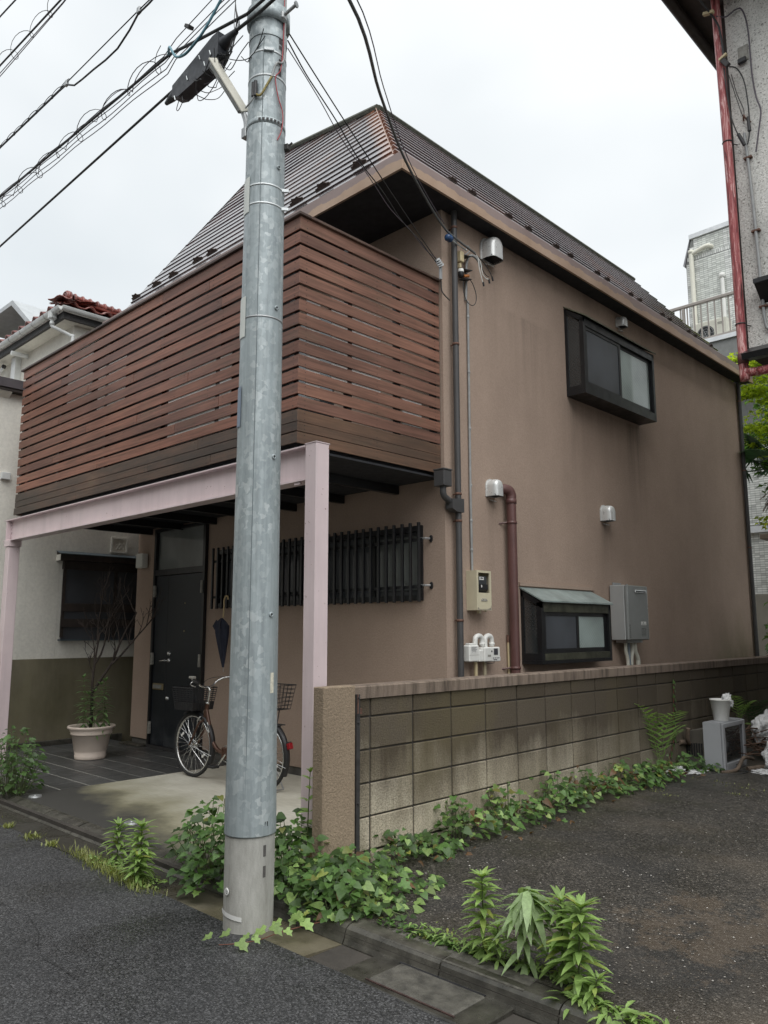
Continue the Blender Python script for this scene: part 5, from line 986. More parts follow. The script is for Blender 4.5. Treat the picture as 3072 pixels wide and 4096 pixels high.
def basket(x0, x1, z0, z1, w, tape, solid, name, lab=None):
    b = G().tube([(x0 - tape, -w - tape * .6, z1), (x1 + tape, -w - tape * .6, z1), (x1 + tape, w + tape * .6, z1), (x0 - tape, w + tape * .6, z1), (x0 - tape, -w - tape * .6, z1)], .006, 6).obj(name, BLACK, bike)
    def P(u, v, t): # u in 0..4 round, v 0..1 height
        k = tape * v; cs = [(x0 - k, -w - k * .6), (x1 + k, -w - k * .6), (x1 + k, w + k * .6), (x0 - k, w + k * .6)]; i = int(u) % 4; f = u - int(u); a, c = cs[i], cs[(i + 1) % 4]
        return Vector((a[0] + (c[0] - a[0]) * f, a[1] + (c[1] - a[1]) * f, z0 + (z1 - z0) * v))
    g = G(); nu = 7
    for i in range(4):
        for j in range(nu): g.tube([P(i + j / nu, 0, 0), P(i + j / nu, 1, 0)], .0032, 4, False)
    for v in ([0.0, .17, .33, .5, .66, .83] if not solid else [.35, .44, .53, .62, .71, .80, .9]):
        g.tube([P(i, v, 0) for i in (0, 1, 2, 3)] + [P(0, v, 0)], .0032, 4, False)
    g.obj('basket_mesh', BLACK, b)
    g = G(); g.quad(P(0, 0, 0), P(1, 0, 0), P(2, 0, 0), P(3, 0, 0))
    if solid:
        for i in range(4): g.quad(P(i, 0, 0), P(i + .9999, 0, 0), P(i + .9999, .33, 0), P(i, .33, 0))
    g.obj('basket_base', BLACK, b, fix=False); return b
basket(-.155, .135, .665, .885, .125, .035, True, 'front_basket')
rb = basket(.99, 1.27, .735, .955, .15, .045, False, 'rear_basket')
G().obox((1.13, -.186, .918), ((1, 0, 0), Vector((0, .99, .12)), Vector((0, -.12, .99))), (.045, .002, .015)).obj('maker_badge', REDLAB, rb)
g = G(); y_ = -.1885
for k, ch in enumerate('OGK'):
    x = 1.108 + k * .020
    if ch == 'O': segs = [(0, 0, .010, .002), (0, .010, .010, .002), (0, 0, .002, .012), (.008, 0, .002, .012)]
    elif ch == 'G': segs = [(0, 0, .010, .002), (0, .010, .010, .002), (0, 0, .002, .012), (.008, 0, .002, .006), (.005, .005, .005, .002)]
    else: segs = [(0, 0, .002, .012), (.003, .005, .004, .002), (.006, .007, .003, .005), (.006, 0, .003, .005)]
    for (a, b, w_, h_) in segs: g.box(x + a, y_ - .0005, .911 + b, x + a + w_, y_, .911 + b + h_)
g.obj('badge_letter', LABELW, rb)
cr = G()
for sd in (-1, 1): cr.tube([(.80, sd * .06, .60), (1.30, sd * .06, .60)], .006, 6); cr.tube([(1.25, sd * .06, .60), (WBASE, sd * .06, RW)], .005, 6)
for x in (.85, 1.0, 1.15, 1.29): cr.tube([(x, -.06, .60), (x, .06, .60)], .005, 6)
for sd in (-1, 1): cr.tube([(1.06, sd * .05, .60), (1.06, sd * .08, .735)], .005, 6); cr.tube([(1.2, sd * .05, .60), (1.2, sd * .08, .735)], .005, 6)
cr.obj('carrier', DKSTEEL, bike)
sd_ = G(); rings = []
for (x, w, z) in ((.63, .012, .86), (.70, .03, .875), (.78, .07, .885), (.86, .11, .89), (.90, .10, .885), (.915, .05, .875)): rings.append([(x, w * math.cos(a), z + (.022 if math.sin(a) > 0 else .03) * math.sin(a)) for a in [2 * math.pi * k / 10 for k in range(10)]])
sd_.add([p for r_ in rings for p in r_], [(i * 10 + k, i * 10 + (k + 1) % 10, (i + 1) * 10 + (k + 1) % 10, (i + 1) * 10 + k) for i in range(5) for k in range(10)]); sd_.add(rings[0], [tuple(range(10))]); sd_.add(rings[-1], [tuple(range(10))]); sd_.obj('saddle', BLACK, bike, True)
G().tube([(.74, 0, .74), (.77, 0, .865)], .012, 8).obj('seat_post', CHROME, bike, True)
ck_ = G(); torus(ck_, (bbp.x, -.045, bbp.z), .075, .006, 30, 6); 
ck_.tube([(.60, -.06, .285), (.50, -.075, .175)], .010, 8); ck_.tube([(.60, .06, .285), (.70, .075, .395)], .010, 8); ck_.obj('crank', CHROME, bike, True)
G().box(.455, -.165, .155, .545, -.085, .180, .006).obj('pedal', BLACK, bike); G().box(.655, .085, .385, .745, .165, .410, .006).obj('pedal', BLACK, bike)
cg = G(); cg.obox((.83, -.052, .285), ((1, 0, -.02), (0, 1, 0), (0, 0, 1)), (.30, .012, .055), .01); cg.obj('chain_guard', FRAMEB, bike)
G().obox((WBASE + .355, 0, .43), (Vector((.9, 0, .3)), (0, 1, 0), Vector((-.3, 0, .9))), (.022, .024, .03), .006).obj('rear_reflector', REDREF, bike)
G().obox((WBASE + .34, 0, .455), (Vector((.9, 0, .3)), (0, 1, 0), Vector((-.3, 0, .9))), (.02, .02, .01), .003).obj('reflector_bracket', BLACK, bike)
ks = G(); 
for sd in (-1, 1): ks.tube([(WBASE, sd * .07, RW), (WBASE + .16, sd * .11, .02)], .007, 6)
ks.tube([(WBASE + .16, -.11, .02), (WBASE + .16, .11, .02)], .007, 6); ks.obj('kickstand', STEEL, bike)
bike.location = (-3.525, .975, ZD + .001); bike.rotation_euler = (0, 0, math.atan2(.061, .998))
# ------------------------------------------------------------------ flower pot
pot = thing('flower_pot', 'large stone-coloured ringed flower pot near the olive dado', 'flower pot', (-5.40, .80, ZD))
pc = (-5.40, .80, ZD)
G().lathe([(0, .002), (.168, .002), (.172, .01), (.176, .045), (.170, .05), (.178, .075), (.174, .08), (.182, .095), (.215, .275), (.230, .28), (.232, .292), (.226, .297), (.240, .322), (.234, .327), (.262, .345), (.268, .36), (.262, .372), (.240, .372), (.232, .355), (.225, .30)], pc, 48).obj('pot_body', POT, pot, True)
G().lathe([(0, .325), (.15, .322), (.231, .31)], pc, 24).obj('soil', DIRT, pot, True)
shrub = thing('bare_shrub', 'leafless thorny shrub standing in the stone-coloured pot', 'shrub', (-5.43, .80, ZD + .32))
random.seed(14)
tk = G(); tw = G(); base = Vector((-5.43, .80, ZD + .315))
def branch(p, d, L, r, depth, g):
    P = [p]; q = p.copy(); dd = d.normalized(); n = 5
    for i in range(n):
        dd = (dd + Vector((U(-.22, .22), U(-.22, .22), U(-.06, .16)))).normalized(); q = q + dd * L / n; P.append(q.copy())
        if depth > 0 and i > 0:
            for _ in range(1 if random.random() < .85 else 2):
                sd = (dd + Vector((U(-1, 1), U(-1, 1), U(-.1, .7)))).normalized(); branch(q.copy(), sd, L * U(.32, .55), r * .5, depth - 1, tw)
    g.tube(P, [max(.0028, 1.25 * r * (1 - .6 * i / n)) for i in range(n + 1)], 6 if r > .006 else 4, True)
V_ = Vector
P = [base, V_((-5.425, .80, .45)), V_((-5.44, .80, .72)), V_((-5.42, .81, 1.0)), V_((-5.38, .83, 1.3))]; tk.tube(curve(P, 4), [.022 - .0008 * i for i in range(17)], 8)
for (p, d, L, r) in [((-5.43, .80, .62), (.55, .42, .95), 1.05, .016), ((-5.42, .81, .95), (.35, .3, .9), .62, .011), ((-5.42, .81, .9), (-.2, .0, .8), .5, .008), ((-5.40, .82, 1.15), (.05, .1, 1), .70, .010), ((-5.25, .94, .95), (.45, .45, .8), .72, .011), ((-5.3, .9, 1.2), (.2, .1, .9), .45, .008), ((-5.42, .8, .8), (-.3, -.1, .4), .3, .006), ((-5.38, .83, 1.3), (.5, .4, .75), .5, .008)]:
    branch(V_(p), V_(d), L, r, 2, tk)
tk.obj('trunk', BARK, shrub, True); tw.obj('twig_spray', BARK, shrub)
# ------------------------------------------------------------------ leaf shapes
def leafm(kind, mt, bend=0.25):
    S = {'heart': ([0, .16, .44, .72, 1], [(.0, 0), (.33, -.10), (.46, .18), (.30, .58), (0, 1)]),
         'lance': ([0, .2, .5, .8, 1], [(.02, 0), (.10, .2), (.145, .5), (.085, .8), (0, 1)]),
         'broad': ([0, .2, .5, .8, 1], [(.02, 0), (.22, .2), (.28, .48), (.15, .8), (0, 1)]),
         'lobed': ([0, .1, .3, .5, .62, .8, 1], [(.0, 0), (.28, -.12), (.50, .14), (.27, .34), (.40, .62), (.15, .70), (0, 1.0)])}[kind]
    ts, half = S; n = len(ts); vs = []
    for t, (w, y) in zip(ts, half):
        zc = -bend * t * t
        vs += [(-w, y, zc + w * .22), (0, t, zc), (w, y, zc + w * .22)]
    fs = []
    for i in range(n - 1):
        b = 3 * i; fs += [(b, b + 1, b + 4, b + 3), (b + 1, b + 2, b + 5, b + 4)]
    g = G(); g.add(vs, fs); return g.mesh('leaf_' + kind, mt, True, fix=False)
def add_leaf(parent, me, pos, d, nrm, s, name='leaf'): return piece(me, name, parent, basis(d, nrm, s), pos)
def bake(g, me, pos, d, nrm, s):
    m = basis(d, nrm, s); p = Vector(pos); g.add([m @ v.co + p for v in me.vertices], [tuple(f.vertices) for f in me.polygons])
HEART = leafm('heart', LEAFV); HEARTB = leafm('heart', LEAFB); LANCE = leafm('lance', LEAFW, .55); LANCES = leafm('lance', LEAFS, .9); LOBED = leafm('lobed', LEAFV); LOBEDF = leafm('lobed', LEAFW); BROADF = leafm('broad', LEAFW, .3); LILY = leafm('lance', LEAFL, .6); BROADB = leafm('broad', LEAFB, .2); WITHER = leafm('heart', BROWNL, .8); HEARTF = leafm('heart', LEAFW)
def upright(name, label, base, h, n, size, me, top, stemmat=GSTEM, lean=(0, 0), group=None, spread=1.0, cat='weed', rosette=10):
    t = thing(name, label, cat, base, group); b = Vector(base); tip = b + Vector((lean[0], lean[1], h))
    P = curve([b - Vector((0, 0, .03)), b + Vector((lean[0] * .2, lean[1] * .2, h * .5)), tip], 5); G().tube(P, [.0055 - .003 * i / (len(P) - 1) for i in range(len(P))], 6).obj('stem', stemmat, t, True)
    for i in range(n):
        f = .10 + .9 * (i / n); a = i * 2.4 + U(-.25, .25); p = P[min(int(f * (len(P) - 1)), len(P) - 1)]; el = (.05 + .75 * f) * U(.6, 1.3); s = size * (U(.75, 1.1)) * (1.0 if f < .8 else .85)
        d = Vector((math.cos(a), math.sin(a), el - (.35 if f < .35 else 0))); add_leaf(t, me, p, d, (0, 0, 1), s * spread)
    for i in range(rosette):
        a = i * 2.4; d = Vector((math.cos(a) * .6, math.sin(a) * .6, 1.0 + U(-.2, .3))); add_leaf(t, top, tip, d, Vector((-math.cos(a), -math.sin(a), .8)), size * U(.4, .75))
    return t
random.seed(31)
# lilies in the pot
for k, (x, y, h) in enumerate(((-5.36, .70, .60), (-5.24, .86, .52), (-5.38, .94, .55), (-5.50, .74, .40), (-5.26, .76, .44))):
    upright('potted_lily', ['tallest leafy green stem at the front of the stone pot', 'leafy green stem at the right edge of the stone pot', 'leafy green stem at the back of the stone pot', 'short leafy green stem at the left edge of the stone pot', 'short leafy green stem at the front right of the stone pot'][k], (x, y, ZD + .315), h, 30, .12, LILY, LILY, group='leafy stems in the flower pot', lean=(U(-.04, .04), U(-.04, .04)), cat='potted plant', rosette=6)
# ------------------------------------------------------------------ leafy growth
def thicket(name, label, cat, pts, n, hf, size, metas, extra=0, group=None, stemmat=GSTEM, sprawl=.35):
    """pts: list of (x, y, zground, radius); leaves spread over low mounds, each leaf an object"""
    t = thing(name, label, cat, (pts[0][0], pts[0][1], pts[0][2]), group); sg = G(); tops = []; fo = G()
    for k in range(n + extra):
        cx, cy, cz, r = pts[k % len(pts)]; a = U(0, 6.283); rr = r * math.sqrt(random.random()); x, y = cx + rr * math.cos(a), cy + rr * math.sin(a)
        hm = hf(x, y) * (1 - .55 * (rr / r) ** 2); z = cz + hm * (random.random() ** .65)
        p = Vector((x, y, max(z, cz + .01))); out = Vector((x - cx, y - cy, 0)) + Vector((.25, -.2, 0)) * r
        d = out.normalized() + Vector((U(-.7, .7), U(-.7, .7), U(-.45, .25))); nn = Vector((.35, -.3, 1)) + Vector((U(-.45, .45), U(-.45, .45), 0))
        
        if k < n: add_leaf(t, random.choice(metas), p, d, nn, size * U(.5, 1.4))
        else: bake(fo, metas[0], p, d, nn, size * U(.5, 1.0))
        if k % 6 == 0: tops.append((p, Vector((cx + (x - cx) * .4, cy + (y - cy) * .4, cz - .02))))
    for p, q in tops:
        sg.tube([q, (q + p) / 2 + Vector((U(-.03, .03), U(-.03, .03), .03)), p], .0025, 4, False)
    if sg.v: stuff(sg.obj('stem_mass', stemmat, t, fix=False))
    if fo.v: stuff(fo.obj('small_foliage', metas[0].materials[0], t, fix=False))
    return t
random.seed(33)
VM = [HEART] * 5 + [HEARTF] * 2 + [LOBED] * 2 + [BROADB]
seg = [(.10, -.20, .19, 'vine clump at the pillar foot under the rusty gate angle'), (.13, .35, .16, 'low vine clump against the palest wall blocks'), (.14, .85, .24, 'vine clump with the largest heart-shaped leaves along the wall'), (.14, 1.40, .22, 'vine clump under the fourth wall joint from the pillar'), (.13, 1.95, .24, 'dense vine clump midway along the block wall'), (.12, 2.50, .22, 'vine clump with a withered brown leaf midway along the wall'), (.12, 3.02, .20, 'thinner vine clump before the fern on the wall'), (.12, 3.50, .17, 'small vine clump just left of the tall fern')]
for k, (x, y, h, lab) in enumerate(seg):
    z = lotz(x, y); cl = [(x - .02, y - .12, z, .21), (x + .02, y + .14, z, .23), (x, y, z, .20)]
    thicket('vine', lab, 'vine', cl, 170, lambda a, b, h=h: h * (1.0 + .35 * math.sin(b * 9 + k)), .049, VM * 2 + [WITHER] * (3 if k in (3, 5, 6) else 1) + [HEARTB] * 4, group='vines along the block wall')
# big mass at the pillar and behind the pole
thicket('vine', 'broad mound of ivy-like vines in front of the brown pillar', 'vine', [(.12, -.50, -.09, .26), (.34, -.42, -.09, .28), (.02, -.66, -.10, .22), (.38, -.62, -.10, .2)], 299, lambda a, b: .25, .052, [HEART] * 8 + [LOBED] * 5 + [HEARTF] * 3 + [HEARTB] * 3 + [WITHER], 200, group='vines along the block wall')
thicket('vine', 'vine sprawling over the kerb right of the pole foot', 'vine', [(.42, -.68, -.12, .15), (.28, -.74, -.14, .13), (.52, -.62, -.1, .12)], 80, lambda a, b: .10, .050, [HEART] * 4 + [LOBEDF], group='vines along the block wall')
thicket('vine', 'round-leaved creeper spreading onto the lot beside the pillar mound', 'vine', [(.62, -.50, -.095, .16), (.55, -.30, -.085, .18), (.48, -.12, -.08, .15)], 110, lambda a, b: .07, .045, [HEARTF, HEART, HEARTB], group='vines along the block wall')
thicket('bush', 'tangled heart-leaved bush on the kerb left of the pole foot', 'bush', [(-.62, -.72, -.12, .26), (-.34, -.62, -.12, .25), (-.80, -.62, -.12, .2), (-.45, -.84, -.15, .16)], 299, lambda a, b: .46, .052, [HEART] * 4 + [HEARTB] * 3 + [LOBED], 200, group='kerbside bushes')
thicket('bush', 'bush of heart-shaped leaves between the pole and the pink post', 'bush', [(-.20, -.46, -.12, .2), (-.02, -.56, -.12, .18), (-.28, -.3, -.12, .14)], 220, lambda a, b: .40, .052, [HEART] * 3 + [HEARTB], group='kerbside bushes')
thicket('bush', 'bramble-like bush at the kerb by the left end of the porch', 'bush', [(-4.05, -.60, -.12, .30), (-4.25, -.52, -.12, .28), (-3.92, -.62, -.12, .2), (-4.4, -.7, -.12, .25)], 299, lambda a, b: .58, .055, [BROADB] * 4 + [HEARTB], 260, group='kerbside bushes')
# trailing vine shoot across the gutter in front of the pole
tv_ = thing('vine_shoot', 'bright vine shoot with red stem trailing in front of the pole foot', 'vine', (.40, -.80, ZR))
P = curve([(.46, -.72, ZR + .05), (.42, -.90, ZR + .05), (.36, -1.00, ZR + .03), (.34, -1.10, ZR + .02), (.30, -1.20, ZR + .02), (.24, -1.26, ZR + .015)], 5); G().tube(P, .0022, 5).obj('stem', REDSTEM, tv_, True)
for i in range(2, len(P), 2):
    for sd in ((-1, 1)[(i // 2) % 2],):
        p = Vector(P[i]); d = Vector((.5 * sd, .25 * sd, .35 + U(-.2, .4))); q = p + d * U(.05, .10); add_leaf(tv_, LOBEDF, q, Vector((d.x, d.y - .2, -.15)), (.2, -.3, 1), U(.045, .075))
# sapling by the post
upright('sapling', 'slim bright sapling standing in front of the pink post', (-.20, -.34, -.12), .60, 26, .085, BROADF, BROADF, cat='sapling', lean=(.02, .0), rosette=4)
# silvery weeds in front
for k, (x, y, h, lab, me, ln) in enumerate([(1.31, -.60, .33, 'fresh green weed with upright rosette left of the drooping weed', LANCE, (0, 0)), (1.53, -.60, .33, 'weed with drooping silvery leaf mop in the front row', LANCES, (.02, 0)), (1.69, -.56, .31, 'leafy weed between the drooping weed and the yellow-tipped one', LANCE, (0, .0)), (1.80, -.62, .32, 'weed with bright yellow-green tip at the right of the front row', LANCE, (.02, 0)), (1.42, -.64, .16, 'low weed seedling at the foot of the front row', LANCE, (0, 0)), (1.88, -.66, .10, 'small grassy weed at the right end of the front row', LANCE, (.03, 0))]):
    upright('weed', lab, (x, y, -.10), h, [80, 50, 90, 95, 40, 30][k], [.105, .125, .115, .12, .08, .08][k], LANCE if me is LANCE else LANCES, me, group='front weeds', lean=ln, rosette=[14, 0, 10, 18, 8, 4][k])
    if k == 1:
        t = bpy.data.objects['weed.001']; tip = Vector((x + .02, y, -.10 + h))
        for i in range(46): a = i * 2.4; add_leaf(t, LANCES, tip + Vector((math.cos(a) * .012, math.sin(a) * .012, U(-.05, .01))), Vector((math.cos(a) * .9, math.sin(a) * .9, U(-.9, .35))), (math.cos(a), math.sin(a), 1.2), U(.10, .15))
for k, (x, y, h, lab) in enumerate([(-1.40, -.93, .23, 'left of the two leafy weeds growing from the road edge'), (-.98, -1.0, .30, 'taller right weed of the two growing from the road edge'), (-.90, -1.06, .16, 'low weed at the foot of the taller roadside weed')]):
    upright('weed', lab, (x, y, ZR), h, [56, 76, 44][k], [.11, .12, .10][k], LANCE, LANCE, group='roadside weeds', rosette=[12, 14, 8][k])
# low green fuzz along the kerb and road seam
def fuzz(name, mt, spots, n, s, hmax, leaf=None):
    g = G()
    for k in range(n):
        cx, cy, cz, rx, ry = random.choice(spots); x, y = random.gauss(cx, rx), random.gauss(cy, ry); a = U(0, 6.28); h = U(.3, 1) * hmax; w = s * U(.5, 1.2); p = Vector((x, y, cz))
        if leaf:
            bake(g, leaf, p + Vector((0, 0, h * random.random())), Vector((math.cos(a), math.sin(a), U(-.2, .8))), (U(-.4, .4), U(-.4, .4), 1), U(.5, 1.2) * s); continue
        tp = p + Vector((math.cos(a) * h * .7, math.sin(a) * h * .7, h)); sd = Vector((-math.sin(a), math.cos(a), 0)) * w
        g.add([p - sd * .5, p + sd * .5, (p + tp) / 2 + sd, tp, (p + tp) / 2 - sd], [(0, 1, 2, 3, 4)])
    return stuff(g.obj(name, mt, None, fix=False))
random.seed(40)
fuzz('roadside_moss', MOSSM, [(-1.75 + .13 * i, -1.02 - .01 * i, ZR + .003, .09, .035) for i in range(8)], 900, .0028, .055)
fuzz('roadside_weed_patch', LEAFW, [(-1.5 + .1 * i, -1.0, ZR + .003, .06, .03) for i in range(8)], 300, .03, .05, BROADF)
fuzz('roadside_moss', MOSSM, [(-2.46, -1.05, ZR, .05, .03), (-2.9, -1.05, ZR, .03, .02), (-3.3, -1.08, ZR, .05, .03), (-2.15, -1.04, ZR, .03, .02)], 350, .005, .04)
fuzz('kerb_weed_fuzz', LEAFW, [(.98 + .09 * i, -.60 + .004 * i, -.095, .05, .03) for i in range(8)], 420, .04, .07, LANCE)
fuzz('kerb_weed_fuzz', LEAFV, [(.75 + .1 * i, -.62, -.095, .05, .02) for i in range(6)], 160, .028, .03, HEARTF)
fuzz('lot_edge_grass', LEAFW, [(1.85 + .09 * i, -.68, -.11, .06, .03) for i in range(5)], 230, .07, .06, LANCE)
fuzz('lot_seam_grass', MOSSM, [(.36, 3.12, -.06, .04, .04), (.55, 3.0, -.06, .03, .03), (.9, 3.45, -.06, .04, .02), (.65, 3.9, -.06, .3, .02), (1.0, 3.75, -.06, .25, .02)], 350, .008, .035)
# ------------------------------------------------------------------ ferns
def fern(name, label, base, L, n, mt, up=.9, face=(1, -.6)):
    t = thing(name, label, 'fern', base); b = Vector(base)
    for k in range(n):
        a = math.atan2(face[1], face[0]) + (k - (n - 1) / 2) * (2.6 / n) + U(-.2, .2); l = L * ((1.0, .5, .8, .42, .95, .38, .7, .45, .6)[k % 9]) * U(.92, 1.08); up_ = up * (1.0 if l > L * .6 else .55); dh = Vector((math.cos(a), math.sin(a), 0)); g = G(); P = []
        for i in range(15):
            f = i / 14; P.append(b + dh * (l * ((.12 if up_ == up else .4) * f + .36 * f * f)) + Vector((0, 0, l * (up_ * f * 1.3 - .38 * f ** 3))))
        g.tube(P, .0022, 4, False); sdv = dh.cross(Vector((0, 0, 1)))
        for i in range(2, 15):
            f = i / 14; w = l * .24 * max(.05, math.sin(math.pi * (1.0 - f) ** .75)) * (1 if f > .25 else .7); tn = (P[min(i + 1, 14)] - P[i - 1]).normalized()
            for sg in (-1, 1):
                e = P[i] + sdv * sg * w * .9 + tn * w * .75 - Vector((0, 0, w * .22)); m = (P[i] + e) / 2; th = tn * max(.004, w * .075)
                g.add([P[i] - th * .6, m - th * .8, e, m + th * .8, P[i] + th * .6], [(0, 1, 2, 3, 4)])
        g.obj('frond', mt, t, fix=False)
    return t
random.seed(50)
fern('fern', 'tall bright fern standing against the block wall', (.05, 3.88, -.06), .80, 9, FERN, 1.0)
fern('fern', 'small low fern fronds right of the tall fern', (.10, 4.02, -.06), .34, 6, FERN, .6)
fern('fern', 'dark fern at the far end of the block wall behind the bags', (.10, 6.2, .12), .62, 9, FERND, .85); fern('fern', 'paler fern in front of the dark fern by the wall', (.06, 5.95, .22), .5, 6, FERN, .85)
fern('fern', 'tiny fern among the vines by the pillar mound', (.42, -.30, -.03), .2, 6, FERN, .5)
# ivy strand climbing the wall
iv = thing('ivy_strand', 'thin ivy strand climbing the block wall above the fern', 'ivy', (.01, 4.35, 0)); P = curve([(.012, 4.05, -.05), (.012, 4.28, .2), (.012, 4.33, .5), (.014, 4.36, .82)], 8); G().tube(P, .003, 5).obj('stem', REDSTEM, iv, True)
random.seed(51)
for i in range(3, len(P)):
    for sd in ((-1, 1)[i % 2],): add_leaf(iv, HEARTB if i < 18 else HEART, P[i] + Vector((.01, sd * .006, 0)), Vector((.25, sd * .8, -.5)), (1, 0, .35), U(.03, .048))
thicket('ground_ivy', 'dark ivy patch between the fern and the old television', 'ivy', [(.08, 4.2, -.06, .16), (.12, 4.4, -.06, .14), (.22, 4.3, -.06, .1)], 110, lambda a, b: .22, .045, [HEARTB] * 3 + [HEART])
thicket('ground_ivy', 'small ivy sprig at the foot of the old television', 'ivy', [(.34, 4.47, -.06, .09)], 34, lambda a, b: .09, .05, [HEARTB, HEART])
# ------------------------------------------------------------------ cream house on the left
NX = -6.8
nb = thing('neighbour_house', 'cream rendered house with red tiled roof and olive dado on the left', 'house', (-9, 3, 0))
g = G(); g.box(-13, .92, -.3, NX, 9, 5.56); g.box(-13, -3.2, -.3, NX + .001, .918, 4.40); g.obj('wall', CREAM, nb)
box('dado', DADO, nb, NX - .1, -3.2, -.3, NX + .016, 9, .975)
box('dado_kerb', KERB, nb, NX + .017, -.4, -.3, NX + .06, 1.9, -.06, .006)
g = G(); g.prism([(NX + .002, .87, 2.262), (NX + .002, .87, 2.385), (NX + .13, .87, 2.345), (NX + .13, .87, 2.262)], (0, 1.62, 0)); aw = g.obj('window_hood', DARKWOOD, nb)
G().prism([(NX + .002, .862, 2.387), (NX + .002, .862, 2.395), (NX + .15, .862, 2.352), (NX + .15, .862, 2.343)], (0, 1.64, 0)).obj('hood_flashing', simple('blue_grey_flashing', (0.10, 0.13, 0.15), 0.5, var=0.3, scale=12), aw)
G().box(NX + .002, .864, 2.258, NX + .128, .8695, 2.338).obj('hood_end', CREAM, aw)
wn_ = G().box(NX + .002, .975, 1.225, NX + .03, 2.45, 2.262).obj('window', SCREEN, nb)
g = G(); g.box(NX + .002, .955, 2.15, NX + .06, 2.46, 2.258); g.box(NX + .031, .955, 1.25, NX + .05, .995, 2.149); g.box(NX + .031, 1.68, 1.25, NX + .045, 1.73, 2.149); g.obj('frame', DARKWOOD, wn_)
for z0, z1 in ((1.588, 1.698), (1.382, 1.492)): G().box(NX + .051, .945, z0, NX + .068, 2.46, z1, .003).obj('guard_board', DARKWOOD, wn_)
G().box(NX + .017, .94, 1.205, NX + .075, 2.46, 1.225).obj('sill', simple('blue_grey_sill', (0.06, 0.08, 0.095), 0.45), wn_)
em_ = G().box(NX + .001, 1.63, 2.43, NX + .008, 1.86, 2.625).obj('emblem_panel', CREAM, nb)
g = G()
for (a, b, c, d) in ((1.62, 1.645, 2.42, 2.635), (1.845, 1.87, 2.42, 2.635), (1.645, 1.845, 2.42, 2.44), (1.645, 1.845, 2.615, 2.635)): g.box(NX + .001, a, c, NX + .03, b, d)
g.obj('emblem_rim', CREAM, em_)
g = G()
for (P) in ([(1.70, 2.575), (1.735, 2.585), (1.80, 2.58)], [(1.755, 2.60), (1.75, 2.54), (1.70, 2.475)], [(1.69, 2.53), (1.73, 2.535), (1.725, 2.49)], [(1.77, 2.56), (1.775, 2.50), (1.80, 2.475), (1.815, 2.50)], [(1.79, 2.545), (1.745, 2.47)]): g.tube([(NX + .012, y, z) for y, z in P], .008, 5)
g.obj('emblem_relief', CREAM, em_)
# forward lean-to roof and its trim
g = G(); g.box(-12, -3.4, 4.405, NX + .12, .30, 4.44); g.obj('lean_to_eave', DARKWOOD, nb); g = G().prism([(NX + .14, -3.4, 4.442), (NX + .14, .32, 4.442), (NX + .14, .32, 4.56), (NX + .14, -3.4, 4.56)], (-5, 0, 0)); g.obj('lean_to_roof', simple('slate_purple_roofing', (0.06, 0.05, 0.055), 0.5, var=0.2), nb)
g = G(); g.prism([(NX + .002, -.1, 4.33), (NX + .002, .12, 4.33), (NX + .10, .12, 4.39), (NX + .10, -.1, 4.39)], (0, 0, .012)); g.obj('eave_bracket', CREAM, nb)
box('vent_box', GUTW, nb, NX + .002, .08, 3.255, NX + .06, .19, 3.345, .004)
# upper eaves: boards, gutter and downpipes
GX, GY, GZ = -6.60, .645, 5.70
g = G(); g.box(-13, GY + .05, 5.565, GX - .05, GY + .09, 5.66); g.box(GX - .09, GY + .09, 5.565, GX - .05, 9, 5.66); g.obj('eave_board', DKSTEEL, nb)
g = G(); g.box(-13, GY + .09, 5.562, GX - .09, 9, 5.575); g.obj('eave_soffit', CREAM, nb)
def gut_(a, b):
    a, b = Vector(a), Vector(b); t = (b - a).normalized(); s = t.cross(Vector((0, 0, 1))); g = G(); vs = []
    prof = [(math.cos(R(180 + 180 * k / 8)) * .048, math.sin(R(180 + 180 * k / 8)) * .052) for k in range(9)]; prof = [(-.052, .006)] + prof + [(.052, .006), (.040, .0)] 
    for p in (a, b): vs += [p + s * u + Vector((0, 0, v)) for u, v in prof]
    m = len(prof); g.add(vs, [(k, k + 1, m + k + 1, m + k) for k in range(m - 1)]); g.add([vs[k] for k in range(1, m - 2)], [tuple(range(m - 3))]); g.add([vs[m + k] for k in range(1, m - 2)], [tuple(range(m - 3))]); return g
go = gut_((-13, GY, GZ), (GX + .002, GY, GZ)).obj('gutter', GUTW, nb, True, fix=False); gut_((GX, GY - .002, GZ), (GX, 9, GZ)).obj('gutter', GUTW, nb, True, fix=False)
for x in np.arange(-9.6, -6.7, .42): torus(G(), (x, GY, GZ - .003), .051, .005, 14, 5, (Vector((0, 1, 0)), Vector((0, 0, 1)), Vector((1, 0, 0))), math.pi, 2 * math.pi).obj('gutter_clip', STEEL, go)
G().obox((GX - .28, GY, GZ - .05), ((1, 0, 0), (0, 1, 0), (0, 0, 1)), (.055, .052, .065), .02).obj('gutter_outlet', GUTW, go)
dpn = G().tube(curve([(GX - .28, GY, 5.60), (GX - .28, GY, 5.50), (GX - .24, GY + .06, 5.46), (GX - .14, GY + .22, 5.37), (GX - .13, GY + .235, 5.30), (GX - .13, GY + .235, 4.3)], 5), .025, 10).obj('downpipe', GUTW, nb, True)
for p in ((GX - .28, GY, 5.53), (GX - .13, GY + .235, 5.27)): G().lathe([(.026, -.02), (.032, -.02), (.032, .02), (.026, .02)], p, 12).obj('collar', GUTW, dpn, True)
box('corner_trim', GUTW, nb, -8.80, .83, 4.5, -8.63, .918, 5.545)
G().tube([(-8.34, .90, 5.49), (-8.36, .66, 5.49)], .035, 10).obj('vent_pipe', GUTW, nb, True)
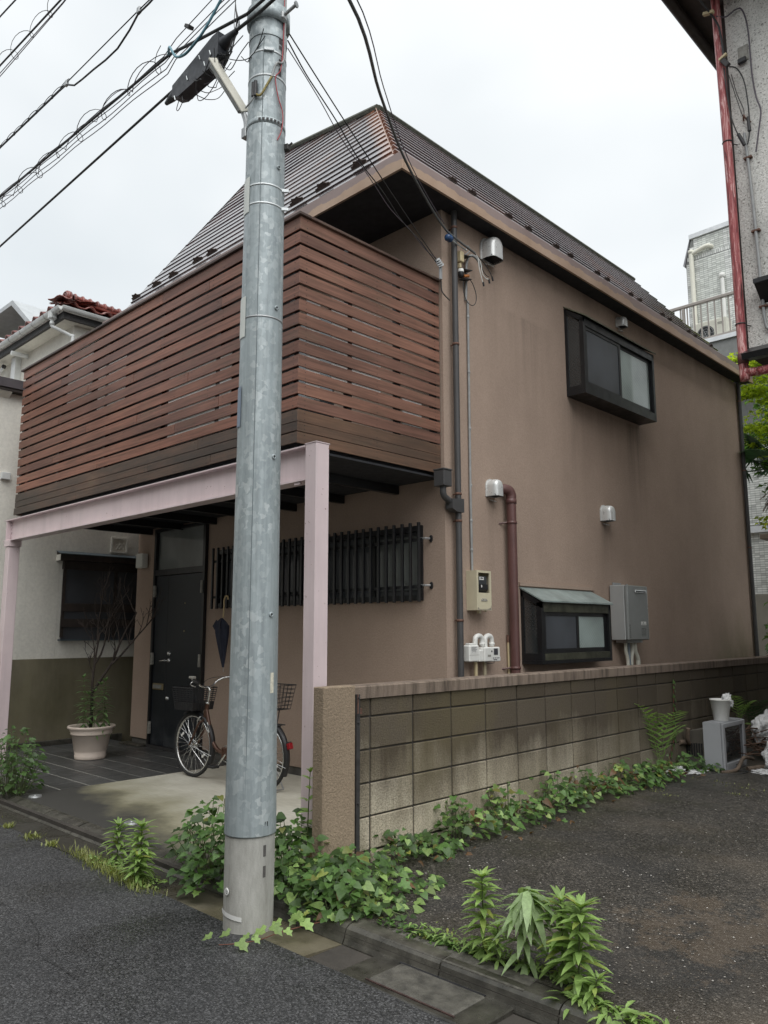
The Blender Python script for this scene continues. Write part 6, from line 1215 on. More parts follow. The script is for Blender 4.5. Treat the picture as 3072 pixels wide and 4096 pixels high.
G().tube([(-10.2, .80, 5.0), (-9.03, .80, 5.46)], .025, 10).obj('overflow_pipe', GUTW, nb, True); G().lathe([(0, 0), (.034, 0), (.034, .03), (0, .03)], (-9.03, .80, 5.46), 12, (Vector((0, 1, 0)), Vector((-.5, 0, .85)), Vector((.85, 0, .5)))).obj('pipe_cap', DKSTEEL, nb)
# roof: wavy eave tiles, hip of round tiles ending in a scroll
rf = G().add([(-13, GY + .02, 5.74), (GX - .03, GY + .02, 5.74), (GX - 1.4, GY + 1.45, 6.20), (-13, GY + 1.45, 6.20), (GX - .03, 9, 5.74), (GX - 1.4, 7.6, 6.20)], [(0, 1, 2, 3), (1, 4, 5, 2)]).obj('roof', RTILE, nb, fix=False)
def rtile(p, d, w=.27, L=.30):
    p, d = Vector(p), Vector(d).normalized(); s = d.cross(Vector((0, 0, 1))).normalized(); u = s.cross(d); g = G(); vs = []; n = 8
    for e in (0, 1):
        for k in range(n + 1):
            f = k / n - .5; h = .042 * math.cos(2 * math.pi * f) if abs(f) < .28 else -.018 + .02 * abs(f); vs.append(p + s * (f * w) + d * (L * e) + u * (h + .02 - .02 * e))
    vs2 = [v - u * .016 for v in vs]; m = n + 1
    g.add(vs + vs2, [(k, k + 1, m + k + 1, m + k) for k in range(n)] + [(2 * m + k, 2 * m + k + 1, k + 1, k) for k in range(n)] + [(2 * m + k + 1, 2 * m + k, 3 * m + k, 3 * m + k + 1) for k in range(n)]); return g.obj('roof_tile', RTILE, rf, True, fix=False)
for i in range(24):
    for r_ in range(2): rtile((GX - .15 - i * .255, GY + .0 + r_ * .22, 5.755 + r_ * .075), (0, .95, .31))
for i in range(5):
    for r_ in range(2): rtile((GX + .0 - r_ * .22, GY + .16 + i * .255, 5.755 + r_ * .075), (-.95, 0, .31))
hipd = Vector((-.05, .66, -.035)); p0 = Vector((GX - .10, GY + .16, 5.90)); hd_ = Vector((-.10, 1, .02)).normalized()
for i in range(9):
    q = p0 + hd_ * (.05 + i * .115); torus(G(), q, .056, .020, 16, 6, (hd_.cross(Vector((0, 0, 1))), Vector((0, 0, 1)), hd_), -.3, math.pi + .3).obj('ridge_tile', RTILE, rf, True)
    G().lathe([(.058, 0), (.05, .115)], q, 14, (hd_.cross(Vector((0, 0, 1))), Vector((0, 0, 1)), hd_), -.2, math.pi + .2).obj('ridge_tile', RTILE, rf, True, fix=False)
    G().obox(q - Vector((0, 0, .045)), (hd_, hd_.cross(Vector((0, 0, 1))), (0, 0, 1)), (.058, .07, .018), .004).obj('ridge_bed_tile', RTILE, rf)
sc0 = p0 - hd_ * .05; fx = (hd_.cross(Vector((0, 0, 1))), Vector((0, 0, 1)), hd_)
g = G(); g.lathe([(0, -.03), (.078, -.03), (.085, -.015), (.085, .03), (0, .03)], sc0, 24, fx); torus(g, sc0 - hd_ * .032, .058, .012, 24, 6, fx); torus(g, sc0 - hd_ * .034, .030, .010, 18, 6, fx)
for sd in (-1, 1): torus(g, sc0 + fx[0] * sd * .085 - Vector((0, 0, .055)), .022, .014, 14, 6, fx)
g.obox(sc0 - Vector((0, 0, .085)), (fx[0], (0, 0, 1), hd_), (.12, .028, .028), .01); g.obj('ridge_scroll', RTILE, rf, True)
rtile((GX - .02, GY - .02, 5.80), (-.6, .7, .25), .34, .3)
# ------------------------------------------------------------------ small far roof and antenna beyond it
fh = thing('far_house', 'distant grey boarded gable peeping over the cream house eaves', 'house', (-13, 3.5, 0))
g = G().prism([(-12.9, 3.4, 0), (-11.5, 3.4, 0), (-11.5, 3.4, 7.45), (-12.2, 3.4, 8.0), (-12.9, 3.4, 7.45)], (0, 3, 0)) if False else G().box(-15.2, 2.6, -.3, -12.35, 6, 7.55); g.obj('wall', simple('grey_boards', (0.26, 0.25, 0.235), 0.7, var=0.15), fh)
for k in range(6): G().box(-15.2, 2.575, 6.6 + k * .16, -12.33, 2.598, 6.75 + k * .16, .004).obj('cladding_board', simple('grey_boards', (0.26, 0.25, 0.235), 0.7, var=0.15), fh)
G().prism([(-15.6, 2.4, 8.42), (-13.4, 2.4, 8.42 - .0), (-12.15, 2.4, 7.50), (-12.2, 2.4, 7.42), (-13.45, 2.4, 8.32), (-15.6, 2.4, 8.32)], (0, 4, 0)).obj('roof', simple('pale_roof_edge', (0.42, 0.44, 0.45), 0.5), fh)
an = thing('tv_antenna', 'small grey television antenna on a mast above the cream house roof', 'antenna', (-11.6, 2.2, 7))
G().tube([(-11.6, 2.2, 5.9), (-11.6, 2.2, 7.05)], .014, 6).obj('mast', STEEL, an); G().tube([(-12.0, 2.2, 6.97), (-11.1, 2.2, 7.0)], .010, 5).obj('boom', STEEL, an)
for k in range(6): G().tube([(-11.95 + k * .16, 1.95, 6.97 + k * .006), (-11.95 + k * .16, 2.45, 6.97 + k * .006)], .006, 4).obj('element', STEEL, an)
# ------------------------------------------------------------------ roughcast building on the right, overhanging the back of the lot
rb_ = thing('roughcast_house', 'grey roughcast upper storey overhanging the lot with dark eaves', 'building', (3, 5, 0))
RX, RY, RZ = 1.268, 3.5, 3.78
box('upper_wall', ROUGHCAST, rb_, RX, RY, RZ, 8, 9, 8.2)
box('floor_edge', DARKWOOD, rb_, RX + .02, RY + .02, RZ - .06, 7.9, 8.9, RZ - .002)
box('unseen_ground_storey', ROUGHCAST, rb_, 1.75, 3.75, -.3, 7.9, 8.9, RZ - .062)  # unseen storey set close in to block light from the far wall
g = G(); g.prism([(RX - .42, 2.95, 7.42), (RX + .0, 2.95, 7.30), (9, 2.95, 7.30), (9, 2.95, 7.45), (RX - .42, 2.95, 7.47)], (0, 6.5, 0)); g.obj('eave', DARKWOOD, rb_)
g = G(); g.tube([(RX - .40, 2.95, 7.36), (RX - .40, 9.4, 7.36)], .05, 10); g.tube([(RX - .45, 2.93, 7.33), (9, 2.93, 7.36)], .055, 10); g.obj('eave_gutter', DARKWOOD, rb_, True)
box('corner_post', DARKWOOD, rb_, RX - .055, RY + .04, RZ, RX - .002, RY + .16, 7.3)
box('side_canopy', DARKWOOD, rb_, RX - .26, 4.0, 6.05, RX - .002, 4.5, 6.10); box('side_shutter', simple('grey_shutter_box', (0.35, 0.35, 0.34), 0.6), rb_, RX - .05, 4.2, 4.9, RX - .002, 4.8, 6.0)
box('window_hood', DARKMETAL, rb_, 1.40, RY - .18, 4.33, 2.6, RY - .002, 4.37); G().prism([(1.405, RY - .17, 4.328), (2.6, RY - .17, 4.328), (2.6, RY - .003, 4.20), (1.405, RY - .003, 4.20)], (0, 0, -.004)).obj('hood_underside', DARKMETAL, rb_)
G().prism([(1.27, RY - .002, 3.70), (1.27, RY - .20, 3.66), (1.27, RY - .22, 3.71), (1.27, RY - .002, 3.82)], (1.2, 0, 0)).obj('lower_hood', DARKMETAL, rb_)
rpd = G().tube(curve([(1.225, 3.40, 7.30), (1.245, 3.40, 5.5), (1.245, 3.40, 3.66), (1.262, 3.40, 3.588), (1.33, 3.40, 3.565), (1.6, 3.41, 3.56), (3.5, 3.43, 3.53)], 6), .039, 14).obj('downpipe', REDPIPE, rb_, True)
for z in (5.78, 4.02): torus(G(), (1.244, 3.40, z), .040, .006, 18, 6, (Vector((1, 0, 0)), Vector((0, 1, 0)), Vector((0, 0, 1)))).obj('pipe_strap', DKSTEEL, rpd, True)
for z in (5.78, 4.02): G().tube([(1.26, 3.43, z), (1.30, 3.50, z)], .005, 5).obj('strap_pin', DKSTEEL, rpd)
G().lathe([(.040, -.09), (.046, -.085), (.046, .0), (.040, .005)], (1.245, 3.40, 3.74), 14).obj('pipe_socket', simple('dark_maroon_socket', (0.10, 0.035, 0.03), 0.5, var=0.3, scale=20), rpd, True)
cdn = G().tube(curve([(1.372, 3.475, 5.85), (1.39, 3.475, 5.50), (1.405, 3.475, 5.0), (1.418, 3.475, 4.3), (1.428, 3.475, 4.02), (1.47, 3.475, 3.94), (1.7, 3.475, 3.93)], 5), .014, 8).obj('conduit', CONDUIT, rb_, True)
for z, x in ((5.60, 1.388), (4.88, 1.408), (4.16, 1.422)): G().box(x - .035, 3.46, z - .008, x + .035, 3.499, z + .008).obj('saddle_clip', RUST, cdn)
pl_ = G().box(1.365, RY - .012, 6.575, 1.455, RY - .001, 6.73, .002).obj('entry_plate', GREYPLATE, rb_); G().box(1.365, RY - .045, 6.545, 1.44, RY - .012, 6.60, .008).obj('cable_gland', BLACK, pl_)
for P, mt, r in (([(1.0, 2.6, 7.6), (1.15, 3.1, 7.2), (1.24, 3.33, 7.0), (1.27, 3.35, 6.85), (1.285, 3.35, 6.6)], CABLE, .010), ([(1.24, 3.36, 7.06), (1.30, 3.44, 7.07), (1.385, 3.47, 7.115), (1.44, 3.47, 7.07), (1.475, 3.47, 6.85), (1.48, 3.47, 6.4), (1.50, 3.47, 6.15), (1.53, 3.47, 6.0), (1.50, 3.47, 5.82), (1.462, 3.47, 5.62)], WIREM, .007), ([(1.31, 3.40, 6.52), (1.36, 3.45, 6.50), (1.41, 3.46, 6.35), (1.43, 3.46, 6.10), (1.425, 3.46, 5.85), (1.40, 3.46, 5.72)], CABLE, .006), ([(1.275, 3.36, 6.5), (1.285, 3.37, 6.2), (1.30, 3.38, 6.0), (1.345, 3.40, 5.80)], CABLE, .006), ([(1.30, 3.40, 6.44), (1.34, 3.44, 6.2), (1.375, 3.46, 6.02), (1.385, 3.47, 6.08), (1.345, 3.44, 6.25), (1.32, 3.41, 6.44)], DKSTEEL, .004)):
    G().tube(curve(P, 6), r, 6).obj('service_lead', mt, rb_, True)
G().tube([(1.42, 3.46, 5.98), (1.425, 3.46, 5.84)], .016, 8).obj('lead_sleeve', BLACK, rb_, True); G().tube([(1.345, 3.40, 5.82), (1.385, 3.42, 5.70)], .016, 8).obj('lead_sleeve', BLACK, rb_, True)
G().obox((1.28, 3.34, 6.60), (Vector((.8, 0, .35)).normalized(), (0, 1, 0), Vector((-.35, 0, .8)).normalized()), (.04, .015, .012), .003).obj('drop_clamp', TAN, rb_); G().obox((1.295, 3.35, 6.54), (Vector((.5, 0, -.85)).normalized(), (0, 1, 0), Vector((.85, 0, .5)).normalized()), (.05, .018, .022), .004).obj('drop_clamp', DKSTEEL, rb_)
G().obox((1.20, 3.28, 7.07), (Vector((.9, 0, -.25)).normalized(), (0, 1, 0), Vector((.25, 0, .9)).normalized()), (.05, .02, .014), .003).obj('cable_clip', TAN, rb_)
G().tube(curve([(1.37, 3.49, 5.98), (1.385, 3.46, 6.02), (1.395, 3.45, 5.99), (1.41, 3.47, 5.96), (1.43, 3.5, 5.95)], 5), .008, 6).obj('wall_hook', RUST, rb_, True)
# ------------------------------------------------------------------ unseen houses added across the street to cut the porch light
oh = thing('added_shade_house', 'plain beige house added unseen behind the viewpoint to shade the porch', 'house', (-3, -9, 0))
box('wall', CREAM, oh, -16, -14, -.3, 2.2, -7.6, 6.4); g = G().prism([(-16.4, -7.1, 6.4), (-16.4, -14.4, 6.4), (-16.4, -10.8, 7.8)], (19, 0, 0)); g.obj('roof', DKSTEEL, oh)
for x in (-13, -9.5, -6, -2.5): 
    for z in (.9, 3.6): w_ = G().box(x, -7.598, z, x + 1.7, -7.57, z + 1.2).obj('window', SCREEN, oh)
oh2 = thing('added_shade_house', 'brown boarded house added unseen right of the beige one to shade the porch', 'house', (7, -10, 0)); box('wall', simple('brown_siding', (0.16, 0.12, 0.09), 0.7, var=.2), oh2, 3.2, -14, -.3, 13, -7.9, 6.2); g = G().prism([(3.0, -7.4, 6.2), (3.0, -14.3, 6.2), (3.0, -10.9, 7.9)], (10.4, 0, 0)); g.obj('roof', DKSTEEL, oh2)
for x in (4.5, 8.5): G().box(x, -7.898, 1.0, x + 1.8, -7.87, 2.3).obj('window', SCREEN, oh2)
# ------------------------------------------------------------------ tiled apartment block behind
tb = thing('tiled_apartment', 'pale grey tiled apartment block with roof terrace railing behind the house', 'building', (-1, 16, 0))
TX, TY = -3.61, 14.4
g = G(); g.prism([(TX, TY, -.3), (3.0, TY, -.3), (3.0, TY, 10.78), (TX + .15, TY, 10.68), (TX, TY, 10.1)], (0, 6, 0)); g.obj('wall', TILEJ, tb)
g = G(); g.prism([(TX + .12, TY - .05, 10.685), (3.1, TY - .05, 10.79), (3.1, TY - .05, 10.90), (TX + .12, TY - .05, 10.795)], (0, 6.2, 0)); g.obj('parapet_cap', WHITESHEET, tb)
G().prism([(TX + .13, TY - .04, 10.69), (TX + .15, TY - .04, 10.76), (TX - .06, TY - .04, 10.06), (TX - .02, TY - .04, 10.02)], (0, 6.2, 0)).obj('sloping_cap', simple('grey_cap', (0.25, 0.25, 0.27), 0.5), tb)
tme = G().box(-.0475, -.006, -.0205, .0475, 0, .0205).mesh('wall_tile', TILEW); sold = G().box(-.0205, -.006, -.0475, .0205, 0, .0475).mesh('wall_tile_upright', TILEW)
cells = []
z = 7.55; k = 0
while z < 10.68:
    upright_row = abs(z - 10.19) < .001 or False
    x = TX + .06
    while x < -1.6:
        if z > 10.1 and x < TX + (z - 10.1) * .26 + .06: x += .1; continue
        cells.append((x, z)); x += .1
    z += .05
random.seed(60)
band = [(x, z) for x, z in cells if 10.13 < z < 10.25]; cells = [c for c in cells if not (10.13 < c[1] < 10.25)]
near = sorted(cells, key=lambda c: (-(c[1] > 8.35), abs(c[0] + 3.0)))[:296]
ns = set(near); g = G()
for (x, z) in near: piece(tme, 'wall_tile', tb, Matrix.Identity(3), (x, TY - .0005, z))
for (x, z) in cells:
    if (x, z) not in ns: g.box(x - .0475, TY - .0065, z - .0205, x + .0475, TY - .0005, z + .0205)
for i in range(42): g.box(TX + .04 + i * .05, TY - .0065, 10.145, TX + .081 + i * .05, TY - .0005, 10.24)
zz = 1.2
while zz < 3.42:
    xx = -3.4
    while xx < -1.2: g.box(xx, TY - .0065, zz, xx + .095, TY - .0005, zz + .041); xx += .1
    zz += .05
zz = 3.62
while zz < 5.4:
    xx = -3.4
    while xx < -1.2: g.box(xx, TY - .0065, zz, xx + .095, TY - .0005, zz + .041); xx += .1
    zz += .05
tl = g.obj('tile_field', TILEW, tb); stuff(tl)
# random tint per joined tile
t_ = NT('pale_grey_wall_tile_field', 0.4); t_.col(t_.ramp(t_.isl(), [(0, (0.46, 0.47, 0.45)), (.4, (0.64, 0.655, 0.63)), (1, (0.78, 0.79, 0.76))])); tl.data.materials[0] = t_.mat
box('terrace_edge', WHITESHEET, tb, TX - .6, 13.45, 7.66, 1.5, TY - .008, 7.76); box('terrace_slab', TILEJ, tb, TX - .55, 13.5, 7.2, 1.5, TY - .008, 7.655)
box('string_course', WHITESHEET, tb, -3.6, TY - .1, 3.44, 1.5, TY - .001, 3.58)
rl = G().box(TX - .6, 13.56, 8.665, 1.5, 13.64, 8.735, .01).obj('terrace_railing', RAILM, tb); G().box(TX - .6, 13.58, 7.80, 1.5, 13.62, 7.85).obj('bottom_rail', RAILM, rl)
x = TX - .5
while x < -.9: G().box(x - .013, 13.59, 7.852, x + .013, 13.616, 8.663).obj('baluster', RAILM, rl); x += .155
for x in (-3.42, -1.9): G().box(x - .03, 13.57, 7.76, x + .03, 13.565 + .065, 8.664).obj('rail_post', RAILM, rl)
pv = G().tube([(-3.44, TY - .09, 7.77), (-3.44, TY - .09, 10.30)], .055, 12).obj('drain_pipe', OFFWHITE, tb, True); G().lathe([(.056, -.03), (.066, -.03), (.066, .05), (.05, .06), (0, .06)], (-3.44, TY - .09, 10.31), 12).obj('pipe_tee', OFFWHITE, pv, True)
G().tube(curve([(-3.42, TY - .09, 10.27), (-3.2, TY - .09, 10.33), (-3.05, TY - .09, 10.35), (-2.99, TY - .06, 10.34), (-2.97, TY, 10.33)], 4), .05, 12).obj('pipe_arm', OFFWHITE, pv, True)
G().tube([(-2.762, TY - .07, 8.30), (-2.762, TY - .07, 9.45)], .045, 10).obj('flue_pipe', WHITEP, tb, True); G().lathe([(0, -.06), (.06, -.05), (.075, 0), (.06, .05), (0, .07)], (-2.762, TY - .07, 9.52), 14).obj('flue_cowl', WHITEP, tb, True)
ac = thing('air_conditioner', 'cream outdoor air conditioner unit behind the terrace railing', 'air conditioner', (-3.0, 14.1, 7.76)); box('unit_case', OFFWHITE, ac, -3.36, 13.95, 7.775, -2.60, 14.28, 8.36, .01)
G().lathe([(0, .002), (.20, .002)], (-3.08, 13.948, 8.06), 28, (Vector((1, 0, 0)), Vector((0, 0, 1)), Vector((0, -1, 0)))).obj('fan_opening', BLACK, ac); g = G()
for r_ in (.06, .12, .18): torus(g, (-3.08, 13.94, 8.06), r_, .004, 24, 4, WAX)
for k in range(6): g.tube([(-3.08, 13.94, 8.06), (-3.08 + math.cos(k) * .2, 13.94, 8.06 + math.sin(k) * .2)], .004, 4)
g.obj('fan_grille', STEEL, ac); g = G().box(-2.80, 13.946, 8.25, -2.66, 13.949, 8.27); g.box(-2.80, 13.946, 8.22, -2.70, 13.949, 8.235); g.obj('case_print', GREYPLATE, ac)
cf = box('site_fence', DROPG, None, -2.2, 11.6, -.3, 3.0, 11.66, 1.98); tag(cf, 'off-white sheeted fence behind the shrubs at the right edge', 'fence')
bc = thing('wall_canopy', 'tan canopy edge jutting at the tiled wall on the far right', 'canopy', (-.9, 12.2, 3.1)); box('canopy_slab', simple('tan_canopy', (0.30, 0.25, 0.20), 0.6), bc, -1.55, 11.9, 3.02, .6, 12.9, 3.12, .01); box('canopy_trim', OFFWHITE, bc, -1.4, 12.0, 2.86, .6, 12.8, 3.018); box('canopy_post', OFFWHITE, bc, .3, 12.3, -.3, .42, 12.42, 2.859)
# ------------------------------------------------------------------ trees and shrubs behind the house
def crown(g, c, rad, n, s, flat=.5, clump=26):
    c = Vector(c); cl = []
    for k in range(clump):
        v = Vector((random.gauss(0, 1), random.gauss(0, 1), random.gauss(0, 1))).normalized() * (random.random() ** .4); cl.append(c + Vector((v.x * rad[0], v.y * rad[1], v.z * rad[2])))
    for k in range(n):
        q = random.choice(cl); p = q + Vector((random.gauss(0, .16) * rad[0], random.gauss(0, .16) * rad[1], random.gauss(0, .05) * rad[2])); a = U(0, 6.28); d = Vector((math.cos(a), math.sin(a), U(-.7, .1))); sz = s * U(.6, 1.3); nn = Vector((U(-.5, .5), U(-.5, .5), 1)); m = basis(d, nn, sz)
        vs = [m @ Vector(v) + p for v in ((-.05, 0, 0), (-.34, .38, .04), (-.12, .5, 0), (0, 1, -.15), (.12, .5, 0), (.34, .38, .04), (.05, 0, 0))]; g.add(vs, [tuple(range(7))])
def tree(name, label, base, parts, trunk, mt, group=None):
    t = thing(name, label, 'tree', base, group); g = G()
    for P, r in trunk: g.tube(curve(P, 5), [r * (1 - .55 * i / (5 * (len(P) - 1))) for i in range(5 * (len(P) - 1) + 1)], 8)
    g.obj('trunk', BARK, t, True); cg_ = G()
    for (c, rad, n, s) in parts: crown(cg_, c, rad, n, s)
    cg_.obj('crown', mt, t, fix=False); return t
random.seed(70)
tree('maple_tree', 'yellow-green maple with layered leaves behind the house corner', (-.15, 10.6, -.3), [((-.55, 10.0, 5.75), (.75, .7, .22), 1300, .11), ((.15, 10.2, 5.25), (.9, .8, .25), 1300, .11), ((-.45, 9.9, 4.6), (.7, .6, .16), 800, .11), ((-.2, 9.9, 3.05), (.6, .6, .16), 500, .10), ((-.3, 10.2, 5.0), (.8, .7, .4), 900, .10), ((-.65, 9.75, 5.25), (.45, .35, .14), 500, .10), ((-.5, 9.7, 4.25), (.4, .35, .12), 420, .10), ((-.62, 9.9, 5.9), (.4, .3, .14), 450, .10)], [([(-.15, 10.6, -.3), (-.1, 10.6, 2.2), (-.25, 10.4, 4.0), (-.4, 10.1, 5.6)], .09), ([(-.1, 10.6, 2.6), (.2, 10.4, 4.2), (.3, 10.2, 5.2)], .05)], MAPLE)
tree('evergreen_tree', 'dark bushy tree behind the palm at the right edge', (.5, 12.3, -.3), [((-.75, 11.2, 4.5), (.7, .5, 1.2), 3200, .12), ((-.5, 12.2, 5.3), (1.2, .8, .9), 2600, .13), ((.2, 12.2, 4.4), (1.0, .8, .9), 1600, .13), ((.9, 12.2, 5.6), (1.2, .8, 1.0), 1400, .14)], [([(.5, 12.3, -.3), (.45, 12.3, 2.5), (.1, 12.2, 4.8)], .11)], MAPLED)
tree('garden_shrub', 'glossy green shrub above the block wall at the far right', (-.5, 9.95, -.3), [((-.45, 9.9, 1.45), (.45, .35, .40), 700, .12), ((-.2, 9.9, 2.0), (.3, .3, .3), 300, .12)], [([(-.5, 9.95, -.3), (-.45, 9.9, 1.0), (-.3, 9.9, 2.0)], .03)], MAPLED)
pm = thing('palm_tree', 'fan palm with brown skirt of dead fibre by the house corner', 'palm', (-.42, 9.75, -.3))
G().tube([(-.30, 9.8, -.3), (-.36, 9.8, 2.0), (-.40, 9.8, 3.75)], [.10, .095, .12], 12).obj('trunk', simple('fibrous_palm_trunk', (0.11, 0.075, 0.045), 0.95, var=0.5, scale=18, bump=.8), pm, True)
g = G()
for k in range(150):
    a = U(0, 6.28); p = Vector((-.40 + math.cos(a) * .10, 9.8 + math.sin(a) * .10, U(3.3, 3.8))); q = p + Vector((math.cos(a) * U(.05, .3), math.sin(a) * U(.05, .3), -U(.15, .5))); g.tube([p, (p + q) / 2 + Vector((0, 0, .04)), q], .006, 3, False)
stuff(g.obj('dead_skirt', simple('dead_palm_fibre', (0.13, 0.065, 0.035), 0.95, var=0.5, scale=15), pm, fix=False))
random.seed(72)
for k, (az, el, L) in enumerate([(-2.6, .9, .75), (-1.9, .35, .8), (-1.2, .8, .7), (-.5, .3, .8), (.4, .7, .75), (-2.9, .1, .8), (-1.5, -.1, .7), (3.0, .5, .8), (1.2, .4, .8), (2.1, .6, .8)]):
    st = Vector((-.40, 9.8, 3.85)); d = Vector((math.cos(az) * math.cos(el), math.sin(az) * math.cos(el), math.sin(el))); hubp = st + d * L * .75; g = G().tube([st, (st + hubp) / 2 + Vector((0, 0, .04)), hubp], .010, 5); s = d.cross(Vector((0, 0, 1))).normalized(); u = s.cross(d)
    for j in range(26):
        b = (j / 25 - .5) * 3.7; e = (d * math.cos(b) + s * math.sin(b)) * L * .62 * (1 - .1 * abs(b)) + u * (-.05); tip = hubp + e - Vector((0, 0, .12 * L)); mdp = hubp + e * .5 + u * .02; w = (d * -math.sin(b) + s * math.cos(b)) * .022; g.add([hubp, mdp - w, tip, mdp + w], [(0, 1, 2, 3)])
    g.obj('fan_leaf', PALMM, pm, fix=False)
thicket('hedge_plant', 'dark leafy plant creeping over the far end of the wall', 'shrub', [(-.2, 8.9, .95, .3), (-.15, 9.2, 1.0, .3)], 130, lambda a, b: .35, .13, [BROADB, HEARTB])
# ------------------------------------------------------------------ junk at the back of the lot
tv = thing('television', 'old silver cathode-ray television standing on the lot by the wall', 'television', (.30, 4.75, -.06))
zb, zt = -.062, .415
g = G().prism([(.235, 4.49, zb), (.40, 4.515, zb), (.40, 5.115, zb), (.235, 5.14, zb)], (0, 0, zt - zb)); g.obj('cabinet', TVGREY, tv)
g = G()
for (a, b, c, d) in ((4.52, 4.575, zb + .005, zt - .005), (5.055, 5.11, zb + .005, zt - .005), (4.575, 5.055, zb + .005, zb + .085), (4.575, 5.055, zt - .05, zt - .005)): g.box(.4005, a, c, .424, b, d, .006)
g.obj('bezel', TVGREY, tv)
vs = []; n = 10; g = G()
for i in range(n + 1):
    for j in range(n + 1):
        u, v = i / n, j / n; bul = .016 * (1 - (2 * u - 1) ** 2) * (1 - (2 * v - 1) ** 2); vs.append((.404 + bul, 4.573 + u * .484, zb + .083 + v * (zt - zb - .131)))
g.add(vs, [(i * (n + 1) + j, i * (n + 1) + j + 1, (i + 1) * (n + 1) + j + 1, (i + 1) * (n + 1) + j) for i in range(n) for j in range(n)]); g.obj('screen', TUBE, tv, True)
G().box(.4245, 4.80, zb + .045, .426, 4.84, zb + .055).obj('badge', CHROME, tv); g = G()
for k in range(4): g.lathe([(0, .003), (.006, .003), (.006, 0)], (.4242, 4.92 + k * .03, zb + .03), 10, (Vector((0, 1, 0)), Vector((0, 0, 1)), Vector((1, 0, 0))))
g.obj('button', TVDARK, tv)
g = G(); g.add([(.234, 4.53, zb + .005), (.234, 5.10, zb + .005), (.234, 5.10, zt - .07), (.234, 4.53, zt - .07), (-.12, 4.66, zb + .005), (-.12, 4.98, zb + .005), (-.12, 4.98, .27), (-.12, 4.66, .27)], [(0, 1, 2, 3), (4, 7, 6, 5), (0, 3, 7, 4), (1, 5, 6, 2), (3, 2, 6, 7), (0, 4, 5, 1)]); g.obj('back_shell', TVDARK, tv)
g = G()
for k in range(9):
    f = .12 + k * .085; x = .234 - .354 * f; y = 4.53 + .13 * f; g.box(x - .007, y - .008, .06, x + .007, y + .006, .20 - .03 * f)
g.obj('vent_slot', BLACK, tv)
tp_ = thing('plastic_planter', 'white plastic planter standing on top of the old television', 'plant pot', (.32, 4.76, zt))
G().lathe([(0, .004), (.068, .0), (.072, .004), (.086, .12), (.089, .122), (.097, .20), (.104, .202), (.105, .214), (.098, .216), (.09, .19), (.075, .03), (0, .03)], (.32, 4.76, zt + .001), 32).obj('planter_body', WHITEP, tp_, True)
G().lathe([(0, .150), (.083, .150)], (.32, 4.76, zt), 20).obj('planter_soil', DIRT, tp_)
def crumple(name, label, cat, c, rad, seed, mt=None, lvl=5, amp=.35, freq=3.0):
    bm = bmesh.new(); bmesh.ops.create_icosphere(bm, subdivisions=lvl, radius=1.0); off = Vector((seed * 7.1, seed * 3.3, 0))
    for v in bm.verts:
        nn = v.co.normalized(); h = mnoise.noise(nn * 1.4 + off) * amp + (abs(mnoise.noise(nn * freq + off)) - .2) * amp * 1.5 + (abs(mnoise.noise(nn * freq * 2.6 + off))) * amp * .55 + abs(mnoise.noise(nn * freq * 6 + off)) * amp * .16; q = nn * (1 + h)
        q = Vector((q.x * rad[0], q.y * rad[1], q.z * rad[2])); 
        if q.z < -rad[2] * .55: q.z = -rad[2] * .55 - .01 * nn.x
        v.co = q + Vector(c)
    me = bpy.data.meshes.new(name); bm.to_mesh(me); bm.free(); me.materials.append(mt or BAG); me.polygons.foreach_set('use_smooth', [True] * len(me.polygons)); o = bpy.data.objects.new(name, me); COL.objects.link(o); return tag(o, label, cat)
crumple('plastic_rag', 'crumpled white plastic draped over the rim of the planter', 'plastic sheet', (.37, 4.80, zt + .185), (.055, .062, .075), 3)
crumple('plastic_bag', 'large shiny white plastic bag slumped beside the television', 'plastic bag', (.86, 4.98, .06), (.19, .22, .18), 5, freq=2.4, amp=.26)
crumple('plastic_bag', 'upright twisted white plastic bag behind the slumped one', 'plastic bag', (.42, 5.72, .22), (.13, .16, .19), 8, amp=.28, freq=2.4)
crumple('plastic_bag', 'flattened clear plastic scrap on the ground right of the television', 'plastic bag', (.80, 4.72, -.05), (.16, .12, .035), 11)
crumple('plastic_scrap', 'torn white plastic scrap below the ferns', 'plastic scrap', (.13, 4.05, -.03), (.05, .09, .05), 13, amp=.6); crumple('plastic_scrap', 'flat white plastic scrap lying left of the television', 'plastic scrap', (.23, 4.27, -.05), (.07, .14, .022), 15, amp=.6)
random.seed(80)
br = thing('branch_pile', 'heap of dry brown twigs behind the plastic bags', 'brushwood', (.55, 5.9, 0)); g = G()
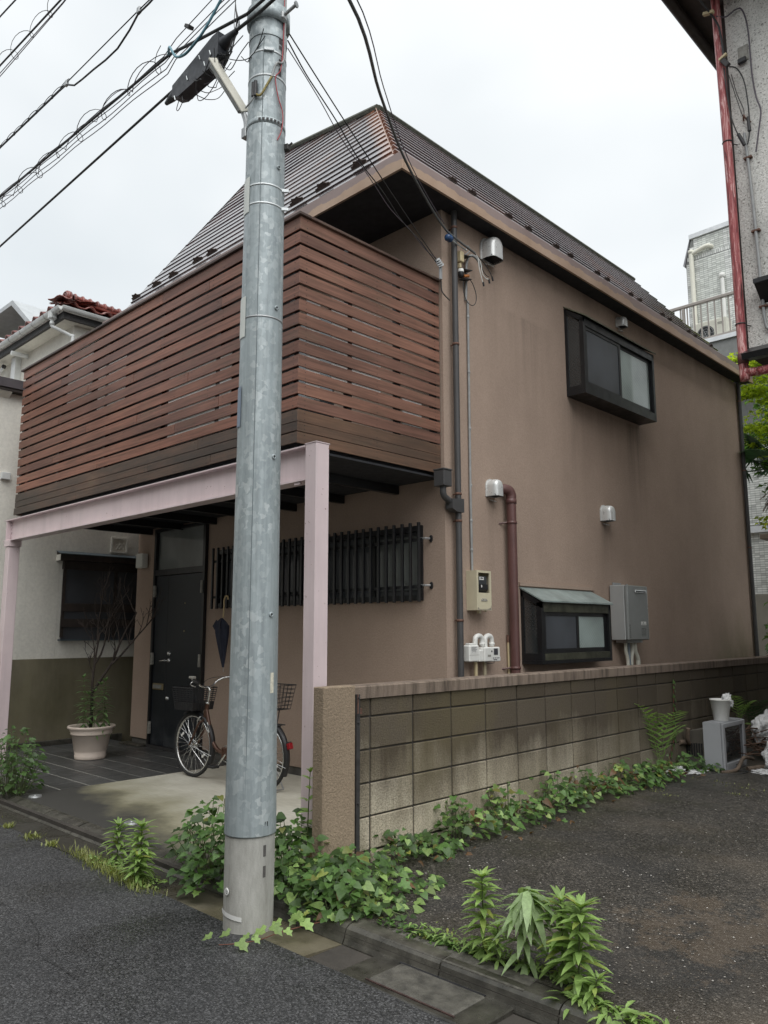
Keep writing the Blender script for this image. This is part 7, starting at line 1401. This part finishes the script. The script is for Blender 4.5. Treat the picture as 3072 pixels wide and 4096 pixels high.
for k in range(150):
    a = U(0, 6.28); p = Vector((random.gauss(.62, .22), random.gauss(5.75, .28), U(-.05, .28))); d = Vector((math.cos(a), math.sin(a), U(-.3, .5))).normalized(); L = U(.2, .55); g.tube([p - d * L / 2, p + Vector((U(-.03, .03), U(-.03, .03), .02)), p + d * L / 2], U(.003, .009), 4)
g.obj('twig_mass', simple('dry_brown_twig', (0.10, 0.058, 0.038), 0.9, var=0.45, scale=20), br)['kind'] = 'stuff'
for k, (P, r, lab) in enumerate([([(.02, 4.95, .02), (.03, 4.80, .12), (.05, 4.55, .20), (.08, 4.50, .34)], .022, 'upright stub of cut branch leaning on the wall behind the television'), ([(-.0, 4.45, .20), (.05, 4.75, .18), (.06, 5.0, .14)], .026, 'pale cut log lying behind the television against the wall'), ([(.42, 4.42, -.045), (.50, 4.60, -.03), (.50, 4.80, .06), (.52, 5.0, .03)], .018, 'bent brown branch lying before the television screen'), ([(.55, 4.75, -.04), (.68, 4.9, -.02), (.85, 5.0, .0)], .028, 'short thick brown log end under the slumped bag')]):
    o = G().tube(curve(P, 6), r, 9).obj('cut_branch', simple('cut_branch_bark', (0.115, 0.085, 0.062), 0.85, var=0.45, scale=18, bump=.6), None, True); tag(o, lab, 'branch', 'cut branches at the back of the lot')
o = G().tube(curve([(.33, 4.33, -.05), (.42, 4.30, -.045), (.55, 4.42, -.045), (.60, 4.62, -.04), (.52, 4.66, -.045), (.42, 4.50, -.045)], 8), .006, 6).obj('loose_cable', CABLE, None, True); tag(o, 'loose black cable curling on the ground before the television', 'cable')
g = G(); random.seed(81)
for k in range(60):
    x, y = random.gauss(.14, .08), random.gauss(4.15, .2); bake(g, WITHER, (max(x, .03), y, -.045 + U(0, .02)), Vector((U(-1, 1), U(-1, 1), U(-.1, .2))), (U(-.3, .3), U(-.3, .3), 1), U(.03, .06))
for k in range(26):
    bake(g, WITHER, (U(.1, .5), U(-.1, 3.5), lotz(.3, 1) + .016), Vector((U(-1, 1), U(-1, 1), .05)), (U(-.2, .2), U(-.2, .2), 1), U(.02, .04))
stuff(g.obj('leaf_litter', BROWNL, None, fix=False))
